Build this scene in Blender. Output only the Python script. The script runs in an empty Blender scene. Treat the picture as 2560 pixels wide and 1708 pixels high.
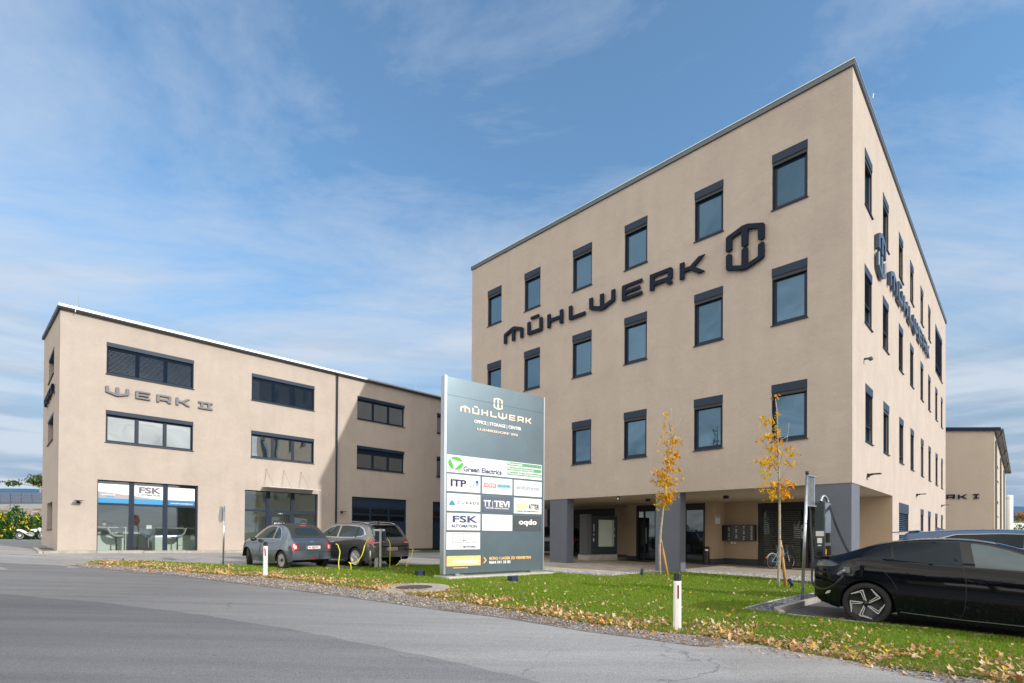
import bpy, bmesh, math, random
import numpy as np
from mathutils import Vector, Matrix, noise
from mathutils.geometry import tessellate_polygon
from mathutils.bvhtree import BVHTree
random.seed(7); np.random.seed(7)
R = math.radians
S = bpy.context.scene
COL = S.collection
# ---------------------------------------------------------------- camera
F, CX, CY = 1297.821, 1273.872, 1328.981          # focal length and optical centre, in pixels of a 2560 px wide frame
PIT, ROL, TH = R(0.451639), R(0.375505), R(44.676802)
_f = Vector((0, math.cos(PIT), math.sin(PIT))); _u = Vector((0, -math.sin(PIT), math.cos(PIT))); _r = Vector((1, 0, 0))
CR = math.cos(ROL)*_r + math.sin(ROL)*_u; CU = -math.sin(ROL)*_r + math.cos(ROL)*_u
cam = bpy.data.objects.new('camera', bpy.data.cameras.new('camera')); COL.objects.link(cam)
cam.matrix_world = Matrix(((CR.x, CU.x, -_f.x, 0), (CR.y, CU.y, -_f.y, 0), (CR.z, CU.z, -_f.z, 0), (0, 0, 0, 1)))
cam.data.sensor_width = 36; cam.data.lens = F/2560*36
cam.data.shift_x = (1280-CX)/2560; cam.data.shift_y = (CY-854)/2560
cam.data.clip_end = 6000; cam.data.clip_start = 0.05
S.camera = cam
D1 = Vector((math.sin(TH), math.cos(TH), 0)); D2 = Vector((-math.cos(TH), math.sin(TH), 0)); Z = Vector((0, 0, 1))
# ---------------------------------------------------------------- light
SUN = (D1*0.22 - D2 + Z*0.48).normalized()
ELEV = math.asin(SUN.z); AZ = math.atan2(SUN.x, SUN.y)
w = bpy.data.worlds.new('World'); S.world = w; w.use_nodes = True
nt = w.node_tree; nt.nodes.clear()
def N(t, ty, **k):
    n = t.nodes.new(ty)
    for a, v in k.items():
        if a[0] == '_': n.inputs[a[1:]].default_value = v
        else: setattr(n, a, v)
    return n
out = N(nt, 'ShaderNodeOutputWorld'); bg = N(nt, 'ShaderNodeBackground'); bg.inputs[1].default_value = 0.13
sky = N(nt, 'ShaderNodeTexSky', sky_type='NISHITA', sun_disc=False, sun_elevation=ELEV, sun_rotation=AZ, altitude=400, air_density=1.0, dust_density=0.4, ozone_density=2.2)
tc = N(nt, 'ShaderNodeTexCoord'); sp = N(nt, 'ShaderNodeSeparateXYZ'); nt.links.new(tc.outputs['Generated'], sp.inputs[0])
def M(op, a, b=None, t=None):
    t = t or nt
    n = N(t, 'ShaderNodeMath', operation=op)
    for i, v in enumerate((a, b)):
        if v is None: continue
        if isinstance(v, (int, float)): n.inputs[i].default_value = v
        else: t.links.new(v, n.inputs[i])
    return n.outputs[0]
zz = M('ADD', M('MAXIMUM', sp.outputs[2], 0.0), 0.12)
cx_ = M('DIVIDE', sp.outputs[0], zz); cy_ = M('DIVIDE', sp.outputs[1], zz)
cb = N(nt, 'ShaderNodeCombineXYZ'); nt.links.new(cx_, cb.inputs[0]); nt.links.new(cy_, cb.inputs[1])
mp = N(nt, 'ShaderNodeMapping'); mp.inputs['Rotation'].default_value = (0, 0, R(-32)); mp.inputs['Scale'].default_value = (0.75, 1.5, 1)
nt.links.new(cb.outputs[0], mp.inputs[0])
n1 = N(nt, 'ShaderNodeTexNoise', _Scale=1.15, _Detail=12.0, _Roughness=0.65, _Distortion=0.5); nt.links.new(mp.outputs[0], n1.inputs['Vector'])
n2 = N(nt, 'ShaderNodeTexNoise', _Scale=0.42, _Detail=4.0, _Roughness=0.5); nt.links.new(cb.outputs[0], n2.inputs['Vector'])
cl = M('ADD', M('MULTIPLY', n1.outputs[0], 0.60), M('MULTIPLY', n2.outputs[0], 0.40))
hz = M('POWER', M('SUBTRACT', 1.0, M('MINIMUM', M('MAXIMUM', sp.outputs[2], 0.0), 1.0)), 3.2)      # more cloud toward the horizon
lf = M('MULTIPLY', sp.outputs[0], -0.02)
back = M('MAXIMUM', M('ADD', M('MULTIPLY', sp.outputs[1], -0.85), M('MULTIPLY', sp.outputs[0], -0.25)), 0.0)   # bright cloud veil added behind the camera, unseen, to fill the shaded front
cl = M('ADD', M('ADD', M('ADD', cl, M('MULTIPLY', hz, 0.30)), lf), M('MULTIPLY', back, 0.55))
rp = N(nt, 'ShaderNodeValToRGB'); nt.links.new(cl, rp.inputs[0])
e = rp.color_ramp.elements; e[0].position = 0.445; e[0].color = (0, 0, 0, 1); e[1].position = 0.67; e[1].color = (1, 1, 1, 1)
# cloud colour: whiter high up, blue-grey streaks in the low bank
n3 = N(nt, 'ShaderNodeTexNoise', _Scale=1.0, _Detail=5.0, _Roughness=0.55)
mp3 = N(nt, 'ShaderNodeMapping'); mp3.inputs['Scale'].default_value = (3.0, 3.0, 26.0); nt.links.new(tc.outputs['Generated'], mp3.inputs[0]); nt.links.new(mp3.outputs[0], n3.inputs['Vector'])
low = N(nt, 'ShaderNodeMapRange', interpolation_type='SMOOTHSTEP'); low.inputs[1].default_value = 0.46; low.inputs[2].default_value = 0.03; nt.links.new(sp.outputs[2], low.inputs[0])
st = N(nt, 'ShaderNodeMapRange', interpolation_type='SMOOTHSTEP'); st.inputs[1].default_value = 0.42; st.inputs[2].default_value = 0.62; nt.links.new(n3.outputs[0], st.inputs[0])
stf = M('MULTIPLY', low.outputs[0], st.outputs[0])
cc = N(nt, 'ShaderNodeMixRGB'); cc.inputs[1].default_value = (3.75, 4.25, 4.9, 1); cc.inputs[2].default_value = (1.9, 2.65, 3.7, 1); nt.links.new(stf, cc.inputs[0])
bmx = N(nt, 'ShaderNodeMixRGB'); bmv = N(nt, 'ShaderNodeMapRange'); bmv.inputs[1].default_value = .34; bmv.inputs[2].default_value = .66; bmv.inputs[3].default_value = .55; bmv.inputs[4].default_value = 1.40; nt.links.new(n1.outputs[0], bmv.inputs[0]); bmc = N(nt, 'ShaderNodeMixRGB', blend_type='MULTIPLY'); bmc.inputs[0].default_value = 1; bmc.inputs[1].default_value = (12.6, 11.8, 10.7, 1); nt.links.new(bmv.outputs[0], bmc.inputs[2]); nt.links.new(bmc.outputs[0], bmx.inputs[2]); nt.links.new(M('MINIMUM', M('MULTIPLY', back, 2.2), 1.0), bmx.inputs[0]); nt.links.new(cc.outputs[0], bmx.inputs[1])
tint = N(nt, 'ShaderNodeMixRGB', blend_type='MULTIPLY'); tint.inputs[0].default_value = 1; tint.inputs[2].default_value = (1.02, 1.30, 1.33, 1); nt.links.new(sky.outputs[0], tint.inputs[1])
tl = N(nt, 'ShaderNodeMixRGB'); tl.inputs[1].default_value = (.92, 1.30, 1.38, 1); tl.inputs[2].default_value = (.46, .44, .40, 1); nt.links.new(low.outputs[0], tl.inputs[0]); nt.links.new(tl.outputs[0], tint.inputs[2])
mx = N(nt, 'ShaderNodeMixRGB'); nt.links.new(M('ADD', M('MULTIPLY', rp.outputs[0], 0.86), 0.07), mx.inputs[0]); nt.links.new(tint.outputs[0], mx.inputs[1]); nt.links.new(bmx.outputs[0], mx.inputs[2])
nt.links.new(mx.outputs[0], bg.inputs[0]); nt.links.new(bg.outputs[0], out.inputs[0])
sl = bpy.data.lights.new('sun', 'SUN'); sl.energy = 2.8; sl.angle = R(0.6); sl.color = (1.0, 0.95, 0.88)
so = bpy.data.objects.new('sun', sl); COL.objects.link(so); so.rotation_euler = SUN.to_track_quat('Z', 'Y').to_euler()
S.view_settings.view_transform = 'Standard'; S.view_settings.look = 'None'; S.view_settings.gamma = 1; S.view_settings.exposure = 0.38
S.render.engine = 'CYCLES'; S.render.resolution_x = 1024; S.render.resolution_y = 683
# ---------------------------------------------------------------- helpers
def h(x, y):
    """ground height under (x, y); the camera stands at the origin, eye 1.68 m above the road"""
    x = np.asarray(x, float); y = np.asarray(y, float)
    g = -1.682-.0153*x+.0210*y
    d = np.hypot(x-8.6, y-8.6); s = np.clip((6-d)/3, 0, 1); g = g+.12*s*s*(3-2*s)
    px, py = x+18.2075, y-20.909
    u = px*D1.x+py*D1.y; b = -(px*D2.x+py*D2.y)
    wgt = np.clip(1-b/6, 0, 1)*np.clip((24-u)/4, 0, 1)
    g = g+(.17-.02*np.clip(u, -3, 17))*wgt*wgt*(3-2*wgt)*np.clip((u+14)/8, 0, 1)
    return np.where(g > -.62, -.62+(.0*(g+.62)), g)
def H(x, y): return float(h(x, y))
def ray(px, py): return CR*((px-CX)/F) - CU*((py-CY)/F) + _f
def G(px, py, dz=0.0):
    d = ray(px, py); t = 10.0
    for _ in range(40): t = .5*t+.5*(H(d.x*t, d.y*t)+dz)/d.z
    return d*t
def at(px, py, Y): d = ray(px, py); return d*(Y/d.y)
ORG = {}
def tag(o, label=None, cat=None, group=None, kind=None):
    if label: o['label'] = label
    if cat: o['category'] = cat
    if group: o['group'] = group
    if kind: o['kind'] = kind
    return o
def empty(name, loc, rz=0, label=None, cat=None, group=None, local=False):
    o = bpy.data.objects.new(name, None); COL.objects.link(o); o.empty_display_size = .2
    o.location = loc; o.rotation_euler = (0, 0, rz); tag(o, label, cat, group)
    ORG[o.name] = Vector((0, 0, 0)) if local else Vector(loc)
    return o
class MB:
    def __init__(s): s.v = []; s.f = []; s.mi = []; s.cur = 0
    def face(s, pts):
        i = len(s.v); s.v += [tuple(p) for p in pts]; s.f.append(tuple(range(i, i+len(pts)))); s.mi.append(s.cur)
    def raw(s, vs, fs):
        i = len(s.v); s.v += [tuple(p) for p in vs]
        for f in fs: s.f.append(tuple(i+k for k in f)); s.mi.append(s.cur)
    def hexa(s, p): s.raw(p, [(0, 3, 2, 1), (4, 5, 6, 7), (0, 1, 5, 4), (1, 2, 6, 5), (2, 3, 7, 6), (3, 0, 4, 7)])
    def box(s, c, sz, rot=None):
        c = Vector(c); a, b, d = [x/2 for x in sz]
        p = [Vector(q) for q in ((-a, -b, -d), (a, -b, -d), (a, b, -d), (-a, b, -d), (-a, -b, d), (a, -b, d), (a, b, d), (-a, b, d))]
        if rot is not None: p = [rot @ q for q in p]
        s.hexa([q+c for q in p])
    def tube(s, pts, r, n=8, cap=True):
        pts = [Vector(p) for p in pts]; rs = r if isinstance(r, (list, tuple)) else [r]*len(pts)
        i0 = len(s.v); up = None
        for k, p in enumerate(pts):
            t = (pts[min(k+1, len(pts)-1)]-pts[max(k-1, 0)])
            if t.length < 1e-9: t = Vector((0, 0, 1))
            t.normalize()
            if up is None: up = Vector((0, 0, 1)) if abs(t.z) < .9 else Vector((1, 0, 0))
            a = t.cross(up); a.normalize(); b = a.cross(t); up = b
            for j in range(n):
                g = 2*math.pi*j/n; s.v.append(tuple(p+(a*math.cos(g)+b*math.sin(g))*rs[k]))
        for k in range(len(pts)-1):
            for j in range(n):
                s.f.append((i0+k*n+j, i0+k*n+(j+1) % n, i0+(k+1)*n+(j+1) % n, i0+(k+1)*n+j)); s.mi.append(s.cur)
        if cap:
            s.f.append(tuple(i0+j for j in range(n))[::-1]); s.mi.append(s.cur)
            e0 = i0+(len(pts)-1)*n; s.f.append(tuple(e0+j for j in range(n))); s.mi.append(s.cur)
    def lathe(s, prof, c, ax, n=32):
        """prof: (radius, height along ax)"""
        ax = Vector(ax).normalized(); a = ax.orthogonal().normalized(); b = ax.cross(a); c = Vector(c); i0 = len(s.v)
        for r, t in prof:
            for j in range(n):
                g = 2*math.pi*j/n; s.v.append(tuple(c+ax*t+(a*math.cos(g)+b*math.sin(g))*r))
        for k in range(len(prof)-1):
            for j in range(n):
                s.f.append((i0+k*n+j, i0+k*n+(j+1) % n, i0+(k+1)*n+(j+1) % n, i0+(k+1)*n+j)); s.mi.append(s.cur)
    def build(s, name, mats, parent=None, smooth=False):
        me = bpy.data.meshes.new(name)
        o = bpy.data.objects.new(name, me); COL.objects.link(o)
        off = Vector((0, 0, 0))
        if parent is not None: o.parent = parent; off = ORG[parent.name]
        ORG[o.name] = off.copy()
        vs = [(v[0]-off.x, v[1]-off.y, v[2]-off.z) for v in s.v]
        me.from_pydata(vs, [], s.f)
        if not isinstance(mats, (list, tuple)): mats = [mats]
        for m in mats: me.materials.append(m)
        if len(mats) > 1: me.polygons.foreach_set('material_index', s.mi)
        if smooth: me.polygons.foreach_set('use_smooth', [True]*len(me.polygons))
        me.update()
        return o
def prism(mb, loops, fn, d0, d1):
    """extrude 2D loops (outer first, then holes) from depth d0 to d1; fn(a, b, d) gives the 3D point"""
    flat = [p for l in loops for p in l]
    tris = tessellate_polygon([[Vector((p[0], p[1], 0)) for p in l] for l in loops])
    vs = [fn(p[0], p[1], d1) for p in flat]+[fn(p[0], p[1], d0) for p in flat]; n = len(flat)
    fs = []
    for t in tris: fs.append(tuple(t)); fs.append(tuple(n+k for k in t[::-1]))
    i = 0
    for l in loops:
        m = len(l)
        for k in range(m): a, b = i+k, i+(k+1) % m; fs.append((a, n+a, n+b, b))
        i += m
    mb.raw(vs, fs)
def fixn(o):
    bm = bmesh.new(); bm.from_mesh(o.data); bmesh.ops.recalc_face_normals(bm, faces=bm.faces); bm.to_mesh(o.data); bm.free(); return o
def bevel(o, wd=.01, seg=2, ang=35):
    m = o.modifiers.new('bevel', 'BEVEL'); m.width = wd; m.segments = seg; m.limit_method = 'ANGLE'; m.angle_limit = R(ang); return o
# ---------------------------------------------------------------- materials
def mat(name, col, rough=.6, metal=0, bump=0, bscale=60, var=0, vscale=2, coat=0, spec=.5, var_col=None, det=6):
    m = bpy.data.materials.new(name); m.use_nodes = True; t = m.node_tree; b = t.nodes['Principled BSDF']
    b.inputs['Base Color'].default_value = (*col, 1); b.inputs['Roughness'].default_value = rough; b.inputs['Metallic'].default_value = metal
    b.inputs['Specular IOR Level'].default_value = spec; b.inputs['Coat Weight'].default_value = coat; b.inputs['Coat Roughness'].default_value = .03
    geo = N(t, 'ShaderNodeNewGeometry')
    if var:
        n = N(t, 'ShaderNodeTexNoise', _Scale=vscale, _Detail=float(det), _Roughness=.6); t.links.new(geo.outputs['Position'], n.inputs['Vector'])
        r = N(t, 'ShaderNodeMapRange'); r.inputs[1].default_value = .3; r.inputs[2].default_value = .7; t.links.new(n.outputs[0], r.inputs[0])
        x = N(t, 'ShaderNodeMixRGB'); t.links.new(r.outputs[0], x.inputs[0])
        c2 = var_col or tuple(c*(1-var) for c in col)
        x.inputs[1].default_value = (*c2, 1); x.inputs[2].default_value = (*[c*(1+var*.5) for c in col], 1)
        t.links.new(x.outputs[0], b.inputs['Base Color'])
    if bump:
        n = N(t, 'ShaderNodeTexNoise', _Scale=bscale, _Detail=4.0); t.links.new(geo.outputs['Position'], n.inputs['Vector'])
        bp = N(t, 'ShaderNodeBump', _Strength=bump, _Distance=.01); t.links.new(n.outputs[0], bp.inputs['Height']); t.links.new(bp.outputs[0], b.inputs['Normal'])
    return m
WALL = (.456, .392, .343)
def stucco(name, col, amt=.06):
    m = mat(name, col, .92, 0, .0, spec=.2); t = m.node_tree; b = t.nodes['Principled BSDF']; geo = N(t, 'ShaderNodeNewGeometry')
    a = N(t, 'ShaderNodeTexNoise', _Scale=.9, _Detail=7.0, _Roughness=.7, _Distortion=.6); t.links.new(geo.outputs['Position'], a.inputs['Vector'])
    mp_ = N(t, 'ShaderNodeMapping'); mp_.inputs['Scale'].default_value = (1.6, 1.6, .22); t.links.new(geo.outputs['Position'], mp_.inputs[0])
    c = N(t, 'ShaderNodeTexNoise', _Scale=1.2, _Detail=5.0, _Roughness=.6); t.links.new(mp_.outputs[0], c.inputs['Vector'])
    f = N(t, 'ShaderNodeTexNoise', _Scale=34.0, _Detail=3.0); t.links.new(geo.outputs['Position'], f.inputs['Vector'])
    s = M('ADD', M('ADD', M('MULTIPLY', a.outputs[0], .5, t), M('MULTIPLY', c.outputs[0], .3, t), t), M('MULTIPLY', f.outputs[0], .34, t), t)
    r = N(t, 'ShaderNodeMapRange'); r.inputs[1].default_value = .44; r.inputs[2].default_value = .70; r.inputs[3].default_value = 1-amt; r.inputs[4].default_value = 1+amt
    t.links.new(s, r.inputs[0])
    x = N(t, 'ShaderNodeMixRGB', blend_type='MULTIPLY'); x.inputs[0].default_value = 1; x.inputs[1].default_value = (*col, 1); t.links.new(r.outputs[0], x.inputs[2]); t.links.new(x.outputs[0], b.inputs['Base Color'])
    g = N(t, 'ShaderNodeTexNoise', _Scale=150.0, _Detail=2.0); t.links.new(geo.outputs['Position'], g.inputs['Vector'])
    g2 = N(t, 'ShaderNodeTexNoise', _Scale=5.0, _Detail=4.0); t.links.new(geo.outputs['Position'], g2.inputs['Vector'])
    hh = M('ADD', M('MULTIPLY', g.outputs[0], .3, t), M('MULTIPLY', g2.outputs[0], 2.0, t), t)
    bp = N(t, 'ShaderNodeBump', _Strength=.45, _Distance=.016); t.links.new(hh, bp.inputs['Height']); t.links.new(bp.outputs[0], b.inputs['Normal'])
    return m
m_wall = stucco('beige_render', WALL, .085); m_wall3 = stucco('beige_render_pale', (.52, .44, .36), .04)  # the second is a paler render for every face of the farther hall
m_pillar = stucco('slate_render', (.135, .150, .185), .06)
m_frame = mat('anthracite_frame', (.016, .027, .050), .42, 0, spec=.2)
m_box = mat('anthracite_sheet', (.021, .039, .070), .45, 0, spec=.18, var=.12, vscale=.7)
m_letter = mat('dark_letter', (.008, .015, .033), .5, spec=.12)
m_letter2 = mat('grey_letter', (.095, .095, .11), .45, .1)
m_dark = mat('near_black', (.012, .014, .018), .5)
m_plinth = mat('plinth', (.045, .055, .068), .8, bump=.2)
m_gutter = mat('gutter_grey', (.10, .115, .13), .4, .6)
m_alu = mat('bright_aluminium', (.66, .67, .68), .45, .6)
m_zinc = mat('zinc_post', (.50, .52, .53), .30, .9, var=.25, vscale=9)
m_white = mat('white_paint', (.78, .78, .76), .5)
m_plastic = mat('post_white', (.80, .80, .78), .35, var=.06, vscale=12)
m_black = mat('black_rubber', (.012, .012, .013), .75)
m_blackp = mat('black_plastic', (.016, .018, .021), .4)
m_red = mat('red_reflector', (.75, .045, .025), .35)
m_yel = mat('yellow_cable', (.78, .72, .02), .45)
m_room = mat('room_white', (.62, .66, .62), .8)
m_floor = mat('room_floor', (.58, .60, .58), .5)
m_conc = mat('concrete', (.50, .485, .45), .85, bump=.4, bscale=90, var=.22, vscale=3)
m_kerb = mat('kerb_concrete', (.40, .37, .33), .85, bump=.4, bscale=90, var=.25, vscale=2.5)
def glass(name, refl=.30, base=(.02, .035, .045), tr=0.0, wav=.35, gcol=(.72, .88, 1.0)):
    m = bpy.data.materials.new(name); m.use_nodes = True; t = m.node_tree; t.nodes.clear()
    o = N(t, 'ShaderNodeOutputMaterial'); g = N(t, 'ShaderNodeBsdfGlossy', _Roughness=.015); g.inputs['Color'].default_value = (*gcol, 1)
    d = N(t, 'ShaderNodeBsdfDiffuse'); d.inputs['Color'].default_value = (*base, 1)
    fr = N(t, 'ShaderNodeFresnel', _IOR=1.5); fac = M('ADD', M('MULTIPLY', fr.outputs[0], .9, t), refl, t); fac = M('MINIMUM', fac, .95, t)
    x = N(t, 'ShaderNodeMixShader'); t.links.new(fac, x.inputs[0]); t.links.new(g.outputs[0], x.inputs[2])
    if tr:
        tp = N(t, 'ShaderNodeBsdfTransparent'); tp.inputs['Color'].default_value = (tr*.94, tr, tr*.97, 1); t.links.new(tp.outputs[0], x.inputs[1])
    else: t.links.new(d.outputs[0], x.inputs[1])
    geo = N(t, 'ShaderNodeNewGeometry'); n = N(t, 'ShaderNodeTexNoise', _Scale=.55, _Detail=1.0); t.links.new(geo.outputs['Position'], n.inputs['Vector'])
    bp = N(t, 'ShaderNodeBump', _Strength=wav, _Distance=.03); t.links.new(n.outputs[0], bp.inputs['Height']); t.links.new(bp.outputs[0], g.inputs['Normal'])
    t.links.new(x.outputs[0], o.inputs[0]); return m
m_glass = glass('window_glass', .085, (.012, .045, .075), gcol=(.42, .67, .98), wav=.8); m_glass2 = glass('office_glass', .42, (.03, .04, .04), wav=.5, gcol=(.9, .97, 1.0)); m_shop = glass('shop_glass', .11, tr=.86); m_carglass = glass('car_glass', .0, (.006, .008, .010), wav=.1, gcol=(.55, .68, .80))
m_door = glass('door_glass', .03, (.008, .010, .012))
# ---------------------------------------------------------------- facades
class Fac:
    """a wall plane: origin O, reading direction r (left to right seen from outside), outward normal n"""
    def __init__(s, O, r, n): s.O = Vector(O); s.r = Vector(r); s.n = Vector(n)
    def P(s, a, z, o=0.0): return s.O+s.r*a+s.n*o+Z*z
    def box(s, mb, a0, a1, z0, z1, o0, o1):
        mb.hexa([s.P(a0, z0, o1), s.P(a1, z0, o1), s.P(a1, z0, o0), s.P(a0, z0, o0), s.P(a0, z1, o1), s.P(a1, z1, o1), s.P(a1, z1, o0), s.P(a0, z1, o0)])
    def quad(s, mb, a0, a1, z0, z1, o): mb.face([s.P(a0, z0, o), s.P(a1, z0, o), s.P(a1, z1, o), s.P(a0, z1, o)])
def wall(mb, f, a0, a1, z0, z1, ops, dep):
    A = sorted({a0, a1, *[v for o in ops for v in o[:2]]}); B = sorted({z0, z1, *[v for o in ops for v in o[2:4]]})
    A = [v for v in A if a0-1e-6 <= v <= a1+1e-6]; B = [v for v in B if z0-1e-6 <= v <= z1+1e-6]
    for i in range(len(A)-1):
        for j in range(len(B)-1):
            ca, cz = (A[i]+A[i+1])/2, (B[j]+B[j+1])/2
            if any(o[0] < ca < o[1] and o[2] < cz < o[3] for o in ops): continue
            f.quad(mb, A[i], A[i+1], B[j], B[j+1], 0)
    for a, b, c, d in [o[:4] for o in ops]:
        mb.face([f.P(a, c, 0), f.P(a, d, 0), f.P(a, d, -dep), f.P(a, c, -dep)])
        mb.face([f.P(b, c, 0), f.P(b, c, -dep), f.P(b, d, -dep), f.P(b, d, 0)])
        mb.face([f.P(a, d, 0), f.P(b, d, 0), f.P(b, d, -dep), f.P(a, d, -dep)])
        mb.face([f.P(a, c, 0), f.P(a, c, -dep), f.P(b, c, -dep), f.P(b, c, 0)])
def slats(f, a0, a1, z0, z1, o, pitch, parent, m, name='blind'):
    mb = MB(); k = z1-pitch
    while k > z0:
        for q in (0,):
            mb.hexa([f.P(a0, k, o+.012), f.P(a1, k, o+.012), f.P(a1, k+pitch*.62, o-.030), f.P(a0, k+pitch*.62, o-.030), f.P(a0, k+.006, o+.014), f.P(a1, k+.006, o+.014), f.P(a1, k+pitch*.62+.006, o-.026), f.P(a0, k+pitch*.62+.006, o-.026)])
        k -= pitch
    f.box(mb, a0, a1, z0, z0+.03, o-.02, o+.015)
    return mb.build(name, m, parent)
def window(b, f, a0, a1, z0, z1, dep=.11, bh=.27, n=1, blind=0, pane_m=None, fw=.065, guide=True, bm_=None, sash=.05, bpitch=.075):
    """frame ring + pane(s) + shutter box + sill; blind = share of the opening covered by slats"""
    mb = MB(); zt = z1-bh
    f.box(mb, a0, a0+fw, z0, zt, -dep-.05, -dep+.02); f.box(mb, a1-fw, a1, z0, zt, -dep-.05, -dep+.02)
    f.box(mb, a0+fw, a1-fw, zt-fw*1.1, zt, -dep-.05, -dep+.018); f.box(mb, a0+fw, a1-fw, z0, z0+fw*1.25, -dep-.05, -dep+.018)
    W = (a1-a0-2*fw)
    for k in range(1, n): c = a0+fw+W*k/n; f.box(mb, c-.045, c+.045, z0+fw*1.25, zt-fw*1.1, -dep-.05, -dep+.015)
    for k in range(n):      # sash rings
        l, r_ = a0+fw+W*k/n+(.045 if k else 0), a0+fw+W*(k+1)/n-(.045 if k < n-1 else 0); q0, q1 = z0+fw*1.25, zt-fw*1.1
        for bx in ((l, l+sash, q0, q1), (r_-sash, r_, q0, q1), (l+sash, r_-sash, q0, q0+sash), (l+sash, r_-sash, q1-sash, q1)): f.box(mb, *bx, -dep-.04, -dep+.004)
    if guide: f.box(mb, a0+.012, a0+.03, z0+.02, zt, -.045, -.020); f.box(mb, a1-.03, a1-.012, z0+.02, zt, -.045, -.020)
    o = mb.build('window', m_frame, b)
    p = MB(); f.quad(p, a0+fw, a1-fw, z0+fw, zt-fw, -dep-.02); p.build('pane', pane_m or m_glass, o)
    if bh: q = MB(); f.box(q, a0-.004, a1+.004, zt, z1, -dep, .012); q.build('shutter_box', bm_ or m_box, o)
    s = MB(); s.hexa([f.P(a0-.03, z0-.035, .05), f.P(a1+.03, z0-.035, .05), f.P(a1+.03, z0-.012, -dep), f.P(a0-.03, z0-.012, -dep), f.P(a0-.03, z0-.010, .05), f.P(a1+.03, z0-.010, .05), f.P(a1+.03, z0+.012, -dep), f.P(a0-.03, z0+.012, -dep)])
    s.build('sill', m_box, o)
    if bh > .2 and blind < .3: q = MB(); f.box(q, a0+.03, a1-.03, zt-.11, zt-.004, -dep+.022, -.012); q.build('shadow_gap_stack', m_dark, o)  # near-black blind pack, painting in the shadow gap under the shutter box
    if blind: slats(f, a0+.03, a1-.03, zt-(zt-z0)*blind+.02, zt, -.05, bpitch, o, m_box)
    return o
def text(s, f, a, z, size, m, parent, name='lettering', align='CENTER', xs=1.0, off=.006, th=.002, width=None, shear=0, bold=.018):
    c = bpy.data.curves.new(name, 'FONT'); c.body = s; c.size = size; c.align_x = align; c.extrude = th; c.shear = shear; c.resolution_u = 3; c.offset = size*bold
    o = bpy.data.objects.new(name, c); COL.objects.link(o); bpy.context.view_layer.update()
    me = bpy.data.meshes.new_from_object(o.evaluated_get(bpy.context.evaluated_depsgraph_get())); bpy.data.objects.remove(o)
    co = np.empty(len(me.vertices)*3); me.vertices.foreach_get('co', co); co = co.reshape(-1, 3)
    if width:
        w0 = co[:, 0].max()-co[:, 0].min(); xs = width/w0
    off_ = ORG[parent.name] if parent else Vector((0, 0, 0))
    P = np.array(f.P(a, z, off)-off_)+np.outer(co[:, 0]*xs, f.r)+np.outer(co[:, 1], Z)+np.outer(co[:, 2]+th, f.n)
    me.vertices.foreach_set('co', P.ravel()); me.materials.clear(); me.materials.append(m); me.update()
    t = bpy.data.objects.new(name, me); COL.objects.link(t); t.parent = parent; ORG[t.name] = off_.copy(); return t
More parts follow.
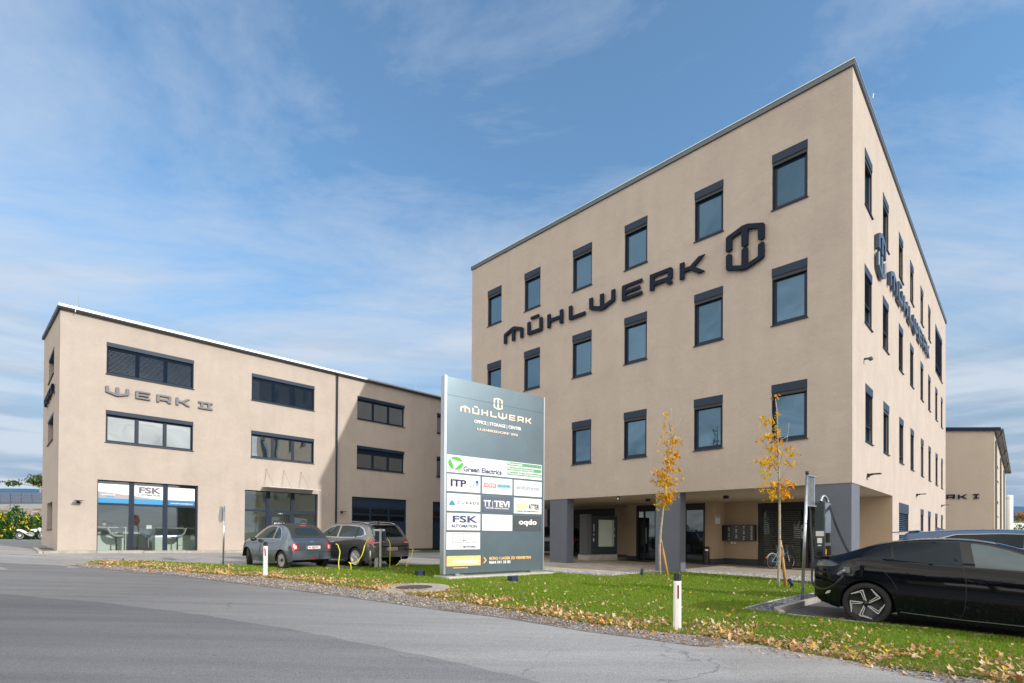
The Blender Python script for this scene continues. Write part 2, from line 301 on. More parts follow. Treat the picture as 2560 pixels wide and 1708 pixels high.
GL = {  # wide technical letters, unit = cap height
 'M': (2.1, [[(0, 0), (0, .74), (.08, .80), (.92, 1.1), (1.18, 1.1), (2.02, .80), (2.1, .74), (2.1, 0), (1.81, 0), (1.81, .60), (1.20, .80), (1.20, 0), (.90, 0), (.90, .80), (.29, .60), (.29, 0)]]),
 'U': (1.52, [[(0, 1), (0, .06), (.07, 0), (1.45, 0), (1.52, .06), (1.52, 1), (1.23, 1), (1.23, .24), (.29, .24), (.29, 1)]]),
 'H': (1.48, [[(0, 0), (0, 1), (.29, 1), (.29, .62), (1.19, .62), (1.19, 1), (1.48, 1), (1.48, 0), (1.19, 0), (1.19, .39), (.29, .39), (.29, 0)]]),
 'L': (1.45, [[(0, 1), (0, .06), (.07, 0), (1.45, 0), (1.45, .24), (.29, .24), (.29, 1)]]),
 'W': (2.1, [[(0, 1), (0, .26), (.08, .20), (.92, -.1), (1.18, -.1), (2.02, .20), (2.1, .26), (2.1, 1), (1.81, 1), (1.81, .40), (1.20, .20), (1.20, 1), (.90, 1), (.90, .20), (.29, .40), (.29, 1)]]),
 'E': (1.5, [[(0, 0), (0, .94), (.07, 1), (1.5, 1), (1.5, .80), (.29, .80), (.29, .60), (1.36, .60), (1.36, .40), (.29, .40), (.29, .20), (1.5, .20), (1.5, 0)]]),
 'R': (1.52, [[(0, 0), (0, 1), (1.42, 1), (1.52, .92), (1.52, .38), (1.40, .25), (1.52, .12), (1.52, 0), (1.24, 0), (1.02, .25), (.29, .25), (.29, 0)], [(.29, .48), (1.23, .48), (1.23, .78), (.29, .78)]]),
 'K': (1.58, [[(0, 0), (0, 1), (.29, 1), (.29, .62), (.66, .62), (1.18, 1), (1.58, 1), (.92, .5), (1.58, 0), (1.18, 0), (.66, .38), (.29, .38), (.29, 0)]]),
 'I': (1.0, [[(0, 0), (0, .22), (.34, .22), (.34, .78), (0, .78), (0, 1), (1.0, 1), (1.0, .78), (.66, .78), (.66, .22), (1.0, .22), (1.0, 0)]]),
 '2': (1.75, [[(0, 0), (0, .22), (.30, .22), (.30, .78), (0, .78), (0, 1), (1.75, 1), (1.75, .78), (1.45, .78), (1.45, .22), (1.75, .22), (1.75, 0)], [(.60, .22), (1.15, .22), (1.15, .78), (.60, .78)]]),
 '-': (.85, [[(0, 0), (0, .2), (.85, .2), (.85, 0)]]),
 'l': (1.3, [[(0, .86), (0, 1.33), (.04, 1.37), (.56, 1.55), (.74, 1.55), (1.26, 1.37), (1.3, 1.33), (1.3, .86), (1.22, .82), (1.09, .87), (1.09, 1.26), (.76, 1.37), (.76, .84), (.65, .79), (.54, .84), (.54, 1.37), (.21, 1.26), (.21, .87), (.08, .82)]]),
 'm': (1.3, [[(0, .70), (0, .22), (.04, .18), (.56, 0), (.74, 0), (1.26, .18), (1.3, .22), (1.3, .70), (1.22, .74), (1.09, .69), (1.09, .29), (.76, .18), (.76, .72), (.65, .77), (.54, .72), (.54, .18), (.21, .29), (.21, .69), (.08, .74)]]),
}
def glyph(ch, f, a, z, cap, m, parent, d0, d1, name='letter', xs=1.0, bev=True):
    w_, loops = GL[ch]; mb = MB()
    prism(mb, loops, lambda x, y, d: f.P(a+x*cap*xs, z+y*cap, d), d0, d1)
    o = fixn(mb.build(name, m, parent))
    if bev: bevel(o, cap*.016, 1)
    return o
def muehlwerk(f, a0, z, cap, m, parent, d0, d1, k=1.0, bev=True):
    """the nine letters from the M's left edge; k stretches the spacing"""
    for ch, x in zip('MUHLWERK', (0, 2.58, 4.60, 6.63, 8.42, 11.05, 13.10, 15.10)): glyph(ch, f, a0+x*cap*k, z, cap, m, parent, d0, d1, xs=k, bev=bev)
    glyph('-', f, a0+(2.58+.34)*cap*k, z+1.12*cap, cap, m, parent, d0, d1, name='letter_accent', xs=k, bev=bev)
# ---------------------------------------------------------------- main office building
C = Vector((10.28868, 15.59021, 0)); WL, WR, ZS, ZT = 17.42, 26.5, 1.665, 14.27
mf = Fac(C+D2*WL, -D2, -D1)     # shaded front, reading left to right: a = WL - u
rf = Fac(C, D1, -D2)            # sunlit side
mb_root = empty('office_building', (C.x, C.y, H(C.x, C.y)), 0, 'tall beige four storey office building on grey pillars, right of the sign board', 'building')
cols = [(13.77, 14.70), (11.39, 12.32), (8.70, 9.64), (6.28, 7.22), (3.55, 4.51), (1.11, 2.07)]
rows = [(9.88*1.1, 11.555*1.1), (6.38*1.1, 8.10*1.1), (2.88*1.1, 4.585*1.1)]
ops = [(WL-b*1.1, WL-a*1.1, z0, z1) for a, b in cols for z0, z1 in rows]
mb = MB(); wall(mb, mf, 0, WL, ZS, ZT, ops, .12)
rc = [(1.65, 2.70), (4.45, 5.48), (7.58, 8.54), (10.33, 11.27), (13.4, 14.31), (16.1, 17.0), (19.02, 20.0), (21.7, 22.54)]
ops2 = []
for j, (z0, z1) in enumerate(rows):
    for i, (a, b) in enumerate(rc):
        if j == 0 and i >= 6: continue
        a, b = a*1.1, b*1.1
        if j == 0 and i == 5: pass
        if j < 2: a, b = a-.13, b-.13
        ops2.append((a, b, z0, z1))
big = (20.8, 24.4, 9.85, 12.6); ops2.append(big)
gops = [(7.54*1.1, 11.28*1.1-1.6, -.75, 1.48)]+[(a*1.1, b*1.1, -.75, 1.47) for a, b in ((13.34, 14.31), (15.98, 16.94), (18.88, 19.9), (21.65, 22.52))]
BW = 6.79                       # depth of the open ground floor
wall(mb, rf, 0, WR, ZS, ZT, ops2, .12); wall(mb, rf, BW, WR, -1.9, ZS, gops, .12)
bk = Fac(C+D1*WR, D2, D1); bk.quad(mb, 0, WL, -1.9, ZT, 0)
lf_ = Fac(C+D2*WL+D1*WR, -D1, D2); lf_.quad(mb, 0, WR, ZS, ZT, 0); lf_.quad(mb, 0, WR-BW, -1.9, ZS, 0)
main_wall = mb.build('wall', m_wall, mb_root)
# open ground floor: back wall, vestibule, soffit
uf = Fac(C+D2*WL+D1*BW, -D2, -D1)      # back wall plane, same reading as the front
def ua(u): return WL-u
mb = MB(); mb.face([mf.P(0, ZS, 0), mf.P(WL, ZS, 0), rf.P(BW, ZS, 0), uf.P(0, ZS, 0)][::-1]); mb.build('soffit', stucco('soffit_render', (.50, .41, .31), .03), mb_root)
shut = (ua(5.05), ua(1.1), -1.34, 1.56); shut2 = (ua(15.9), ua(12.8), -1.34, 1.60)
mb = MB(); wall(mb, uf, 0, WL, -1.9, ZS, [shut, shut2], .10)
ves = Fac(C+D2*WL+D1*5.5, -D2, -D1)
wall(mb, ves, ua(11.17), ua(6.6), -1.9, ZS, [(ua(10.66), ua(9.50), -1.30, 1.60), (ua(8.06), ua(6.98), -1.30, 1.60)], .10)
mb.face([ves.P(ua(6.6), -1.9), uf.P(ua(6.6), -1.9), uf.P(ua(6.6), ZS), ves.P(ua(6.6), ZS)])
mb.face([ves.P(ua(11.17), -1.9), ves.P(ua(11.17), ZS), uf.P(ua(11.17), ZS), uf.P(ua(11.17), -1.9)])
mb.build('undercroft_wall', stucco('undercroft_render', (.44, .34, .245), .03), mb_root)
mb = MB()
for f, a, b in ((uf, ua(6.6), shut[0]), (uf, shut[1], WL), (uf, shut2[1], ua(11.17)), (uf, 0, shut2[0]), (ves, ua(11.17)-.02, ua(10.66)), (ves, ua(9.50), ua(8.06)), (ves, ua(6.98), ua(6.6)+.02)): mb = MB(); f.box(mb, a, b, -1.7, -1.02, -.02, .018); mb.build('plinth', m_plinth, mb_root)
mb = MB(); mb.hexa([ves.P(ua(6.6)+.018, -1.7, .017), ves.P(ua(6.6)+.018, -1.7, -1.29), ves.P(ua(6.6)-.01, -1.7, -1.29), ves.P(ua(6.6)-.01, -1.7, .017), ves.P(ua(6.6)+.018, -1.022, .017), ves.P(ua(6.6)+.018, -1.022, -1.29), ves.P(ua(6.6)-.01, -1.022, -1.29), ves.P(ua(6.6)-.01, -1.022, .017)])
mb.build('plinth', m_plinth, mb_root)
for sh, bh_, n in ((shut, .36, 2), (shut2, .44, 1)):
    mb = MB(); a0, a1, z0, z1 = sh; uf.box(mb, a0, a1, z1-bh_, z1, -.08, .02)
    w_ = (a1-a0)/n
    for k in range(n+1): c_ = min(max(a0+w_*k, a0+.10), a1-.10); uf.box(mb, c_-.10, c_+.10, z0, z1-bh_, -.10, -.01)
    uf.box(mb, a0, a1, z0, z0+.06, -.10, -.012)
    o = mb.build('shutter_door', m_dark, mb_root)
    p = MB(); uf.quad(p, a0, a1, z0, z1-bh_, -.09); p.build('pane', m_door, o)
    for k in range(n): slats(uf, a0+w_*k+.2, a0+w_*(k+1)-.2 if n > 1 else a1-.2, z0+.1, z1-bh_, -.03, .085, o, mat('blind_dark', (.14, .145, .14), .4, .3))
for a0, a1, side in ((ua(10.66), ua(9.50), 0), (ua(8.06), ua(6.98), 1)):
    mb = MB(); z0, z1 = -1.30, 1.60
    ves.box(mb, a0, a0+.12, z0, z1, -.10, -.02); ves.box(mb, a1-.10, a1, z0, z1, -.10, -.02); ves.box(mb, a0+.12, a1-.10, 1.28, z1, -.10, -.015); ves.box(mb, a0+.12, a1-.10, z0, z0+.09, -.10, -.022)
    if not side: ves.box(mb, a0+.42, a0+.50, z0+.09, 1.28, -.10, -.024)
    o = mb.build('entrance_door', m_dark, mb_root); p = MB(); ves.quad(p, a0+.1, a1-.08, z0, 1.3, -.06); p.build('pane', m_door, o)
    if not side: k = MB(); k.tube([ves.P(a0+.58, -.35, -.01), ves.P(a0+.58, .45, -.01)], .014); k.build('handle', m_zinc, o)
for u0, u1, t0, t1 in ((10.88, 11.87, .02, .50), (5.51, 6.51, .02, .50), (.02, 1.0, .02, 1.10)):
    mb = MB(); q = [C+D2*u1+D1*t0, C+D2*u0+D1*t0, C+D2*u0+D1*t1, C+D2*u1+D1*t1]
    mb.hexa([p+Z*-1.75 for p in q]+[p+Z*(ZS-.001) for p in q]); mb.build('pillar', m_pillar, mb_root)
# roof edge: dark sheet coping with a bright upper lip
mb = MB(); mf.box(mb, -.05, WL+.06, ZT, ZT+.16, -.3, .06); rf.box(mb, .30, WR+.05, ZT, ZT+.16, -.3, .06); bk.box(mb, .3, WL, ZT, ZT+.16, -.3, .05); lf_.box(mb, .3, WR-.3, ZT, ZT+.16, -.3, .05)
mb.build('coping', m_gutter, mb_root)
mb = MB(); mf.box(mb, -.04, WL+.07, ZT+.16, ZT+.19, -.3, .075); rf.box(mb, .30, WR+.05, ZT+.16, ZT+.19, -.3, .075); mb.build('coping_lip', mat('lip_pale', (.45, .55, .55), .35, .6), mb_root)
mb = MB(); mb.face([mf.P(.2, ZT+.05, -.2), mf.P(WL-.2, ZT+.05, -.2), rf.P(WR-.2, ZT+.05, -.2), bk.P(WL-.2, ZT+.05, -.2)]); mb.build('roof', m_gutter, mb_root)
for i, o_ in enumerate(ops): window(mb_root, mf, *o_)
bl = {0: .0, 1: 0, 2: 0}
for i, o_ in enumerate(ops2):
    row = 0 if o_[3] > 11 else (1 if o_[3] > 7 else 2)
    if o_ is big or o_[1]-o_[0] > 2: window(mb_root, rf, *o_, n=1, blind=.8); continue
    kx = round((o_[0])/2.95); b_ = [[0, 0, 0, 0, 0, 0, 0, 0, 0], [0, .6, .6, .85, .9, .9, .9, .95, .9], [.0, .68, 0, .85, .9, .0, .9, .9, .9]][row][min(kx, 8)]
    window(mb_root, rf, *o_, blind=b_, bm_=m_box, bpitch=.09)
window(mb_root, rf, *gops[0], n=2, bh=.42, blind=1.0, bpitch=.085, dep=.1)
for g_ in gops[1:]: window(mb_root, rf, *g_, bh=.30, blind=1.0, bpitch=.085)
# wall lettering
lt = empty('wall_lettering', mf.P(WL-14.85, 9.6), 0, 'huge dark raised letters with a hexagonal emblem across the shaded front of the tall building', 'lettering', 'raised letters on the walls')
muehlwerk(mf, WL-14.85, 9.61, .62, m_letter, lt, .05, .13)
glyph('l', mf, WL-3.76, 9.17, .985, m_letter, lt, .05, .14, 'emblem'); glyph('m', mf, WL-3.76, 9.17, .985, m_letter, lt, .05, .14, 'emblem')
m_letter3 = mat('side_letter', (.045, .075, .13), .35, .1)
lt = empty('wall_lettering', rf.P(3.25, 9.3), 0, 'dark raised letters with a hexagonal emblem running along the sunlit side of the tall building', 'lettering', 'raised letters on the walls')
glyph('l', rf, 3.2, 9.17, .985, m_letter3, lt, .03, .15, 'emblem'); glyph('m', rf, 3.2, 9.17, .985, m_letter3, lt, .03, .15, 'emblem')
muehlwerk(rf, 5.5, 9.55, .62, m_letter3, lt, .03, .14, k=1.1)
# ---------------------------------------------------------------- second building, left
L = Vector((-18.2075, 20.909, 0)); K = .682; LW = 52.0; LD = 8.2
wf = Fac(L, D1, -D2); we = Fac(L+D2*LD, -D2, -D1)
b2 = empty('low_building', (L.x, L.y, H(L.x, L.y)), 0, 'long beige three storey hall building with a white edged roof, at the left', 'building')
SZ = 9.06
shop = (1.83*K, 7.33*K, -.82, 3.30*K); ent = (10.36*K, 15.9*K, -.84, 3.24*K)
wops = []; wo = []
for k in range(6):
    a = [2.2, 10.75, 19.32, 27.83, 36.4, 44.9][k]*K; b = a+4.78*K
    for r_, (z0, z1) in enumerate(((9.93*K, 11.9*K), (5.68*K, 7.66*K))): wops.append((a, b, z0, z1)); wo.append((k, r_))
doors = [(a*K, (a+5.52)*K, -1.2, 3.245*K) for a in (18.9, 27.4, 35.9, 44.4)]
mb = MB(); wall(mb, wf, 0, LW, -1.3, SZ, wops+[shop, ent]+doors, .14)
RISE = .9
eo = [(LD-a1, LD-a0, z0, z1) for a0, a1, z0, z1 in ((2.5, 5.1, 10.25*K, 11.95*K), (2.5, 5.2, 6.0*K, 7.72*K), (2.45, 5.15, .22*K, 2.0*K))]
wall(mb, we, 0, LD, -1.3, SZ, eo, .2)
mb.face([we.P(0, SZ), we.P(LD, SZ), we.P(0, SZ+RISE)]); Bk = Fac(L+D2*LD+D1*LW, -D1, D2); Bk.quad(mb, 0, LW, -1.3, SZ+RISE, 0)
re_ = Fac(L+D1*LW, D2, D1); re_.quad(mb, 0, LD, -1.3, SZ, 0); mb.face([re_.P(0, SZ), re_.P(LD, SZ), re_.P(LD, SZ+RISE)])
mb.build('wall', m_wall, b2)
mb = MB()
def ra(a, t, dz): return L+D1*a+D2*t+Z*(SZ+RISE*t/LD+dz)
mb.hexa([ra(-.03, -.02, .0), ra(LW, -.02, .0), ra(LW, LD+.1, .0), ra(-.03, LD+.1, .0), ra(-.03, -.02, .07), ra(LW, -.02, .07), ra(LW, LD+.1, .07), ra(-.03, LD+.1, .07)])
mb.build('roof', m_gutter, b2)
mb = MB(); wf.box(mb, -.06, LW, SZ+.07, SZ+.21, -.12, .02); mb.build('roof_edge', m_alu, b2)
mb = MB()   # dark verge on the end wall
mb.hexa([ra(-.09, -.06, -.04), ra(-.02, -.06, -.04), ra(-.02, LD+.12, -.04), ra(-.09, LD+.12, -.04), ra(-.09, -.06, .12), ra(-.02, -.06, .12), ra(-.02, LD+.12, .12), ra(-.09, LD+.12, .12)]); mb.build('verge', m_frame, b2)
mb = MB()
prof = [(math.cos(t)*.085, math.sin(t)*.085) for t in [math.pi+math.pi*k/8 for k in range(9)]]
for k in range(len(prof)-1):
    (x0, y0), (x1, y1) = prof[k], prof[k+1]; mb.face([wf.P(-.07, SZ+.06+y0, .11+x0), wf.P(LW, SZ+.06+y0, .11+x0), wf.P(LW, SZ+.06+y1, .11+x1), wf.P(-.07, SZ+.06+y1, .11+x1)])
mb.face([wf.P(-.07, SZ+.06+q, .11+p) for p, q in prof]); wf.box(mb, -.07, LW, SZ+.05, SZ+.07, .19, .205)
o = mb.build('gutter', m_gutter, b2)
mb = MB(); a = 17.42*K
mb.tube([wf.P(a, SZ-.02, .11), wf.P(a, SZ-.15, .11), wf.P(a, SZ-.40, .075), wf.P(a, -1.0, .075)], .05, 10); mb.build('downpipe', m_frame, b2)
def plinth(f, *q): mb = MB(); f.box(mb, *q); mb.build('plinth', m_plinth, b2)
plinth(wf, 0, shop[0], -1.3, -.80, -.05, .012); plinth(wf, shop[1], ent[0], -1.3, -.82, -.05, .012)
pa = ent[1]
for d in doors: plinth(wf, pa, d[0], -1.4, -.86, -.05, .012); pa = d[1]
plinth(wf, pa, LW, -1.4, -.86, -.05, .012); plinth(we, 0, LD+.012, -1.3, -.80, -.05, .013)
for (k, r_), o_ in zip(wo, wops):
    window(b2, wf, *o_, n=3, dep=.13, bh=.17, blind=(1.0 if r_ == 0 and k < 2 else (.25 if (k, r_) == (2, 1) else 0)), bpitch=.055, pane_m=m_glass2, guide=(k < 2), sash=.03, fw=.05)
for o_ in eo: window(b2, we, *o_, n=1, dep=.2, bh=.12 if o_[2] > 1 else 0, guide=False)
# end wall letters
lt = empty('wall_lettering', we.P(3, 6.2), 0, 'small dark raised letters on the narrow shaded end wall of the left building', 'lettering', 'raised letters on the walls')
for ch, x in zip('WERK2', (0, 2.4, 4.4, 6.3, 8.6)): glyph(ch, we, LD-5.9+x*.36*1.1, 6.02, .36, m_letter, lt, .03, .12)
lt = empty('wall_lettering', wf.P(1.47, 5.9), 0, 'grey metallic raised letters between the two window rows on the sunlit left building', 'lettering', 'raised letters on the walls')
for ch, x, xs in zip('WERK2', (1.475, 2.52, 3.30, 4.04, 4.95), (1.14, 1.06, 1.08, 1.08, 1.02)): glyph(ch, wf, x, 5.90, .34, m_letter2, lt, .03, .09, xs=xs)
# shop front and entrance glazing
def shopfront(op, muls, rail, name):
    a0, a1, z0, z1 = op; mb = MB(); d = -.14
    edges = [a0]+[x*K for m_ in muls for x in m_]+[a1]
    wf.box(mb, a0, a0+.04, z0, z1, d-.06, d+.02); wf.box(mb, a1-.06, a1, z0, z1, d-.06, d+.02)
    wf.box(mb, a0+.04, a1-.06, z1-.04, z1, d-.06, d+.018); wf.box(mb, a0+.04, a1-.06, z0, z0+.03, d-.06, d+.018)
    for m0, m1 in muls: wf.box(mb, m0*K, m1*K, z0+.03, z1-.04, d-.06, d+.022); wf.box(mb, (m0+m1)/2*K-.008, (m0+m1)/2*K+.008, z0+.03, z1-.04, d+.022, d+.03)
    wf.box(mb, a0+.04, a1-.06, rail-.045, rail+.045, d-.06, d+.012)
    o = mb.build(name, m_frame, b2); p = MB(); wf.quad(p, a0+.02, a1-.03, z0+.02, z1-.02, d-.03); p.build('pane', m_shop, o); return o
sf = shopfront(shop, ((3.47, 3.73), (5.32, 5.58)), 1.82*K, 'shop_window')
ef = shopfront(ent, ((11.95, 12.23), (13.82, 14.09)), 1.76*K, 'entrance_glazing')
mb = MB(); a0, a1, z1 = 12.23*K, 13.82*K, 1.62*K; wf.box(mb, a0, a0+.08, -.84, z1, -.2, -.105); wf.box(mb, a1-.08, a1, -.84, z1, -.2, -.105); wf.box(mb, a0+.08, a1-.08, z1-.08, z1, -.2, -.106); wf.box(mb, a0+.08, a1-.08, -.82, -.70, -.2, -.106)
mb.build('door', m_frame, ef)
# printed films on the shop glass
m_film = mat('film_white', (.83, .84, .86), .5); m_fblue = mat('film_blue', (.02, .27, .55), .5); m_fblue2 = mat('film_deep_blue', (.015, .17, .38), .5); m_fgrey = mat('film_grey', (.36, .33, .35), .5)
fw_ = [(1.87*K+.02, 3.47*K), (3.73*K, 5.32*K), (5.58*K, 7.18*K)]
zb_, zt_ = 1.82*K+.045, 3.30*K-.05
film = MB(); 
for a0, a1 in fw_: wf.quad(film, a0, a1, zb_, zt_-.10, -.14-.026)
film = film.build('printed_film', m_film, sf)
q = MB(); wf.quad(q, *fw_[0], zb_, zb_+.20, -.162); wf.quad(q, *fw_[1], zb_, zb_+.22, -.162); q.build('blue_band', m_fblue, film)
q = MB(); wf.quad(q, *fw_[2], zb_, zb_+.24, -.162); q.build('blue_band', m_fblue2, film)
q = MB(); (a0, a1), (c0, c1) = fw_[0], fw_[1]; q.face([wf.P(a0, zb_+.20, -.163), wf.P(a1, zb_+.20, -.163), wf.P(a1, zb_+.37, -.163), wf.P(a0, zb_+.48, -.163)]); q.face([wf.P(c0, zb_+.22, -.163), wf.P(c1, zb_+.22, -.163), wf.P(c0, zb_+.35, -.163)]); q.build('grey_swoosh', m_fgrey, film)
m_tg = mat('text_grey', (.14, .14, .17), .5); m_tw = mat('text_white', (.85, .85, .85), .5); m_tb = mat('text_blue', (.03, .33, .62), .5)
text('FSK', wf, (c0+c1)/2+.02, zb_+.50, .36, m_tg, film, off=-.160, width=.84, bold=.04)
text('UTOMATION', wf, (c0+c1)/2+.06, zb_+.37, .12, m_tg, film, off=-.160, width=.72, bold=.035); text('A', wf, (c0+c1)/2-.37, zb_+.37, .13, m_tb, film, off=-.160)
text('Upgrade your', wf, a0+.08, zb_+.33, .09, m_tw, film, off=-.160, align='LEFT'); text('Future.', wf, a0+.26, zb_+.25, .10, m_tb, film, off=-.159, align='LEFT')
text('www.fsk-automation.at', wf, (fw_[2][0]+fw_[2][1])/2+.02, zb_+.07, .085, m_tw, film, off=-.160, width=.9)
q = MB(); wf.quad(q, 12.5*K, 13.15*K+.12, .05, .72, -.165); pl = q.build('door_poster', m_dark, ef)
text('FSK', wf, 12.95*K, .42, .24, m_tw, pl, off=-.160, width=.56); text('AUTOMATION', wf, 12.95*K, .30, .10, m_tw, pl, off=-.160, width=.5); text('TOP 11', wf, 13.0*K, 1.62*K-.06, .07, m_tw, pl, off=-.10)
q = MB(); wf.quad(q, 14.6*K, 15.1*K, .1, .75, -.168); pl = q.build('wall_poster', m_dark, ef); text('FSK', wf, 14.85*K, .5, .16, mat('text_dim', (.25, .25, .25), .5), pl, off=-.163, width=.27)
# rooms behind the glazing
def room(op, dep, x0, x1):
    mb = MB(); z0, z1 = -.84, op[3]+.15; o0, o1 = -.21, -dep
    mb.face([wf.P(x0, z0, o0), wf.P(x1, z0, o0), wf.P(x1, z0, o1), wf.P(x0, z0, o1)]); fl = mb.build('room_floor', m_floor, b2)
    mb = MB(); mb.face([wf.P(x0, z0, o1), wf.P(x1, z0, o1), wf.P(x1, z1, o1), wf.P(x0, z1, o1)]); mb.face([wf.P(x0, z0, o0), wf.P(x0, z0, o1), wf.P(x0, z1, o1), wf.P(x0, z1, o0)]); mb.face([wf.P(x1, z0, o0), wf.P(x1, z0, o1), wf.P(x1, z1, o1), wf.P(x1, z1, o0)]); mb.face([wf.P(x0, z1, o0), wf.P(x1, z1, o0), wf.P(x1, z1, o1), wf.P(x0, z1, o1)])
    mb.build('room_wall', mat('room_grey', (.66, .67, .63), .9), b2)
room(shop, 4.6, .3, 5.6); room(ent, 5.0, 6.75, 11.6)
# sectional doors
for d in doors:
    mb = MB(); a0, a1, z0, z1 = d; wf.quad(mb, a0, a1, z0, z1, -.13); n = 7; hh_ = (z1+.86-.18)/n; wf.box(mb, a0, a1, z1-.18, z1, -.13, -.10)
    for k in range(n):
        b_, t_ = -.86+hh_*k, -.86+hh_*(k+1)-.02
        if k in (4, 5):
            w3 = (a1-a0)/3
            wf.box(mb, a0, a1, b_, b_+.05, -.13, -.09); wf.box(mb, a0, a1, t_-.05, t_, -.13, -.09)
            for j in range(4): c_ = min(max(a0+w3*j, a0+.04), a1-.04); wf.box(mb, c_-.05, c_+.05, b_+.05, t_-.05, -.13, -.092)
        else: wf.box(mb, a0, a1, b_, t_, -.13, -.09)
    o = mb.build('garage_door', m_box, b2)
    p = MB(); wf.quad(p, a0, a1, -.86+hh_*4, -.86+hh_*6, -.12); p.build('pane', m_door, o)
# glass canopy on rods
cn = MB(); cn.hexa([wf.P(11.55*K, 3.44*K, .95), wf.P(15.5*K, 3.44*K, .95), wf.P(15.5*K, 3.50*K, .02), wf.P(11.55*K, 3.50*K, .02), wf.P(11.55*K, 3.44*K+.025, .95), wf.P(15.5*K, 3.44*K+.025, .95), wf.P(15.5*K, 3.50*K+.025, .02), wf.P(11.55*K, 3.50*K+.025, .02)])
cn = cn.build('canopy', mat('frosted_canopy', (.62, .70, .72), .15), b2)
for x in (11.85, 13.15, 14.5):
    mb = MB(); mb.tube([wf.P(x*K, 4.88*K, .01), wf.P(x*K-.14, 3.50*K, .10)], .006, 5); mb.tube([wf.P(x*K, 4.88*K, .01), wf.P(x*K+.10, 3.47*K, .80)], .006, 5); mb.tube([wf.P(x*K, 4.88*K, 0), wf.P(x*K, 4.88*K, .04)], .02, 6); mb.build('rod', m_gutter, cn)
# ---------------------------------------------------------------- third building, right
X3 = at(2486, 1077, 39.5); X3 = Vector((X3.x, X3.y, 0)); t3 = Fac(X3+D2*22, -D2, -D1); s3 = Fac(X3, D1, -D2)
b3 = empty('end_building', (X3.x, X3.y, H(X3.x, X3.y)), 0, 'farther beige hall building with shallow roof, behind the tall building at the right', 'building')
def z_at(px, py): d = ray(px, py); t = (X3.x*D1.x+X3.y*D1.y)/(d.x*D1.x+d.y*D1.y); return (d*t)
za = z_at(2486, 1078).z; zl = z_at(2364, 1078); ul = (zl-X3).dot(D2); sl_ = (zl.z-za)/ul
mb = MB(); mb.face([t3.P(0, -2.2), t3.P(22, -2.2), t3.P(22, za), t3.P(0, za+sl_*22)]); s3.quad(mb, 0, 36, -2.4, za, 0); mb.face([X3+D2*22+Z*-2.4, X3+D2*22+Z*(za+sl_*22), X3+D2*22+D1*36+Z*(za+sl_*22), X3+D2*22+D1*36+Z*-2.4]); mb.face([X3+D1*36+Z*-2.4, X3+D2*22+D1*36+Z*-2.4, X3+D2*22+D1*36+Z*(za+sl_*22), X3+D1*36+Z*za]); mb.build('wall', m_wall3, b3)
mb = MB()
def r3(u, t, dz): return X3+D2*u+D1*t+Z*(za+sl_*u+dz)
mb.hexa([r3(-.36, -.15, .0), r3(22, -.15, .0), r3(22, 36.2, .0), r3(-.36, 36.2, .0), r3(-.36, -.15, .28), r3(22, -.15, .28), r3(22, 36.2, .28), r3(-.36, 36.2, .28)]); mb.build('roof', m_frame, b3)
mb = MB(); mb.tube([s3.P(-.1, za+.04, .44), s3.P(36.2, za+.04, .44)], .085, 8); gt = mb.build('gutter', m_gutter, b3)
for t_ in (.6, 12.5, 24.5):
    mb = MB(); mb.tube([s3.P(t_, za-.03, .42), s3.P(t_, za-.25, .34), s3.P(t_, za-.7, .08), s3.P(t_, -2.2, .08)], .06, 8); mb.build('downpipe', m_gutter, b3)
for t_ in (6, 15, 27):
    for z0 in (1.9, 4.9): window(b3, s3, t_, t_+2.4, z0, z0+1.3, n=2, bh=.2)
lt = empty('wall_lettering', t3.P(15, 2.6), 0, 'dark raised letters on the shaded end wall of the farther right building, half hidden', 'lettering', 'raised letters on the walls')
pR = z_at(2366, 1248); pK = z_at(2395, 1248); pI = z_at(2433, 1247)
for ch, p in (('R', pR), ('K', pK), ('I', pI)):
    u = (p-X3).dot(D2); glyph(ch, t3, 22-u, p.z, .35, m_letter, lt, .02, .09, bev=False)
uR = 22-(pR-X3).dot(D2)
glyph('E', t3, uR-.8, pR.z, .35, m_letter, lt, .02, .09, bev=False); glyph('W', t3, uR-1.9, pR.z, .35, m_letter, lt, .02, .09, bev=False)
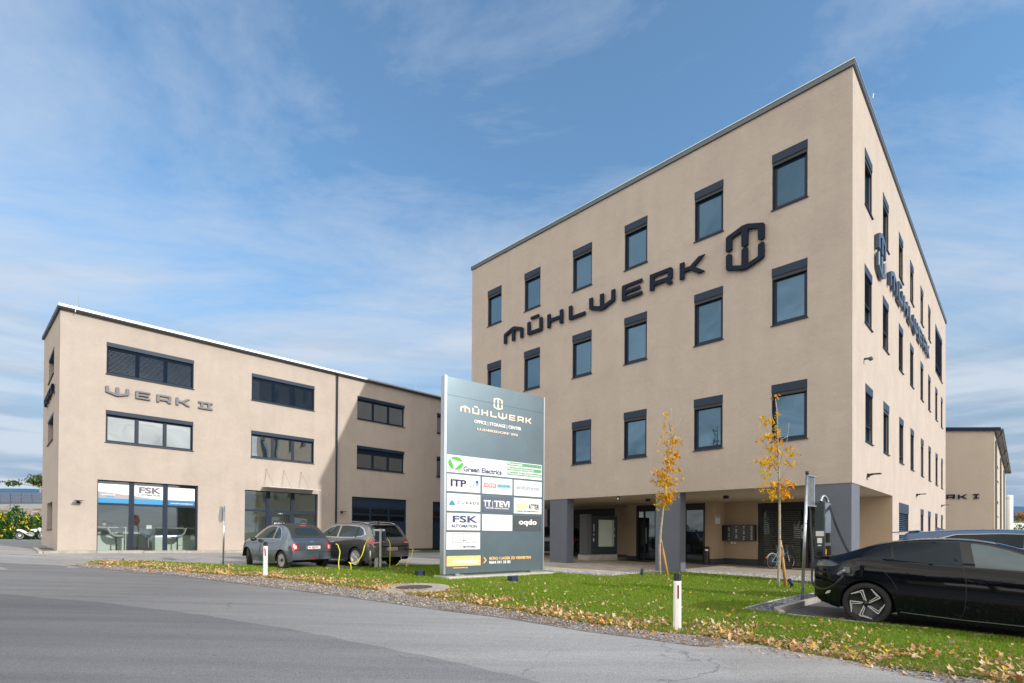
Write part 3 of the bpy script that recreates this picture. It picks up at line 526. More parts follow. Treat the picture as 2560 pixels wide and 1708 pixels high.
# ---------------------------------------------------------------- ground
def gmat(name): 
    m = bpy.data.materials.new(name); m.use_nodes = True; t = m.node_tree; b = t.nodes['Principled BSDF']; b.inputs['Roughness'].default_value = .9; b.inputs['Specular IOR Level'].default_value = .3
    return m, t, b, N(t, 'ShaderNodeNewGeometry')
def asphalt(name, base, light, road=False):
    m, t, b, geo = gmat(name); P = geo.outputs['Position']
    big = N(t, 'ShaderNodeTexNoise', _Scale=.8, _Detail=6.0, _Roughness=.6); mp_ = N(t, 'ShaderNodeMapping')
    mp_.inputs['Rotation'].default_value = (0, 0, R(30)); mp_.inputs['Scale'].default_value = (.20, 2.3, 1); t.links.new(P, mp_.inputs[0]); t.links.new(mp_.outputs[0], big.inputs['Vector'])
    fine = N(t, 'ShaderNodeTexNoise', _Scale=55.0, _Detail=6.0, _Roughness=.8); t.links.new(P, fine.inputs['Vector'])
    vor = N(t, 'ShaderNodeTexVoronoi', _Scale=85.0); t.links.new(P, vor.inputs['Vector'])
    r1 = N(t, 'ShaderNodeMapRange'); r1.inputs[1].default_value = .35; r1.inputs[2].default_value = .65; t.links.new(big.outputs[0], r1.inputs[0])
    x = N(t, 'ShaderNodeMixRGB'); t.links.new(r1.outputs[0], x.inputs[0]); x.inputs[1].default_value = (*base, 1); x.inputs[2].default_value = (*light, 1)
    r2 = N(t, 'ShaderNodeMapRange'); r2.inputs[1].default_value = .3; r2.inputs[2].default_value = .7; r2.inputs[3].default_value = .66; r2.inputs[4].default_value = 1.34; t.links.new(fine.outputs[0], r2.inputs[0])
    r3_ = N(t, 'ShaderNodeMapRange'); r3_.inputs[3].default_value = .78; r3_.inputs[4].default_value = 1.2; t.links.new(vor.outputs['Color'], r3_.inputs[0])
    y = N(t, 'ShaderNodeMixRGB', blend_type='MULTIPLY'); y.inputs[0].default_value = 1; t.links.new(x.outputs[0], y.inputs[1]); t.links.new(M('MULTIPLY', r2.outputs[0], r3_.outputs[0], t), y.inputs[2])
    last = y.outputs[0]
    if road:
        # the newer, darker lane laid along the middle of the road, its edge a little ragged
        A = G(960, 1620); B = G(1360, 1708); dx, dy = B.x-A.x, B.y-A.y; l_ = math.hypot(dx, dy); nx, ny = dy/l_, -dx/l_
        sp_ = N(t, 'ShaderNodeSeparateXYZ'); t.links.new(P, sp_.inputs[0])
        jn = N(t, 'ShaderNodeTexNoise', _Scale=1.4, _Detail=6.0, _Roughness=.7); t.links.new(P, jn.inputs['Vector'])
        sd = M('ADD', M('ADD', M('MULTIPLY', sp_.outputs[0], nx, t), M('MULTIPLY', sp_.outputs[1], ny, t), t), -(A.x*nx+A.y*ny), t)
        sgn = 1 if (0*nx+2*ny-(A.x*nx+A.y*ny)) > 0 else -1
        sd = M('ADD', M('MULTIPLY', sd, sgn, t), M('MULTIPLY', M('SUBTRACT', jn.outputs[0], .5, t), .30, t), t)
        q = N(t, 'ShaderNodeMapRange'); q.inputs[1].default_value = -.03; q.inputs[2].default_value = .08; q.inputs[3].default_value = 1; q.inputs[4].default_value = 1.0; t.links.new(sd, q.inputs[0])
        # cracks, mostly at the ragged outer lane
        cv = N(t, 'ShaderNodeTexVoronoi', feature='DISTANCE_TO_EDGE', _Scale=.9, _Randomness=1.0); cn_ = N(t, 'ShaderNodeTexNoise', _Scale=2.2, _Detail=5.0)
        t.links.new(P, cn_.inputs['Vector']); vm = N(t, 'ShaderNodeMixRGB'); vm.inputs[0].default_value = .32; t.links.new(P, vm.inputs[1]); t.links.new(cn_.outputs['Color'], vm.inputs[2]); t.links.new(vm.outputs[0], cv.inputs['Vector'])
        ck = N(t, 'ShaderNodeMapRange'); ck.inputs[1].default_value = .002; ck.inputs[2].default_value = .009; ck.inputs[3].default_value = .62; ck.inputs[4].default_value = 1; t.links.new(cv.outputs['Distance'], ck.inputs[0])
        gate = N(t, 'ShaderNodeTexNoise', _Scale=.55, _Detail=2.0); t.links.new(P, gate.inputs['Vector']); gr = N(t, 'ShaderNodeMapRange'); gr.inputs[1].default_value = .50; gr.inputs[2].default_value = .56
        xg = N(t, 'ShaderNodeMapRange'); xg.inputs[1].default_value = -1.0; xg.inputs[2].default_value = 2.5; xg.inputs[3].default_value = -.12; xg.inputs[4].default_value = .06; t.links.new(sp_.outputs[0], xg.inputs[0])
        t.links.new(M('ADD', gate.outputs[0], xg.outputs[0], t), gr.inputs[0])
        ckf = M('ADD', M('MULTIPLY', M('SUBTRACT', ck.outputs[0], 1.0, t), gr.outputs[0], t), 1.0, t)
        # small tar spots
        sv = N(t, 'ShaderNodeTexVoronoi', _Scale=2.1, _Randomness=1.0); ms = N(t, 'ShaderNodeMapping'); ms.inputs['Rotation'].default_value = (0, 0, R(37)); ms.inputs['Scale'].default_value = (.8, 2.6, 1); t.links.new(P, ms.inputs[0]); t.links.new(ms.outputs[0], sv.inputs['Vector'])
        ts = N(t, 'ShaderNodeMapRange'); ts.inputs[1].default_value = .035; ts.inputs[2].default_value = .06; ts.inputs[3].default_value = .4; ts.inputs[4].default_value = 1; t.links.new(sv.outputs['Distance'], ts.inputs[0])
        wl = N(t, 'ShaderNodeMapRange'); wl.inputs[1].default_value = -8.0; wl.inputs[2].default_value = 1.0; wl.inputs[3].default_value = .60; wl.inputs[4].default_value = 1.0; t.links.new(sp_.outputs[0], wl.inputs[0])  # darker toward the left: wear plus sheen and shade put into the colour
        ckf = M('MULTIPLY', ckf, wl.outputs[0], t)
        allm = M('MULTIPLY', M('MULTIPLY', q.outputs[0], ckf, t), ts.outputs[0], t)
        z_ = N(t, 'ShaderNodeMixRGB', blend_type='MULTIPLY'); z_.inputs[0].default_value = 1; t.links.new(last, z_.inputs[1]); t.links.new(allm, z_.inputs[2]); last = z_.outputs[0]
    t.links.new(last, b.inputs['Base Color'])
    bp = N(t, 'ShaderNodeBump', _Strength=.7, _Distance=.006); t.links.new(M('ADD', fine.outputs[0], vor.outputs['Distance'], t), bp.inputs['Height']); t.links.new(bp.outputs[0], b.inputs['Normal'])
    return m
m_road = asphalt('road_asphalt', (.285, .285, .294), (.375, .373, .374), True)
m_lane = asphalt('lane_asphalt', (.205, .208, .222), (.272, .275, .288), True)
m_yard = asphalt('yard_asphalt', (.27, .265, .265), (.375, .365, .355))
def stones(name, c1, c2, scale, c3=None, bumpd=.02):
    m, t, b, geo = gmat(name); P = geo.outputs['Position']
    v = N(t, 'ShaderNodeTexVoronoi', _Scale=scale, _Randomness=1.0); t.links.new(P, v.inputs['Vector'])
    sp_ = N(t, 'ShaderNodeSeparateXYZ'); t.links.new(v.outputs['Color'], sp_.inputs[0])
    x = N(t, 'ShaderNodeMixRGB'); t.links.new(sp_.outputs[0], x.inputs[0]); x.inputs[1].default_value = (*c1, 1); x.inputs[2].default_value = (*c2, 1)
    last = x.outputs[0]
    if c3:
        n = N(t, 'ShaderNodeTexNoise', _Scale=2.2, _Detail=6.0, _Roughness=.75); t.links.new(P, n.inputs['Vector']); r = N(t, 'ShaderNodeMapRange'); r.inputs[1].default_value = .48; r.inputs[2].default_value = .62; t.links.new(n.outputs[0], r.inputs[0])
        y = N(t, 'ShaderNodeMixRGB'); t.links.new(r.outputs[0], y.inputs[0]); t.links.new(last, y.inputs[1]); y.inputs[2].default_value = (*c3, 1); last = y.outputs[0]
    t.links.new(last, b.inputs['Base Color'])
    d = N(t, 'ShaderNodeMapRange'); d.inputs[1].default_value = 0; d.inputs[2].default_value = .5; d.inputs[3].default_value = 1; d.inputs[4].default_value = 0; t.links.new(v.outputs['Distance'], d.inputs[0])
    bp = N(t, 'ShaderNodeBump', _Strength=1.0, _Distance=bumpd); t.links.new(d.outputs[0], bp.inputs['Height']); t.links.new(bp.outputs[0], b.inputs['Normal'])
    return m
m_gravel = stones('roadside_gravel', (.11, .10, .095), (.42, .40, .39), 38, (.17, .12, .085))
m_gravel2 = stones('building_gravel', (.16, .16, .17), (.55, .54, .54), 20)
m_gravel3 = stones('dark_bed_gravel', (.05, .055, .065), (.24, .25, .28), 20)
def sheet(name, pts, dz, m, kind='structure', step=1.0, label=None):
    """ground sheet through world points (x, y), draped on the terrain"""
    pts = [(p[0], p[1]) for p in pts]; tris = tessellate_polygon([[Vector((x, y, 0)) for x, y in pts]])
    bm = bmesh.new(); vs = [bm.verts.new((x, y, 0)) for x, y in pts]
    for t_ in tris:
        try: bm.faces.new([vs[i] for i in t_])
        except ValueError: pass
    xs = [p[0] for p in pts]; ys = [p[1] for p in pts]
    for ax, lo, hi in ((0, min(xs), max(xs)), (1, min(ys), max(ys))):
        k = math.ceil(lo/step)*step; n = Vector((1, 0, 0)) if ax == 0 else Vector((0, 1, 0))
        while k < hi:
            bmesh.ops.bisect_plane(bm, geom=bm.verts[:]+bm.edges[:]+bm.faces[:], plane_co=n*k, plane_no=n); k += step
    for v in bm.verts: v.co.z = H(v.co.x, v.co.y)+dz
    bmesh.ops.recalc_face_normals(bm, faces=bm.faces)
    for f in bm.faces:
        if f.normal.z < 0: f.normal_flip()
    me = bpy.data.meshes.new(name); bm.to_mesh(me); bm.free(); me.materials.append(m)
    o = bpy.data.objects.new(name, me); COL.objects.link(o); ORG[o.name] = Vector((0, 0, 0)); tag(o, kind=kind)
    if label: o['label'] = label
    return o
def gp(l): return [(G(*p).x, G(*p).y) for p in l]
E = gp([(169, 1414.7), (286, 1427), (449, 1441), (613, 1461.7), (776, 1482), (940, 1503.8), (1096, 1526), (1266, 1547), (1470.6, 1580.8), (1606.8, 1597.9), (1760, 1620), (1919.6, 1645), (2139, 1672.7), (2358.7, 1707), (2700, 1762)])
yl = G(0, 1406.5)
# yard sheet: coarse, wide
ys_ = [(-70, -8), (60, -8), (60, 70), (-70, 70)]
sheet('yard', ys_, 0, m_yard, step=2.5)
road_pts = [(-60, 9.0+16), (yl.x-2, yl.y+1.0), (yl.x, yl.y)]+E+[(12, -6), (14, -30), (-30, -30), (-60, -2)]
road_pts = [(-60, 40.5), (yl.x, yl.y)]+E+[(E[-1][0]+12, E[-1][1]-9.5), (10, -14), (-20, -14), (-60, 8)]
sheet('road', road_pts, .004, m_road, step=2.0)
lane = gp([(-500, 1440), (-200, 1462), (0, 1486), (250, 1507), (480, 1535), (720, 1572), (960, 1620), (1160, 1662), (1360, 1712), (1560, 1770), (1800, 1860)]); ln = []
for i in range(len(lane)-1):
    (x0, y0), (x1, y1) = lane[i], lane[i+1]; k_ = max(2, int(math.hypot(x1-x0, y1-y0)/.22))
    for j in range(k_): t = j/k_; ln.append((x0+(x1-x0)*t+random.uniform(-.022, .022), y0+(y1-y0)*t+random.uniform(-.03, .03)))
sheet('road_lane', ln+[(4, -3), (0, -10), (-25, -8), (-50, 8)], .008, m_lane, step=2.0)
lawn_near = gp([(216, 1409), (290, 1415), (367.6, 1421.5), (531, 1437.5), (653.6, 1444), (817, 1463.7), (960, 1480), (1090, 1497), (1198, 1514.5), (1368.5, 1543.4), (1504.6, 1565.5), (1640.8, 1582), (1760, 1594), (1846, 1607), (2029, 1641.6), (2212, 1670.8), (2432, 1697.5), (2700, 1739)])
lawn_far = gp([(2700, 1620), (2556, 1601.3), (2212, 1566.5), (2003.8, 1543.5), (1967, 1539), (1857.4, 1526.3), (2025.7, 1487.8), (2105, 1469.5), (2026.5, 1458.7), (1875, 1443), (1711.6, 1432), (1637, 1432.5), (1580, 1438), (1535, 1442.5), (1460, 1439), (1359, 1431), (1230, 1422), (1100, 1413.7), (933, 1417), (850, 1422), (555.6, 1413.5), (392, 1404.5), (229, 1404.5)])
lawn = lawn_near+lawn_far
gr_in = [(x*1.0+.25*.6, y+.5) for x, y in lawn_near]
sheet('roadside_gravel', E+[(x+.25, y+.45) for x, y in lawn_near[::-1]], .010, m_gravel, step=2.0)
m_soil, t_, b_, g_ = gmat('lawn_base'); n_ = N(t_, 'ShaderNodeTexNoise', _Scale=3.0, _Detail=6.0); t_.links.new(g_.outputs['Position'], n_.inputs['Vector'])
x_ = N(t_, 'ShaderNodeMixRGB'); t_.links.new(n_.outputs[0], x_.inputs[0]); x_.inputs[1].default_value = (.035, .085, .012, 1); x_.inputs[2].default_value = (.10, .15, .025, 1); t_.links.new(x_.outputs[0], b_.inputs['Base Color'])
sheet('lawn_soil', lawn, .020, m_soil, step=1.5)
# paving and gravel by the tall building
pav = gp([(1240, 1418), (1358.8, 1423), (1465, 1431.8), (1527, 1437), (1572, 1431.8), (1633, 1425.5), (1712, 1423.5), (1865.8, 1433.9), (2026.6, 1444.6), (2130, 1452)])
e1 = C+D1*6.9+D2*-.5; e2 = C+D1*6.9+D2*19
m_pave = mat('paving', (.47, .43, .375), .85, bump=.3, bscale=60, var=.30, vscale=1.6, var_col=(.33, .29, .24))
sheet('paving', pav+[(C.x+.6, C.y-.6), (e1.x, e1.y), (e2.x, e2.y)], .012, m_pave, step=2.0)
sheet('building_gravel', gp([(1240, 1418), (1358.8, 1423), (1465, 1431.8), (1527, 1437), (1572, 1431.8), (1633, 1425.5), (1712, 1423.5), (1865.8, 1433.9), (2026.6, 1444.6), (2130, 1452), (2160, 1466), (2105, 1474), (2026.5, 1462), (1875, 1447), (1711.6, 1436), (1637, 1437), (1535, 1446), (1460, 1443), (1359, 1434), (1230, 1425)]), .016, m_gravel2, step=2.0)
sheet('charger_bed', gp([(1857.4, 1526.3), (2025.7, 1487.8), (2105, 1469.5), (2230, 1478), (2044, 1506), (1949, 1532), (1940, 1537)]), .024, m_gravel3, step=2.0)
m_park = asphalt('parking_asphalt', (.085, .08, .08), (.13, .125, .12))
sheet('parking', gp([(1967, 1540), (1954, 1533), (2046, 1507), (2240, 1463)])+[(13.5, 13.5), (17, 9), (12, 3.5)]+gp([(2700, 1620), (2556, 1601.3), (2212, 1566.5), (2003.8, 1543.5)]), .006, m_park, step=2.0)
# kerbs
def kerb(pts, wd, ht, m, name='kerb', cap=None, dz=0):
    mb = MB()
    for i in range(len(pts)-1):
        a = Vector((pts[i][0], pts[i][1], 0)); b = Vector((pts[i+1][0], pts[i+1][1], 0)); d = (b-a).normalized(); n = Vector((-d.y, d.x, 0))*wd; ln = (b-a).length; k = max(1, int(ln/1.0)); 
        for j in range(k):
            p = a+(b-a)*j/k+d*.004; q = a+(b-a)*(j+1)/k-d*.004; zp, zq = H(p.x, p.y)+dz, H(q.x, q.y)+dz
            mb.hexa([p+Z*(zp-.1), q+Z*(zq-.1), q+n+Z*(zq-.1), p+n+Z*(zp-.1), p+Z*(zp+ht), q+Z*(zq+ht), q+n+Z*(zq+ht), p+n+Z*(zp+ht)])
    o = mb.build(name, m); bevel(o, .008, 1); return tag(o, cap, 'kerb', kind='structure')
kerb(gp([(1962, 1540), (1949, 1532), (2044, 1506), (2240, 1462)]), .10, .10, m_kerb)
kerb(gp([(1857.4, 1526.3), (2025.7, 1487.8), (2110, 1468)]), .05, .04, m_conc, 'bed_edging')
kerb(gp([(1967, 1540), (2003.8, 1544.5), (2212, 1567.5), (2556, 1602.3), (2700, 1621)]), .05, .045, m_conc, 'parking_edging')
# raised strip in front of the left building
mb = MB()
for k in range(11):
    a0, a1 = -.45+k*1.62, -.45+(k+1)*1.62-.012; p = wf.P((a0+a1)/2, 0, .2); zt = H(p.x, p.y)+.085
    q = [wf.P(a0, 0, .62), wf.P(a1, 0, .62), wf.P(a1, 0, .0), wf.P(a0, 0, .0)]
    mb.hexa([v+Z*(zt-.3) for v in q]+[v+Z*zt for v in q])
tag(bevel(mb.build('building_kerb', m_kerb), .008, 1), kind='structure')
mb = MB(); q = [wf.P(-.47, 0, .62), wf.P(-.47, 0, -3), wf.P(-.59, 0, -3), wf.P(-.59, 0, .62)]; mb.hexa([v+Z*-1.2 for v in q]+[v+Z*(H(v.x, v.y)+.085) for v in q]); tag(mb.build('building_kerb', m_kerb), kind='structure')
mb = MB(); q = [wf.P(-.46, 0, .0), wf.P(-.46, 0, -3), wf.P(-.0, 0, -3), wf.P(-.0, 0, .0)][::-1]; mb.face([v+Z*(H(v.x, v.y)+.05) for v in q]); tag(mb.build('building_gravel', m_gravel3), kind='structure')
# painted lines
m_line = mat('worn_line', (.50, .50, .49), .8, var=.35, vscale=6); m_line2 = mat('faint_line', (.33, .33, .33), .85, var=.3, vscale=5)
def line(a, b, wd, m, name='road_marking'):
    A, B = G(*a), G(*b); d = Vector((B.x-A.x, B.y-A.y, 0)).normalized(); n = Vector((-d.y, d.x, 0))*wd/2
    sheet(name, [(A+n)[:2], (B+n)[:2], (B-n)[:2], (A-n)[:2]], .008, m, step=2.5)
line((0, 1384), (203, 1393), .14, m_line)
for a, b in (((235, 1393.5), (318, 1393.5)), ((335, 1395), (410, 1395)), ((428, 1395.5), (498, 1396.5))): line(a, b, .9, m_line2)
# wide ground to the horizon
m_far, t_, b_, g_ = gmat('far_fields'); n_ = N(t_, 'ShaderNodeTexNoise', _Scale=.02, _Detail=6.0); t_.links.new(g_.outputs['Position'], n_.inputs['Vector']); x_ = N(t_, 'ShaderNodeMixRGB'); t_.links.new(n_.outputs[0], x_.inputs[0]); x_.inputs[1].default_value = (.07, .11, .03, 1); x_.inputs[2].default_value = (.17, .15, .08, 1); t_.links.new(x_.outputs[0], b_.inputs['Base Color'])
bm = bmesh.new(); gx = [-2500, -600, -200, -110, -70, -40, -10, 20, 60, 110, 200, 600, 2500]; gy = [-2500, -400, -60, -8, 10, 30, 50, 70, 110, 200, 500, 3500]
vv = [[bm.verts.new((x, y, min(H(max(min(x, 60), -70), max(min(y, 70), -8)), -.62)-.05)) for x in gx] for y in gy]
for j in range(len(gy)-1):
    for i in range(len(gx)-1): bm.faces.new((vv[j][i], vv[j][i+1], vv[j+1][i+1], vv[j+1][i]))
me = bpy.data.meshes.new('ground'); bm.to_mesh(me); bm.free(); me.materials.append(m_far); o = bpy.data.objects.new('ground', me); COL.objects.link(o); tag(o, kind='structure')
# ---------------------------------------------------------------- vegetation and litter
def inside(px, py, poly):
    c = np.zeros(len(px), bool); n = len(poly)
    for i in range(n):
        x0, y0 = poly[i]; x1, y1 = poly[(i+1) % n]
        if y0 == y1: continue
        k = ((y0 > py) != (y1 > py)) & (px < (x1-x0)*(py-y0)/(y1-y0)+x0); c ^= k
    return c
def dist(px, py, line_):
    d = np.full(len(px), 1e9)
    for i in range(len(line_)-1):
        x0, y0 = line_[i]; x1, y1 = line_[i+1]; dx, dy = x1-x0, y1-y0; t = np.clip(((px-x0)*dx+(py-y0)*dy)/(dx*dx+dy*dy), 0, 1)
        d = np.minimum(d, np.hypot(px-x0-t*dx, py-y0-t*dy))
    return d
def bigmesh(name, V, F_, m, col=None, label=None, cat=None, kind=None):
    me = bpy.data.meshes.new(name); nv = len(V); nf, k = F_.shape
    me.vertices.add(nv); me.vertices.foreach_set('co', V.ravel()); me.loops.add(nf*k); me.polygons.add(nf)
    me.loops.foreach_set('vertex_index', F_.ravel().astype(np.int32)); me.polygons.foreach_set('loop_start', np.arange(0, nf*k, k, dtype=np.int32)); me.polygons.foreach_set('loop_total', np.full(nf, k, np.int32))
    me.update(calc_edges=True); me.materials.append(m)
    if col is not None:
        a = me.color_attributes.new('tone', 'FLOAT_COLOR', 'POINT'); a.data.foreach_set('color', np.c_[col, np.ones(nv)].ravel())
    o = bpy.data.objects.new(name, me); COL.objects.link(o); tag(o, label, cat, kind=kind); return o
def vmat(name, rough=.7, trans=.3, spec=.3):
    m = bpy.data.materials.new(name); m.use_nodes = True; t = m.node_tree; b = t.nodes['Principled BSDF']; b.inputs['Roughness'].default_value = rough; b.inputs['Specular IOR Level'].default_value = spec
    a = N(t, 'ShaderNodeVertexColor', layer_name='tone'); t.links.new(a.outputs[0], b.inputs['Base Color'])
    if trans:
        tr = N(t, 'ShaderNodeBsdfTranslucent'); t.links.new(a.outputs[0], tr.inputs[0]); x = N(t, 'ShaderNodeMixShader'); x.inputs[0].default_value = trans
        t.links.new(b.outputs[0], x.inputs[1]); t.links.new(tr.outputs[0], x.inputs[2]); t.links.new(x.outputs[0], t.nodes['Material Output'].inputs[0])
    return m
rng = np.random.default_rng(3)
def blades(n, poly, name, hgt, wd, label, edge=None):
    xs = [p[0] for p in poly]; ys = [p[1] for p in poly]; X = []; Y = []; tot = 0
    while tot < n:
        x = rng.uniform(min(xs), max(xs), n*3); y = rng.uniform(min(ys), max(ys), n*3); k = inside(x, y, poly) & (np.hypot(x+2.38, y-12.98) > .86)
        r2 = x*x+y*y; k &= rng.uniform(0, 1, len(x)) < np.clip(130/r2, .25, 1); x, y = x[k], y[k]; X.append(x); Y.append(y); tot += len(x)
    x = np.concatenate(X)[:n]; y = np.concatenate(Y)[:n]; z = h(x, y)+.018
    a = rng.uniform(0, 2*math.pi, n); r = np.hypot(x, y); wv = wd*(r/11)*rng.uniform(.7, 1.3, n)
    tuft = .5+.5*np.sin(x*3.1+np.sin(y*2.3)*2)*np.sin(y*2.7+np.sin(x*1.7)*2)
    hv = hgt*rng.uniform(.55, 1.35, n)*(.75+.5*tuft)
    lx, ly = rng.normal(0, .45, n)*hv, rng.normal(0, .45, n)*hv
    ca, sa = np.cos(a)*wv/2, np.sin(a)*wv/2
    V = np.stack([np.c_[x-ca, y-sa, z], np.c_[x+ca, y+sa, z], np.c_[x+lx, y+ly, z+hv]], 1).reshape(-1, 3); Fc = np.arange(3*n).reshape(-1, 3)
    g = rng.uniform(0, 1, n)[:, None]; dry = (rng.uniform(0, 1, n) < (.05+.07*tuft))[:, None]
    big_ = (.5+.5*np.sin(x*.9+1.3)*np.cos(y*.8+x*.3))[:, None]
    c = np.array([.10, .23, .008])*(1-g)+np.array([.26, .40, .02])*g; c = c*(1-.35*big_)+np.array([.26, .32, .05])*.35*big_
    if edge is not None:
        e_ = np.exp(-dist(x, y, edge)/.5)[:, None]; c = c*(1-.6*e_)+np.array([.28, .29, .06])*.6*e_
    c = np.where(dry, np.array([.40, .36, .14]), c)
    return bigmesh(name, V, Fc, m_grass, np.repeat(c, 3, 0), label, 'grass', 'stuff')
m_grass = vmat('grass_blades', .6, .35)
blades(260000, lawn, 'grass', .050, .013, 'short green lawn between the road and the buildings', lawn_near)
# leaves: small lobed maple shapes
star = []
for k in range(10):
    t_ = 2*math.pi*k/10; rr = (1.0, .58)[k % 2]; star.append((math.cos(t_)*rr, math.sin(t_)*rr))
star = np.array(star)
def leafmesh(P, size, col, name, m, tilt=.5, label=None, cat=None, kind=None, parent=None):
    n = len(P); V = np.zeros((n, 11, 3)); a = rng.uniform(0, 2*math.pi, n); tx = rng.normal(0, tilt, n); ty = rng.normal(0, tilt, n); cup = rng.uniform(-.1, .5, n)
    u = np.c_[np.cos(a), np.sin(a), tx]; v = np.c_[-np.sin(a), np.cos(a), ty]; w_ = np.cross(u, v)
    V[:, 0] = P
    for k in range(10):
        r_ = size*rng.uniform(.55, 1.2, n); V[:, k+1] = P+u*(star[k, 0]*r_)[:, None]+v*(star[k, 1]*r_)[:, None]+w_*(cup*r_*(np.hypot(*star[k])**2))[:, None]
    Fc = np.array([[0, k+1, (k+1) % 10+1] for k in range(10)]); Fa = (Fc[None]+np.arange(n)[:, None, None]*11).reshape(-1, 3)
    o = bigmesh(name, V.reshape(-1, 3), Fa, m, np.repeat(col, 11, 0), label, cat, kind)
    if parent is not None: o.parent = parent; o.data.transform(Matrix.Translation(-ORG[parent.name]))
    return o
m_leaf = vmat('dry_leaf', .6, .25)
def leafcols(n, pal, w_):
    c = np.array(pal)[rng.choice(len(pal), n, p=np.array(w_)/sum(w_))]; return np.clip(c*rng.uniform(.75, 1.2, (n, 1)), 0, 1)
def scatter(n, poly, edge, f):
    xs = [p[0] for p in poly]; ys = [p[1] for p in poly]; X = []; Y = []; tot = 0
    while tot < n:
        x = rng.uniform(min(xs), max(xs), 60000); y = rng.uniform(min(ys), max(ys), 60000); k = inside(x, y, poly); k &= (np.hypot(x+2.38, y-12.98) > .60) | (rng.uniform(0, 1, len(x)) < .06); x, y = x[k], y[k]
        k = rng.uniform(0, 1, len(x)) < f(dist(x, y, edge), x, y); X.append(x[k]); Y.append(y[k]); tot += k.sum()
    return np.concatenate(X)[:n], np.concatenate(Y)[:n]
pal = [(.62, .40, .20), (.72, .50, .30), (.75, .48, .06), (.55, .28, .10), (.70, .56, .40), (.35, .18, .08)]
x, y = scatter(11500, lawn, lawn_near, lambda d, x, y: np.clip(np.exp(-(d/.75)**1.3)+.022, 0, 1)*(.12+.88*(np.sin(x*2.2+y)*np.sin(y*3.1-x)>-.35)))
P = np.c_[x, y, h(x, y)+.035+rng.uniform(0, .045, len(x))]
leafmesh(P, (.012+.036*rng.uniform(0, 1, len(x))**1.6), leafcols(len(x), pal, (30, 26, 12, 14, 14, 8)), 'fallen_leaves', m_leaf, .55, 'yellow and brown maple leaves lying along the edge of the lawn', 'fallen leaves', 'stuff')
strip = E+[(x+.1, y+.3) for x, y in lawn_near[::-1]]
x, y = scatter(5200, strip, lawn_near, lambda d, x, y: np.clip(np.exp(-d/.30), 0, 1)+.10); P = np.c_[x, y, h(x, y)+.02+rng.uniform(0, .02, len(x))]
leafmesh(P, rng.uniform(.008, .030, len(x)), leafcols(len(x), pal, (30, 20, 3, 25, 16, 20)), 'leaf_litter', m_leaf, .5, 'brown crumbled leaf litter on the roadside gravel', 'leaf litter', 'stuff')
# pebbles
ico = np.array([(0, 0, 1), (.9, 0, .1), (.28, .85, -.1), (-.72, .52, .1), (-.72, -.52, -.1), (.28, -.85, .1), (0, 0, -1)]); icf = np.array([(0, 1, 2), (0, 2, 3), (0, 3, 4), (0, 4, 5), (0, 5, 1), (6, 2, 1), (6, 3, 2), (6, 4, 3), (6, 5, 4), (6, 1, 5)])
def pebbles(x, y, size, cols, name, label):
    n = len(x); a = rng.uniform(0, 6.28, n); sc = rng.uniform(.6, 1.3, (n, 3))*np.array([1.25, .9, .6]); V = ico[None]*sc[:, None]*size[:, None, None]
    ca, sa = np.cos(a)[:, None], np.sin(a)[:, None]; V = np.stack([V[..., 0]*ca-V[..., 1]*sa, V[..., 0]*sa+V[..., 1]*ca, V[..., 2]], -1)+np.c_[x, y, h(x, y)+.018][:, None]
    Fa = (icf[None]+np.arange(n)[:, None, None]*7).reshape(-1, 3)
    return bigmesh(name, V.reshape(-1, 3), Fa, vmat(name+'_stone', .85, 0), np.repeat(cols, 7, 0), label, 'gravel', 'stuff')
greys = [(.42, .41, .40), (.28, .27, .27), (.55, .54, .53), (.16, .15, .15), (.34, .29, .25)]
x, y = scatter(15000, strip, E, lambda d, x, y: np.clip(.1+d*2, 0, .8)); pebbles(x, y, rng.uniform(.006, .020, len(x)), leafcols(len(x), greys, (3, 4, 2, 3, 2)), 'pebbles', 'small grey stones of the roadside gravel strip')
bgp = gp([(1240, 1418), (1358.8, 1423), (1465, 1431.8), (1527, 1437), (1572, 1431.8), (1633, 1425.5), (1712, 1423.5), (1865.8, 1433.9), (2026.6, 1444.6), (2130, 1452), (2105, 1470), (2026.5, 1458.7), (1875, 1443), (1711.6, 1432), (1637, 1433), (1535, 1442), (1460, 1439), (1359, 1430), (1230, 1422)])
x, y = scatter(9000, bgp, bgp, lambda d, x, y: np.ones(len(x))); pebbles(x, y, rng.uniform(.015, .034, len(x)), leafcols(len(x), [(.5, .5, .51), (.3, .3, .31), (.62, .61, .6), (.2, .2, .21)], (3, 3, 2, 1)), 'building_pebbles', 'grey gravel border beside the paved floor under the tall building')
bed = gp([(1863, 1526.3), (2025.7, 1490), (2105, 1472), (2200, 1474), (2044, 1504), (1945, 1531)])
x, y = scatter(4200, bed, bed, lambda d, x, y: np.ones(len(x))); pebbles(x, y, rng.uniform(.013, .03, len(x)), leafcols(len(x), [(.12, .13, .15), (.22, .23, .26), (.35, .36, .38), (.07, .07, .08)], (3, 3, 1, 2)), 'bed_pebbles', 'dark crushed stones in the bed round the tall sign pole')
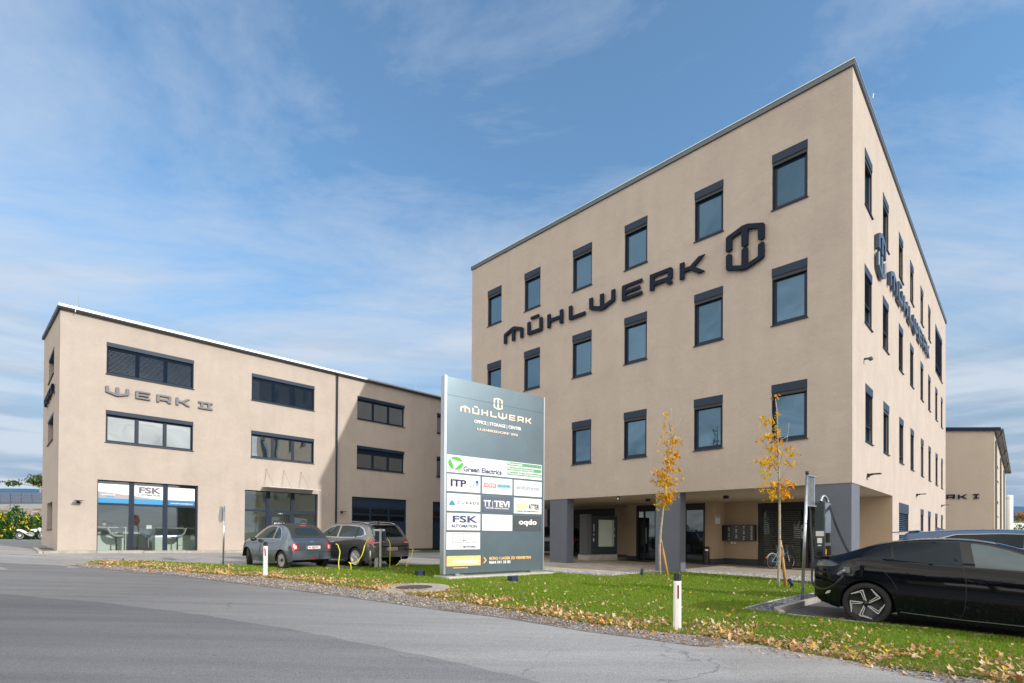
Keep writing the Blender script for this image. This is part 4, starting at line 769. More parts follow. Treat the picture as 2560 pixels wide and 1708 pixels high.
# young maple trees with stakes
m_bark = mat('young_bark', (.36, .32, .25), .85, bump=.5, bscale=40, var=.4, vscale=14); m_stake = mat('stake_wood', (.55, .29, .09), .7, var=.35, vscale=8); m_rope = mat('jute_rope', (.38, .31, .20), .9)
m_tleaf = vmat('autumn_leaf', .5, .45)
def sapling(base, Y, trunk, boughs, leafpts, label, stake, dens=1.0):
    g0 = G(*base); k = g0.y
    root = empty('maple_tree', g0, 0, label, 'tree', 'young maples on the lawn')
    pts = [g0+Z*-.1]+[at(px, py, k) for px, py in trunk]; n = len(pts); mb = MB(); mb.tube(pts, [.042*(1-.82*i/(n-1))+.004 for i in range(n)], 8); mb.build('trunk', m_bark, root, True)
    for b in boughs:
        q = [at(px, py, k+dy) for px, py, dy in b]; mb = MB(); mb.tube(q, [.013*(1-.75*i/(len(q)-1))+.002 for i in range(len(q))], 5); mb.build('branch', m_bark, root, True)
    # leaves hang in loose sprays
    Pp = []; Cc = []
    for px, py, rx, ry, cnt, tone in leafpts:
        cnt = int(cnt*dens); c0 = at(px, py, k); s_ = k/F*.46
        for _ in range(max(2, cnt//5)):
            o_ = Vector((random.gauss(0, rx*.42)*s_, random.gauss(0, .10), random.gauss(0, ry*.42)*s_)); 
            for _ in range(5): Pp.append(c0+o_+Vector((random.gauss(0, .055), random.gauss(0, .06), random.gauss(0, .028)))); Cc.append(tone-.12+random.gauss(0, .16))
    Pp = np.array([tuple(p) for p in Pp]); Cc = np.clip(np.array(Cc), 0, 1)[:, None]
    a_, b_, c_ = np.array([.55, .45, .02]), np.array([.85, .47, .02]), np.array([.68, .22, .02]); col = np.where(Cc < .5, a_*(1-2*Cc)+b_*2*Cc, b_*(2-2*Cc)+c_*(2*Cc-1))
    leafmesh(Pp, rng.uniform(.028, .054, len(Pp)), col*rng.uniform(.7, 1.25, (len(Pp), 1)), 'crown', m_tleaf, .9, parent=root)
    sb, st_ = G(*stake[0]), stake[1]; tp_ = at(*st_, sb.y+.03)
    mb = MB(); mb.tube([sb-Z*.1, sb.lerp(tp_, .5), tp_], [.045, .043, .042], 10); s = mb.build('tree_stake', m_stake, None, True)
    tag(s, stake[2], 'stake', 'round wooden stakes of the young trees')
    tk = at(*stake[3], k); mb = MB(); d_ = sb.lerp(tp_, .86)
    for q in range(3): mb.tube([tk+Vector((.05*math.cos(t), .05*math.sin(t), .012*q)) for t in [0, 1.2, 2.4, 3.6, 5.0]]+[d_+Vector((.055*math.cos(t), .055*math.sin(t), .012*q)) for t in [2.4, 1.2, 0, -1.2, -2.4]], .008, 5)
    mb.tube([d_+Vector((.02, -.05, 0)), d_+Vector((.06, -.06, -.2)), d_+Vector((.02, -.06, -.33))], .010, 5)
    tag(mb.build('tree_tie', m_rope, None, True), stake[4], 'rope tie')
e_ = lambda x, y: (1500+x*.40816, 960+y*.40816)
sapling((1650, 1443), 0, [e_(366, 1100), e_(365, 1000), e_(372, 900), e_(383, 800), e_(392, 720), e_(402, 620), e_(415, 530), e_(424, 450), e_(432, 370), e_(436, 300), e_(438, 230), e_(437, 150)],
 [[(*e_(424, 450), 0), (*e_(445, 380), .1), (*e_(452, 300), .1), (*e_(470, 215), .1)], [(*e_(436, 340), 0), (*e_(465, 290), -.1), (*e_(495, 210), -.1)], [(*e_(415, 530), 0), (*e_(385, 400), .1), (*e_(395, 330), .1)], [(*e_(400, 640), 0), (*e_(350, 590), .1)], [(*e_(400, 640), 0), (*e_(465, 600), .1)], [(*e_(395, 700), 0), (*e_(450, 680), .1)], [(*e_(436, 300), 0), (*e_(415, 210), .1), (*e_(412, 170), .1)], [(*e_(428, 420), 0), (*e_(390, 350), .1)], [(*e_(395, 700), 0), (*e_(345, 670), 0)]],
 [(*e_(440, 355), 70, 30, 40, .55), (*e_(430, 420), 60, 50, 75, .6), (*e_(440, 460), 40, 30, 45, .65), (*e_(405, 190), 30, 25, 10, .5), (*e_(445, 285), 60, 40, 16, .45), (*e_(490, 340), 30, 30, 10, .5), (*e_(400, 560), 60, 40, 85, .6), (*e_(430, 520), 55, 35, 60, .65), (*e_(385, 620), 60, 45, 85, .35), (*e_(430, 610), 50, 30, 40, .5), (*e_(400, 690), 70, 30, 90, .5), (*e_(385, 740), 60, 30, 70, .25), (*e_(410, 720), 40, 35, 45, .75), (*e_(450, 680), 40, 20, 22, .6), (*e_(400, 465), 30, 20, 12, .5)],
 'slender young maple with a narrow orange crown, before the middle grey pillar', [(1671, 1443), (1649.5, 1342), 'round wooden stake leaning against the maple by the grey pillar', e_(372, 970), 'jute rope round the maple by the grey pillar'], 1.5)
sapling((1947, 1471), 0, [e_(1093, 1200), e_(1097, 1100), e_(1100, 1000), e_(1100, 900), e_(1100, 800), e_(1100, 700), e_(1098, 600), e_(1095, 520), e_(1092, 430), e_(1088, 340), e_(1086, 250), e_(1082, 150), e_(1075, 90)],
 [[(*e_(1095, 520), 0), (*e_(1120, 420), .1), (*e_(1145, 350), .1), (*e_(1158, 240), .1)], [(*e_(1092, 430), 0), (*e_(1060, 330), .1), (*e_(1010, 260), .1)], [(*e_(1095, 550), 0), (*e_(1055, 490), .1), (*e_(985, 480), .1)], [(*e_(1098, 600), 0), (*e_(1150, 520), .1), (*e_(1180, 450), .1)], [(*e_(1100, 640), 0), (*e_(1060, 600), .1), (*e_(1010, 600), 0)], [(*e_(1100, 690), 0), (*e_(1060, 650), .1), (*e_(1000, 645), 0)], [(*e_(1100, 680), 0), (*e_(1150, 650), .1)], [(*e_(1088, 340), 0), (*e_(1105, 280), .1)], [(*e_(1093, 450), 0), (*e_(1040, 400), .1), (*e_(1000, 360), .1)], [(*e_(1096, 530), 0), (*e_(1040, 560), 0)], [(*e_(1090, 390), 0), (*e_(1110, 340), 0), (*e_(1150, 320), 0)]],
 [(*e_(1065, 85), 18, 20, 8, .8), (*e_(1025, 230), 60, 40, 40, .45), (*e_(1075, 205), 30, 30, 8, .5), (*e_(1100, 270), 40, 20, 14, .4), (*e_(1030, 340), 60, 40, 50, .5), (*e_(1040, 400), 60, 30, 44, .45), (*e_(1080, 370), 40, 30, 18, .5), (*e_(1140, 400), 25, 20, 8, .6), (*e_(985, 480), 60, 35, 52, .45), (*e_(1045, 480), 60, 40, 45, .5), (*e_(1015, 550), 35, 50, 30, .3), (*e_(1175, 450), 40, 30, 15, .65), (*e_(1170, 505), 40, 35, 16, .5), (*e_(1060, 610), 60, 25, 35, .5), (*e_(1130, 615), 50, 35, 50, .75), (*e_(1030, 655), 70, 25, 46, .6), (*e_(1130, 675), 50, 30, 48, .8), (*e_(1060, 700), 60, 20, 36, .4), (*e_(1085, 450), 30, 30, 14, .5)],
 'taller young maple with sparse orange leaves and bare twigs, before the bicycle', [(1966, 1471), (1950, 1351), 'round wooden stake leaning against the taller maple near the charging column', e_(1108, 1000), 'jute rope round the taller maple near the charging column'], 1.15)
# far left: hedge, stone bank, carport, tree, hills
def hump(name, cx, cy, sx, sy, sz, z0, n, pal_, wts, size, label, cat, kind, m=None, ang=0):
    P = rng.normal(0, 1, (n, 3)); P /= np.linalg.norm(P, axis=1)[:, None]; P *= rng.uniform(.72, 1.0, (n, 1)); P[:, 2] = np.abs(P[:, 2]); lump = 1+.14*np.sin(P[:, 0]*23)+.1*np.sin(P[:, 0]*51+1)
    ca, sa = math.cos(ang), math.sin(ang); X = P[:, 0]*sx; Yq = P[:, 1]*sy
    Q = np.c_[cx+X*ca-Yq*sa, cy+X*sa+Yq*ca, z0+P[:, 2]*sz*lump]
    return leafmesh(Q, rng.uniform(size*.6, size*1.3, n), leafcols(n, pal_, wts), name, m or vmat(name+'_leaf', .6, .2), .9, label, cat, kind)
hp, hq = at(-160, 1345, 46), at(135, 1345, 46); hm = (hp+hq)/2
hr = empty('hedge', (hm.x, hm.y, -.62), 0, 'dense green flowering hedge with small yellow flowers, behind the motorcycle', 'hedge')
for i in range(7):
    p = hp.lerp(hq, i/6); o = hump('foliage', p.x, p.y, 1.5, .9, 2.45+.35*math.sin(i*2.1), -.62, 1500, [(.035, .12, .02), (.07, .20, .03), (.02, .07, .015), (.13, .22, .03)], (3, 3, 2, 1), .10, None, None, None); o.parent = hr; o.data.transform(Matrix.Translation(-ORG[hr.name]))
fl = []
for i in range(70): p = hp.lerp(hq, random.random()); fl.append((p.x, p.y-1.0-random.random()*.3, -.62+.3+1.9*random.random()))
fl = np.array(fl); o = leafmesh(np.repeat(fl, 4, 0)+rng.normal(0, .05, (280, 3)), rng.uniform(.03, .065, 280), leafcols(280, [(.95, .72, .02), (.85, .45, .03)], (5, 1)), 'flowers', m_leaf, 1.0, parent=hr)
bx, by = at(-300, 1345, 52), at(140, 1345, 52)
mb = MB(); 
n_ = 90
for i in range(n_):
    p, q = bx.lerp(by, i/n_), bx.lerp(by, (i+1)/n_); j = lambda: random.uniform(-.12, .12)
    mb.face([(p.x, p.y, -.7), (q.x, q.y, -.7), (q.x, q.y+1.8, 1.30), (p.x, p.y+1.8, 1.30)]); mb.face([(p.x, p.y+1.8, 1.30), (q.x, q.y+1.8, 1.30), (q.x, q.y+3.4, 2.55), (p.x, p.y+3.4, 2.55)])
mb.face([(bx.x, by.y+3.4, 2.55), (by.x, by.y+3.4, 2.55), (by.x, by.y+9, 2.6), (bx.x, by.y+9, 2.6)])
bank = mb.build('embankment', stones('bank_stones', (.13, .10, .08), (.45, .40, .36), 3.2, (.30, .20, .12), .15)); tag(bank, kind='structure')
ka = at(-60, 1250, 60); cr = empty('carport', (ka.x, ka.y, 2.3), 0, 'long carport roof covered with dark solar panels above the stone bank', 'carport')
m_pv = mat('solar_panel', (.10, .115, .145), .5, .1, var=.15, vscale=1); m_pvf = mat('panel_frame', (.33, .35, .38), .4, .6)
A0, A1 = at(-700, 1262, 60), at(108, 1258, 60); B0, B1 = at(-700, 1226, 66), at(106, 1233, 66)
mb = MB(); nc, nr = 30, 3
for i in range(nc):
    for j in range(nr):
        f0, f1, g0_, g1 = i/nc+.001, (i+1)/nc-.001, j/nr+.01, (j+1)/nr-.01
        P_ = lambda a, b: A0.lerp(A1, a).lerp(B0.lerp(B1, a), b)
        q = [P_(f0, g0_), P_(f1, g0_), P_(f1, g1), P_(f0, g1)]; mb.hexa(q+[v+Z*.08 for v in q])
mb.build('solar_panels', m_pv, cr)
mb = MB(); q = [A0-Z*.05, A1-Z*.05, B1-Z*.05, B0-Z*.05]; mb.hexa([v-Z*.06 for v in q]+q)
q = [A0-Z*.10, A1-Z*.10, A1-Z*.75, A0-Z*.75]; mb.hexa([q[3], q[2], q[2]+Vector((0, .15, 0)), q[3]+Vector((0, .15, 0)), q[0], q[1], q[1]+Vector((0, .15, 0)), q[0]+Vector((0, .15, 0))]); mb.build('roof_frame', m_pvf, cr)
for i in range(8):
    p = A0.lerp(A1, .02+.965*i/7); mb = MB(); mb.box((p.x, p.y+1.2, p.z-1.9), (.25, .25, 3.6)); mb.build('post', m_gutter, cr)
def fartree(px, py, Y, ht, wd, label, n=900, cols_=None):
    b = at(px, py, Y); r_ = empty('tree', b, 0, label, 'tree'); mb = MB(); mb.tube([b, b+Z*ht*.55+Vector((.1, 0, 0)), b+Z*ht*.9], [.16, .1, .03], 6); mb.build('trunk', m_bark, r_)
    Q = []
    for _ in range(9):
        c_ = b+Z*ht*random.uniform(.5, 1.0)+Vector((random.gauss(0, wd*.33), random.gauss(0, wd*.3), 0)); mb = MB(); mb.tube([b+Z*ht*.45, c_], [.06, .02], 5); mb.build('branch', m_bark, r_)
        Q += [c_+Vector((random.gauss(0, wd*.14), random.gauss(0, wd*.14), random.gauss(0, ht*.05))) for _ in range(n//9)]
    Q = np.array([tuple(v) for v in Q]); leafmesh(Q, rng.uniform(.10, .22, len(Q)), leafcols(len(Q), cols_ or [(.10, .15, .05), (.16, .20, .07), (.07, .10, .04)], (1, 1, 1)), 'crown', vmat('far_leaf', .7, .2), .9, parent=r_)
fartree(100, 1240, 75, 3.0, 3.4, 'small airy tree poking up beside the left building, above the solar roof')
def ridge(name, x0, x1, y, z0, amp, m, seed):
    mb = MB(); n = 60; random.seed(seed); ph = [random.uniform(0, 6) for _ in range(4)]
    top = lambda t: z0+amp*(.5*math.sin(t*5+ph[0])+.3*math.sin(t*11+ph[1])+.2*math.sin(t*23+ph[2]))
    for i in range(n):
        a, b = i/n, (i+1)/n; xa, xb = x0+(x1-x0)*a, x0+(x1-x0)*b
        mb.face([(xa, y, -12), (xb, y, -12), (xb, y+40, top(b)*.6), (xa, y+40, top(a)*.6)]); mb.face([(xa, y+40, top(a)*.6), (xb, y+40, top(b)*.6), (xb, y+110, top(b)), (xa, y+110, top(a))]); mb.face([(xa, y+110, top(a)), (xb, y+110, top(b)), (xb, y+400, -12), (xa, y+400, -12)])
    return tag(mb.build(name, m), kind='structure')
m_hill = mat('wooded_hill', (.025, .10, .20), .95, var=.2, vscale=.01); ridge('hills', -2600, -700, 2000, 172, 9, m_hill, 2)
ridge('hills', 1300, 3400, 2200, 146, 12, m_hill, 5)
# far right: autumn wood, white hall, white silo, small leafy tree
n_ = 5200; wp = at(2570, 1330, 150); X = rng.uniform(-30, 60, n_); Yq = rng.uniform(0, 14, n_); hh_ = rng.uniform(0, 1, n_)**.6*(10.0+1.6*np.sin(X*.35)+1.1*np.sin(X*1.1+2)+.8*np.sin(X*2.7))
P = np.c_[wp.x+X, wp.y+Yq, -3+hh_]
cx_c = (np.sin(X*.45)+np.sin(X*1.3+Yq))[:, None]; col = np.where(cx_c > .3, np.array([.34, .13, .04]), np.where(cx_c > -.6, np.array([.24, .14, .06]), np.array([.10, .13, .05])))*rng.uniform(.6, 1.3, (n_, 1))
leafmesh(P, rng.uniform(.35, .8, n_), col, 'autumn_wood', vmat('wood_leaf', .8, .1), .9, 'brown and orange autumn wood in the distance at the far right', 'wood', 'stuff')
sb = at(2520, 1345, 68); sr = empty('silo', (sb.x, sb.y, -1.3), 0, 'narrow white silo standing at the end of the farther right building', 'silo')
w2 = 9.5*68/F; mb = MB(); tz = at(2520, 1240, 68).z; mb.lathe([(w2, 0), (w2, tz+1.3), (w2*.96, tz+1.35), (.0, tz+1.42)], (sb.x, sb.y, -1.3), (0, 0, 1), 28); mb.build('drum', m_white, sr, True); mb = MB(); mb.lathe([(w2+.03, 0), (w2+.03, .12)], (sb.x, sb.y, tz-.4), (0, 0, 1), 28); mb.build('band', m_alu, sr)
wb = at(2545, 1335, 80); whr = empty('white_hall', (wb.x, wb.y, -1.2), 0, 'low white hall with a flat roof under the autumn wood at the right edge', 'building'); mb = MB(); zt2 = at(2545, 1306, 80).z; mb.box((wb.x+6, wb.y+4, (zt2-1.5)/2), (14, 8, zt2+1.5)); mb.build('wall', m_white, whr); mb = MB(); mb.box((wb.x+6, wb.y+4, zt2+.12), (14.3, 8.3, .22)); mb.build('roof', m_gutter, whr)
for k in range(3): mb = MB(); mb.box((wb.x+2+3.4*k, wb.y-.02, zt2-1.4), (1.6, .06, .9)); mb.build('window', m_frame, whr)
hump('shrub', at(2545, 1330, 60).x, 60, 2.4, 1.0, 1.75, -1.1, 500, [(.12, .25, .04), (.25, .36, .08)], (1, 1), .10, 'thin light green shrub before the white hall at the right edge', 'shrub', None)
hump('hedge', at(2550, 1300, 74).x+2, 74, 5, .6, at(2550, 1303, 74).z+1.2, -1.2, 1400, [(.10, .20, .03), (.17, .27, .05)], (1, 1), .13, 'trimmed green hedge in front of the white hall at the right edge', 'hedge', None)
# the other side of the road, behind the camera: what the glass and the paint reflect
def backtree(x, y, ht, wd, label, n=1500, cols_=((.10, .14, .03), (.30, .20, .04), (.18, .16, .05))):
    b = Vector((x, y, -1.7)); r_ = empty('roadside_tree', b, 0, label, 'tree'); mb = MB(); mb.tube([b, b+Z*ht*.5, b+Z*ht*.85], [.28, .17, .04], 8); mb.build('trunk', m_bark, r_)
    P = rng.normal(0, 1, (n, 3)); P /= np.linalg.norm(P, axis=1)[:, None]; P *= rng.uniform(.5, 1, (n, 1)); P = P*np.array([wd/2, wd/2, ht*.36])+np.array([x, y, -1.7+ht*.64])
    leafmesh(P, rng.uniform(.15, .32, n), leafcols(n, cols_, (2, 1, 1)), 'crown', vmat('back_leaf', .7, .2), .9, parent=r_)
for i in range(9): backtree(-50+i*4.4, -11-i*.9+random.uniform(-1.0, 1.0), random.uniform(8, 11), 6.5, ['dense', 'rounded', 'tall', 'yellowish', 'broad', 'slim', 'dark', 'light', 'low'][i]+' tree of the row across the road, behind the viewer', 1100, ((.05, .07, .02), (.12, .09, .03), (.08, .08, .03)))
backtree(-16, -9, 7, 6, 'broad yellow green tree across the road, at the left'); backtree(-9, -14, 9, 7, 'tall autumn tree across the road, next to the broad one'); backtree(-1, -17, 8, 6, 'round autumn tree across the road, straight behind the viewer'); backtree(-24, -4, 9, 7, 'large autumn tree far along the road to the left')
hb = empty('village_house', (-30, -16, -1.7), R(25), 'yellow house with a red tiled roof across the road', 'house', local=True)
mb = MB(); mb.box((0, 0, 2.7), (11, 9, 5.4)); mb.build('wall', mat('yellow_render', (.62, .55, .36), .9), hb)
mb = MB(); mb.raw([(-6, -5, 5.2), (6, -5, 5.2), (6, 5, 5.2), (-6, 5, 5.2), (-6, 0, 8.8), (6, 0, 8.8)], [(0, 1, 5, 4), (2, 3, 4, 5), (1, 2, 5), (3, 0, 4), (0, 3, 2, 1)]); mb.build('roof', mat('red_tiles', (.35, .10, .06), .8, var=.3, vscale=3), hb)
for k in (-3.4, 0, 3.4): mb = MB(); mb.box((k, 4.51, 3.2), (1.2, .08, 1.4)); mb.build('window', m_glass, hb)
# ---------------------------------------------------------------- sign board
PO = Vector((-1.94, 15.6, 0)); pd = Vector((.79355, .60850, 0)); pn = Vector((.60850, -.79355, 0)); pf = Fac(PO, pd, pn)
m_sign = mat('sign_sheet', (.135, .185, .215), .34, .55, var=.10, vscale=1.3); m_signedge = mat('sign_edge', (.55, .60, .66), .3, .8); m_copper = mat('sign_copper', (.86, .66, .52), .45); m_orange = mat('sign_orange', (.92, .56, .22), .5)
sg = empty('sign_board', (PO.x, PO.y, -1.3), 0, 'tall grey sign board with company plates on a white concrete base', 'sign')
mb = MB(); pf.box(mb, .02, 3.90, -1.17, 4.80, -.20, 0); mb.build('panel', m_sign, sg)
mb = MB(); pf.box(mb, -.045, .02, -1.18, 4.82, -.22, .012); mb.build('edge_profile', m_signedge, sg); mb = MB(); pf.box(mb, 3.90, 3.944, -1.18, 4.81, -.22, .012); mb.build('edge_profile', m_signedge, sg)
mb = MB(); 
pf.box(mb, .06, 3.86, 4.246, 4.252, .0, .004)
mb.build('stitch_seam', m_dark, sg)
mb = MB(); pf.box(mb, -.08, 4.10, -1.60, -1.24, -.55, .40); bevel(mb.build('concrete_base', m_conc, sg), .015, 1)
for a_ in (.35, 3.3):
    mb = MB(); pf.box(mb, a_, a_+.28, -1.24, -1.20, -.25, .08); pf.box(mb, a_+.05, a_+.22, -1.20, -1.10, -.15, -.05); mb.build('foot_plate', m_zinc, sg)
def plate(a0, a1, z0, z1, m=None, off=.0):
    mb = MB(); pf.box(mb, a0, a1, z0, z1, .002, .012); return mb.build('company_plate', m or m_white2, sg)
m_white2 = mat('plate_white', (.84, .84, .84), .35); m_tevi = mat('plate_slate', (.09, .12, .18), .4); m_oqdo = mat('plate_dark', (.06, .075, .09), .4)
T_ = lambda s, a, z, w_, size, m, p, **k: text(s, pf, a, z, size, m, p, off=.014, width=w_, bold=.03, **k)
def txt_col(n, c): return mat('ink_'+n, c, .5)
ink = txt_col('black', (.02, .02, .025)); inkg = txt_col('grey', (.12, .12, .13)); inkn = txt_col('navy', (.03, .05, .16)); inkb = txt_col('blue', (.01, .10, .42)); inkc = txt_col('cyan', (.02, .26, .42)); inkl = txt_col('pale_grey', (.62, .62, .62)); inkgr = txt_col('green', (.05, .42, .03)); inks = txt_col('steel', (.30, .38, .48))
# crest and headline
muehlwerk(pf, .50, 3.80, .185, m_copper, sg, .002, .010, k=.925, bev=False)


glyph('l', pf, 1.755, 4.07, .245, m_copper, sg, .002, .012, 'emblem', xs=1.15, bev=False); glyph('m', pf, 1.755, 4.07, .245, m_copper, sg, .002, .012, 'emblem', xs=1.15, bev=False)
T_('OFFICE | STORAGE | CENTER', 1.95, 3.52, 1.89, .14, m_tw, sg, name='lettering'); T_('LUDERSDORF 292', 1.94, 3.31, 1.63, .10, m_copper, sg, name='lettering')
# green electrics
p = plate(.04, 3.82, 1.912, 2.44)
for k in range(3):
    a = 2*math.pi*k/3+.4; c0 = (.355, 2.195); pts = []
    for t in np.linspace(0, 1, 9): ang = a+t*1.9; rr = .20; pts.append((c0[0]+math.cos(ang)*rr*1.35, c0[1]+math.sin(ang)*rr))
    for t in np.linspace(1, 0, 9): ang = a+t*1.9; rr = .20-.115*math.sin(math.pi*min(1, t*.75+.12)); pts.append((c0[0]+math.cos(ang)*rr*1.35, c0[1]+math.sin(ang)*rr))
    mb = MB(); prism(mb, [pts], lambda x, y, d: pf.P(x, y, d), .012, .016); fixn(mb.build('logo_mark', inkgr, p))
T_('Green Electrics', 1.36, 1.975, 1.47, .22, inkn, p)
m_gb = mat('green_bar', (.12, .33, .20), .5)
for k, s in enumerate(('Photovoltaik', 'Photovoltaik-Carports', 'Photovoltaik-Überdachungen')):
    mb = MB(); z0 = 2.305-k*.155; pf.box(mb, 2.32, 3.80, z0, z0+.115, .012, .014); q = mb.build('green_bar', m_gb, p); text(s, pf, 2.34, z0+.03, .09, m_tw, q, off=.0155, align='LEFT', width=(.62, 1.1, 1.42)[k])
# ITP
p = plate(.046, 1.262, 1.338, 1.855); T_('ITP', .44, 1.49, .56, .30, inkn, p); T_('ITP', .444, 1.492, .56, .30, inkn, p)
for x, z, s, c in ((1.09, 1.62, .10, inkb), (.98, 1.63, .09, txt_col('sky', (.35, .55, .80))), (.97, 1.52, .085, txt_col('sky2', (.30, .50, .75))), (1.10, 1.53, .085, inks), (.86, 1.48, .065, inks), (.94, 1.42, .03, inks)): mb = MB(); pf.box(mb, x, x+s, z, z+s, .012, .015); mb.build('logo_square', c, p)
p = plate(1.33, 2.538, 1.333, 1.852); mb = MB(); pf.box(mb, 1.39, 1.88, 1.53, 1.67, .012, .014); q = mb.build('red_field', mat('field_red', (.78, .16, .13), .5), p); text('HÖFER', pf, 1.635, 1.565, .11, m_tw, q, off=.0155, width=.42)
mb = MB(); pf.box(mb, 1.90, 2.48, 1.53, 1.67, .012, .014); q = mb.build('teal_field', mat('field_teal', (.30, .55, .60), .5), p); text('AKUSTIK', pf, 2.19, 1.58, .09, inkc, q, off=.0155, width=.50)
p = plate(2.606, 3.82, 1.33, 1.85); T_('solumnis', 3.21, 1.55, .98, .20, inks, p)
p = plate(.05, 1.267, .745, 1.27); T_('C U R A D E', .82, .96, .80, .12, inkg, p)
mb = MB(); prism(mb, [[(.11, .93), (.20, 1.06), (.26, 1.06), (.35, .93), (.30, .91), (.16, .91)]], lambda x, y, d: pf.P(x, y, d), .012, .016); fixn(mb.build('logo_mark', inkc, p)); T_('Λ', .23, .95, .07, .09, m_tw, p) if False else None
p = plate(1.34, 2.533, .757, 1.242, m_tevi); T_('T', 1.46, .93, .14, .27, m_tw, p); T_('T', 1.60, .93, .14, .27, m_tw, p); T_('|', 1.74, .93, .015, .25, m_tw, p); T_('TEVI', 2.12, .93, .62, .27, m_tw, p); T_('TIERSTOFFE / WÄSCHE / TRAINING', 1.93, .86, .92, .05, m_tw, p)
p = plate(2.61, 3.818, .742, 1.26); T_('BESCH', 2.96, .90, .48, .24, m_orange, p); T_('ATTER', 3.47, .90, .48, .24, ink, p); T_('SONNEN- UND INSEKTENSCHUTZ', 3.21, .80, .98, .06, inkg, p)
p = plate(.054, 1.27, .156, .678); T_('FSK', .68, .40, .92, .28, inkn, p); T_('AUTOMATION', .68, .24, .94, .13, inkn, p)
p = plate(1.34, 2.546, .156, .672); T_('fancyhands', 1.93, .35, 1.06, .17, inkl, p)
p = plate(2.616, 3.806, .158, .664, m_oqdo); T_('oqdo', 3.21, .38, .78, .24, m_tw, p)
p = plate(.046, 1.265, -.434, .089)
for x0 in (.25, .70):
    mb = MB(); x1 = x0+.41; pf.box(mb, x0, x1, -.225, -.213, .012, .015); pf.box(mb, x0, x1, .045, .057, .012, .015); pf.box(mb, x0, x0+.012, -.213, .045, .012, .015); pf.box(mb, x1-.012, x1, -.213, .045, .012, .015); mb.build('logo_frame', inkn, p)
mb = MB(); mb.tube([pf.P(.45+.45*t, -.10-.06*math.sin(math.pi*t), .014) for t in np.linspace(0, 1, 9)], .007, 5); mb.build('logo_smile', inkn, p)
T_('POWER', .42, -.385, .34, .09, txt_col('pale_yellow', (.82, .80, .50)), p); T_('NETWORKS', .86, -.385, .47, .09, inkn, p)
mb = MB(); pf.box(mb, .06, 1.293, -.94, -.632, .0, .010); p = mb.build('orange_panel', m_orange, sg); text('immoks', pf, .73, -.86, .24, m_tw, p, off=.012, width=.90)
T_('www.immoks.at', .54, -1.01, .53, .06, m_orange, sg)
mb = MB(); prism(mb, [[(1.40, -.69), (1.44, -.69), (1.53, -.785), (1.44, -.88), (1.40, -.88), (1.485, -.785)]], lambda x, y, d: pf.P(x, y, d), .0, .008); fixn(mb.build('arrow', m_orange, sg))
T_('BÜRO / LAGER ZU VERMIETEN', 2.49, -.775, 1.72, .12, m_orange, sg); T_('0664 541 32 82', 2.05, -.90, .86, .12, m_tw, sg)
# ---------------------------------------------------------------- delineator posts
def post(base, top, label, refl):
    g = G(*base); tp = at(*top, g.y); hh_ = tp.z-g.z; r_ = empty('delineator_post', g, math.atan2(-g.x, g.y)*.5+R(-8), label, 'road post', 'white roadside posts with black caps', local=True)
    wd, dp = .125, .085
    def sec(z, k=1.0): return [(-wd/2*k, -dp*.25*k, z), (-wd*.22*k, -dp/2*k, z), (wd*.22*k, -dp/2*k, z), (wd/2*k, -dp*.25*k, z), (wd*.36*k, dp/2*k, z), (-wd*.36*k, dp/2*k, z)]
    def bar(z0, z1, k0, k1):
        mb = MB(); mb.v = sec(z0, k0)+sec(z1, k1); mb.f = [(i, (i+1) % 6, 6+(i+1) % 6, 6+i) for i in range(6)]+[tuple(range(5, -1, -1)), tuple(range(6, 12))]; mb.mi = [0]*8; return mb
    o = bevel(bar(-.05, hh_-.13, 1.06, 1.0).build('post_body', m_plastic, r_), .008, 2); o = bevel(bar(hh_-.13, hh_, 1.02, .98).build('cap', m_blackp, r_), .01, 2)
    x0, x1, sk = refl; mb = MB(); y0 = -dp/2-.004; z1, z0 = hh_-.20, hh_-.42
    mb.hexa([(x0+sk, y0, z0), (x1+sk, y0, z0), (x1+sk, y0+.01, z0), (x0+sk, y0+.01, z0), (x0, y0, z1), (x1, y0, z1), (x1, y0+.01, z1), (x0, y0+.01, z1)]); mb.build('reflector', m_red if sk else mat('dark_red_reflector', (.22, .03, .05), .25), r_)
    mb = MB(); mb.box((0, 0, .0), (.28, .2, .05)); bevel(mb.build('base_slab', m_conc, r_), .01, 1)
post((1692.9, 1576.4), (1694, 1432.6), 'white delineator post nearest the road edge, with a narrow dark red reflector', (.0, .028, .0))
post((663.4, 1443.4), (666, 1354), 'white delineator post before the small grey car, with a slanted orange red reflector', (-.025, .015, .022))
# ---------------------------------------------------------------- poles, boxes, lamps on the lawn
g = G(2005, 1503); tp = at(2018, 1186, g.y); r_ = empty('sign_pole', g, 0, 'tall galvanised pole beside the charging column, its traffic sign seen edge-on', 'sign')
mb = MB(); mb.tube([g-Z*.1, tp], .032, 14); mb.build('pole', m_zinc, r_, True); mb = MB(); mb.tube([tp, tp+Z*.07], .036, 14); mb.build('cap', m_blackp, r_, True)
sd = Vector((.78, .60, 0)).normalized(); sn = Vector((sd.y, -sd.x, 0)); sfc = Fac(Vector((tp.x, tp.y, tp.z-.72)), sd, sn)
mb = MB(); sfc.box(mb, .02, .42, .03, .68, -.012, -.006); sfc.box(mb, .02, .42, .0, .03, -.014, .03); sfc.box(mb, .02, .42, .68, .71, -.014, .03)
for k in range(5): sfc.box(mb, .02+.38*k/5, .03+.38*k/5, .03, .68, -.006, .010)
mb.build('sign_plate', m_zinc, r_)
g = G(558, 1414); tp = at(560.5, 1266, g.y); r_ = empty('no_entry_sign', g, 0, 'round no entry sign on a thin galvanised pole, turned edge-on, left of the small car', 'sign')
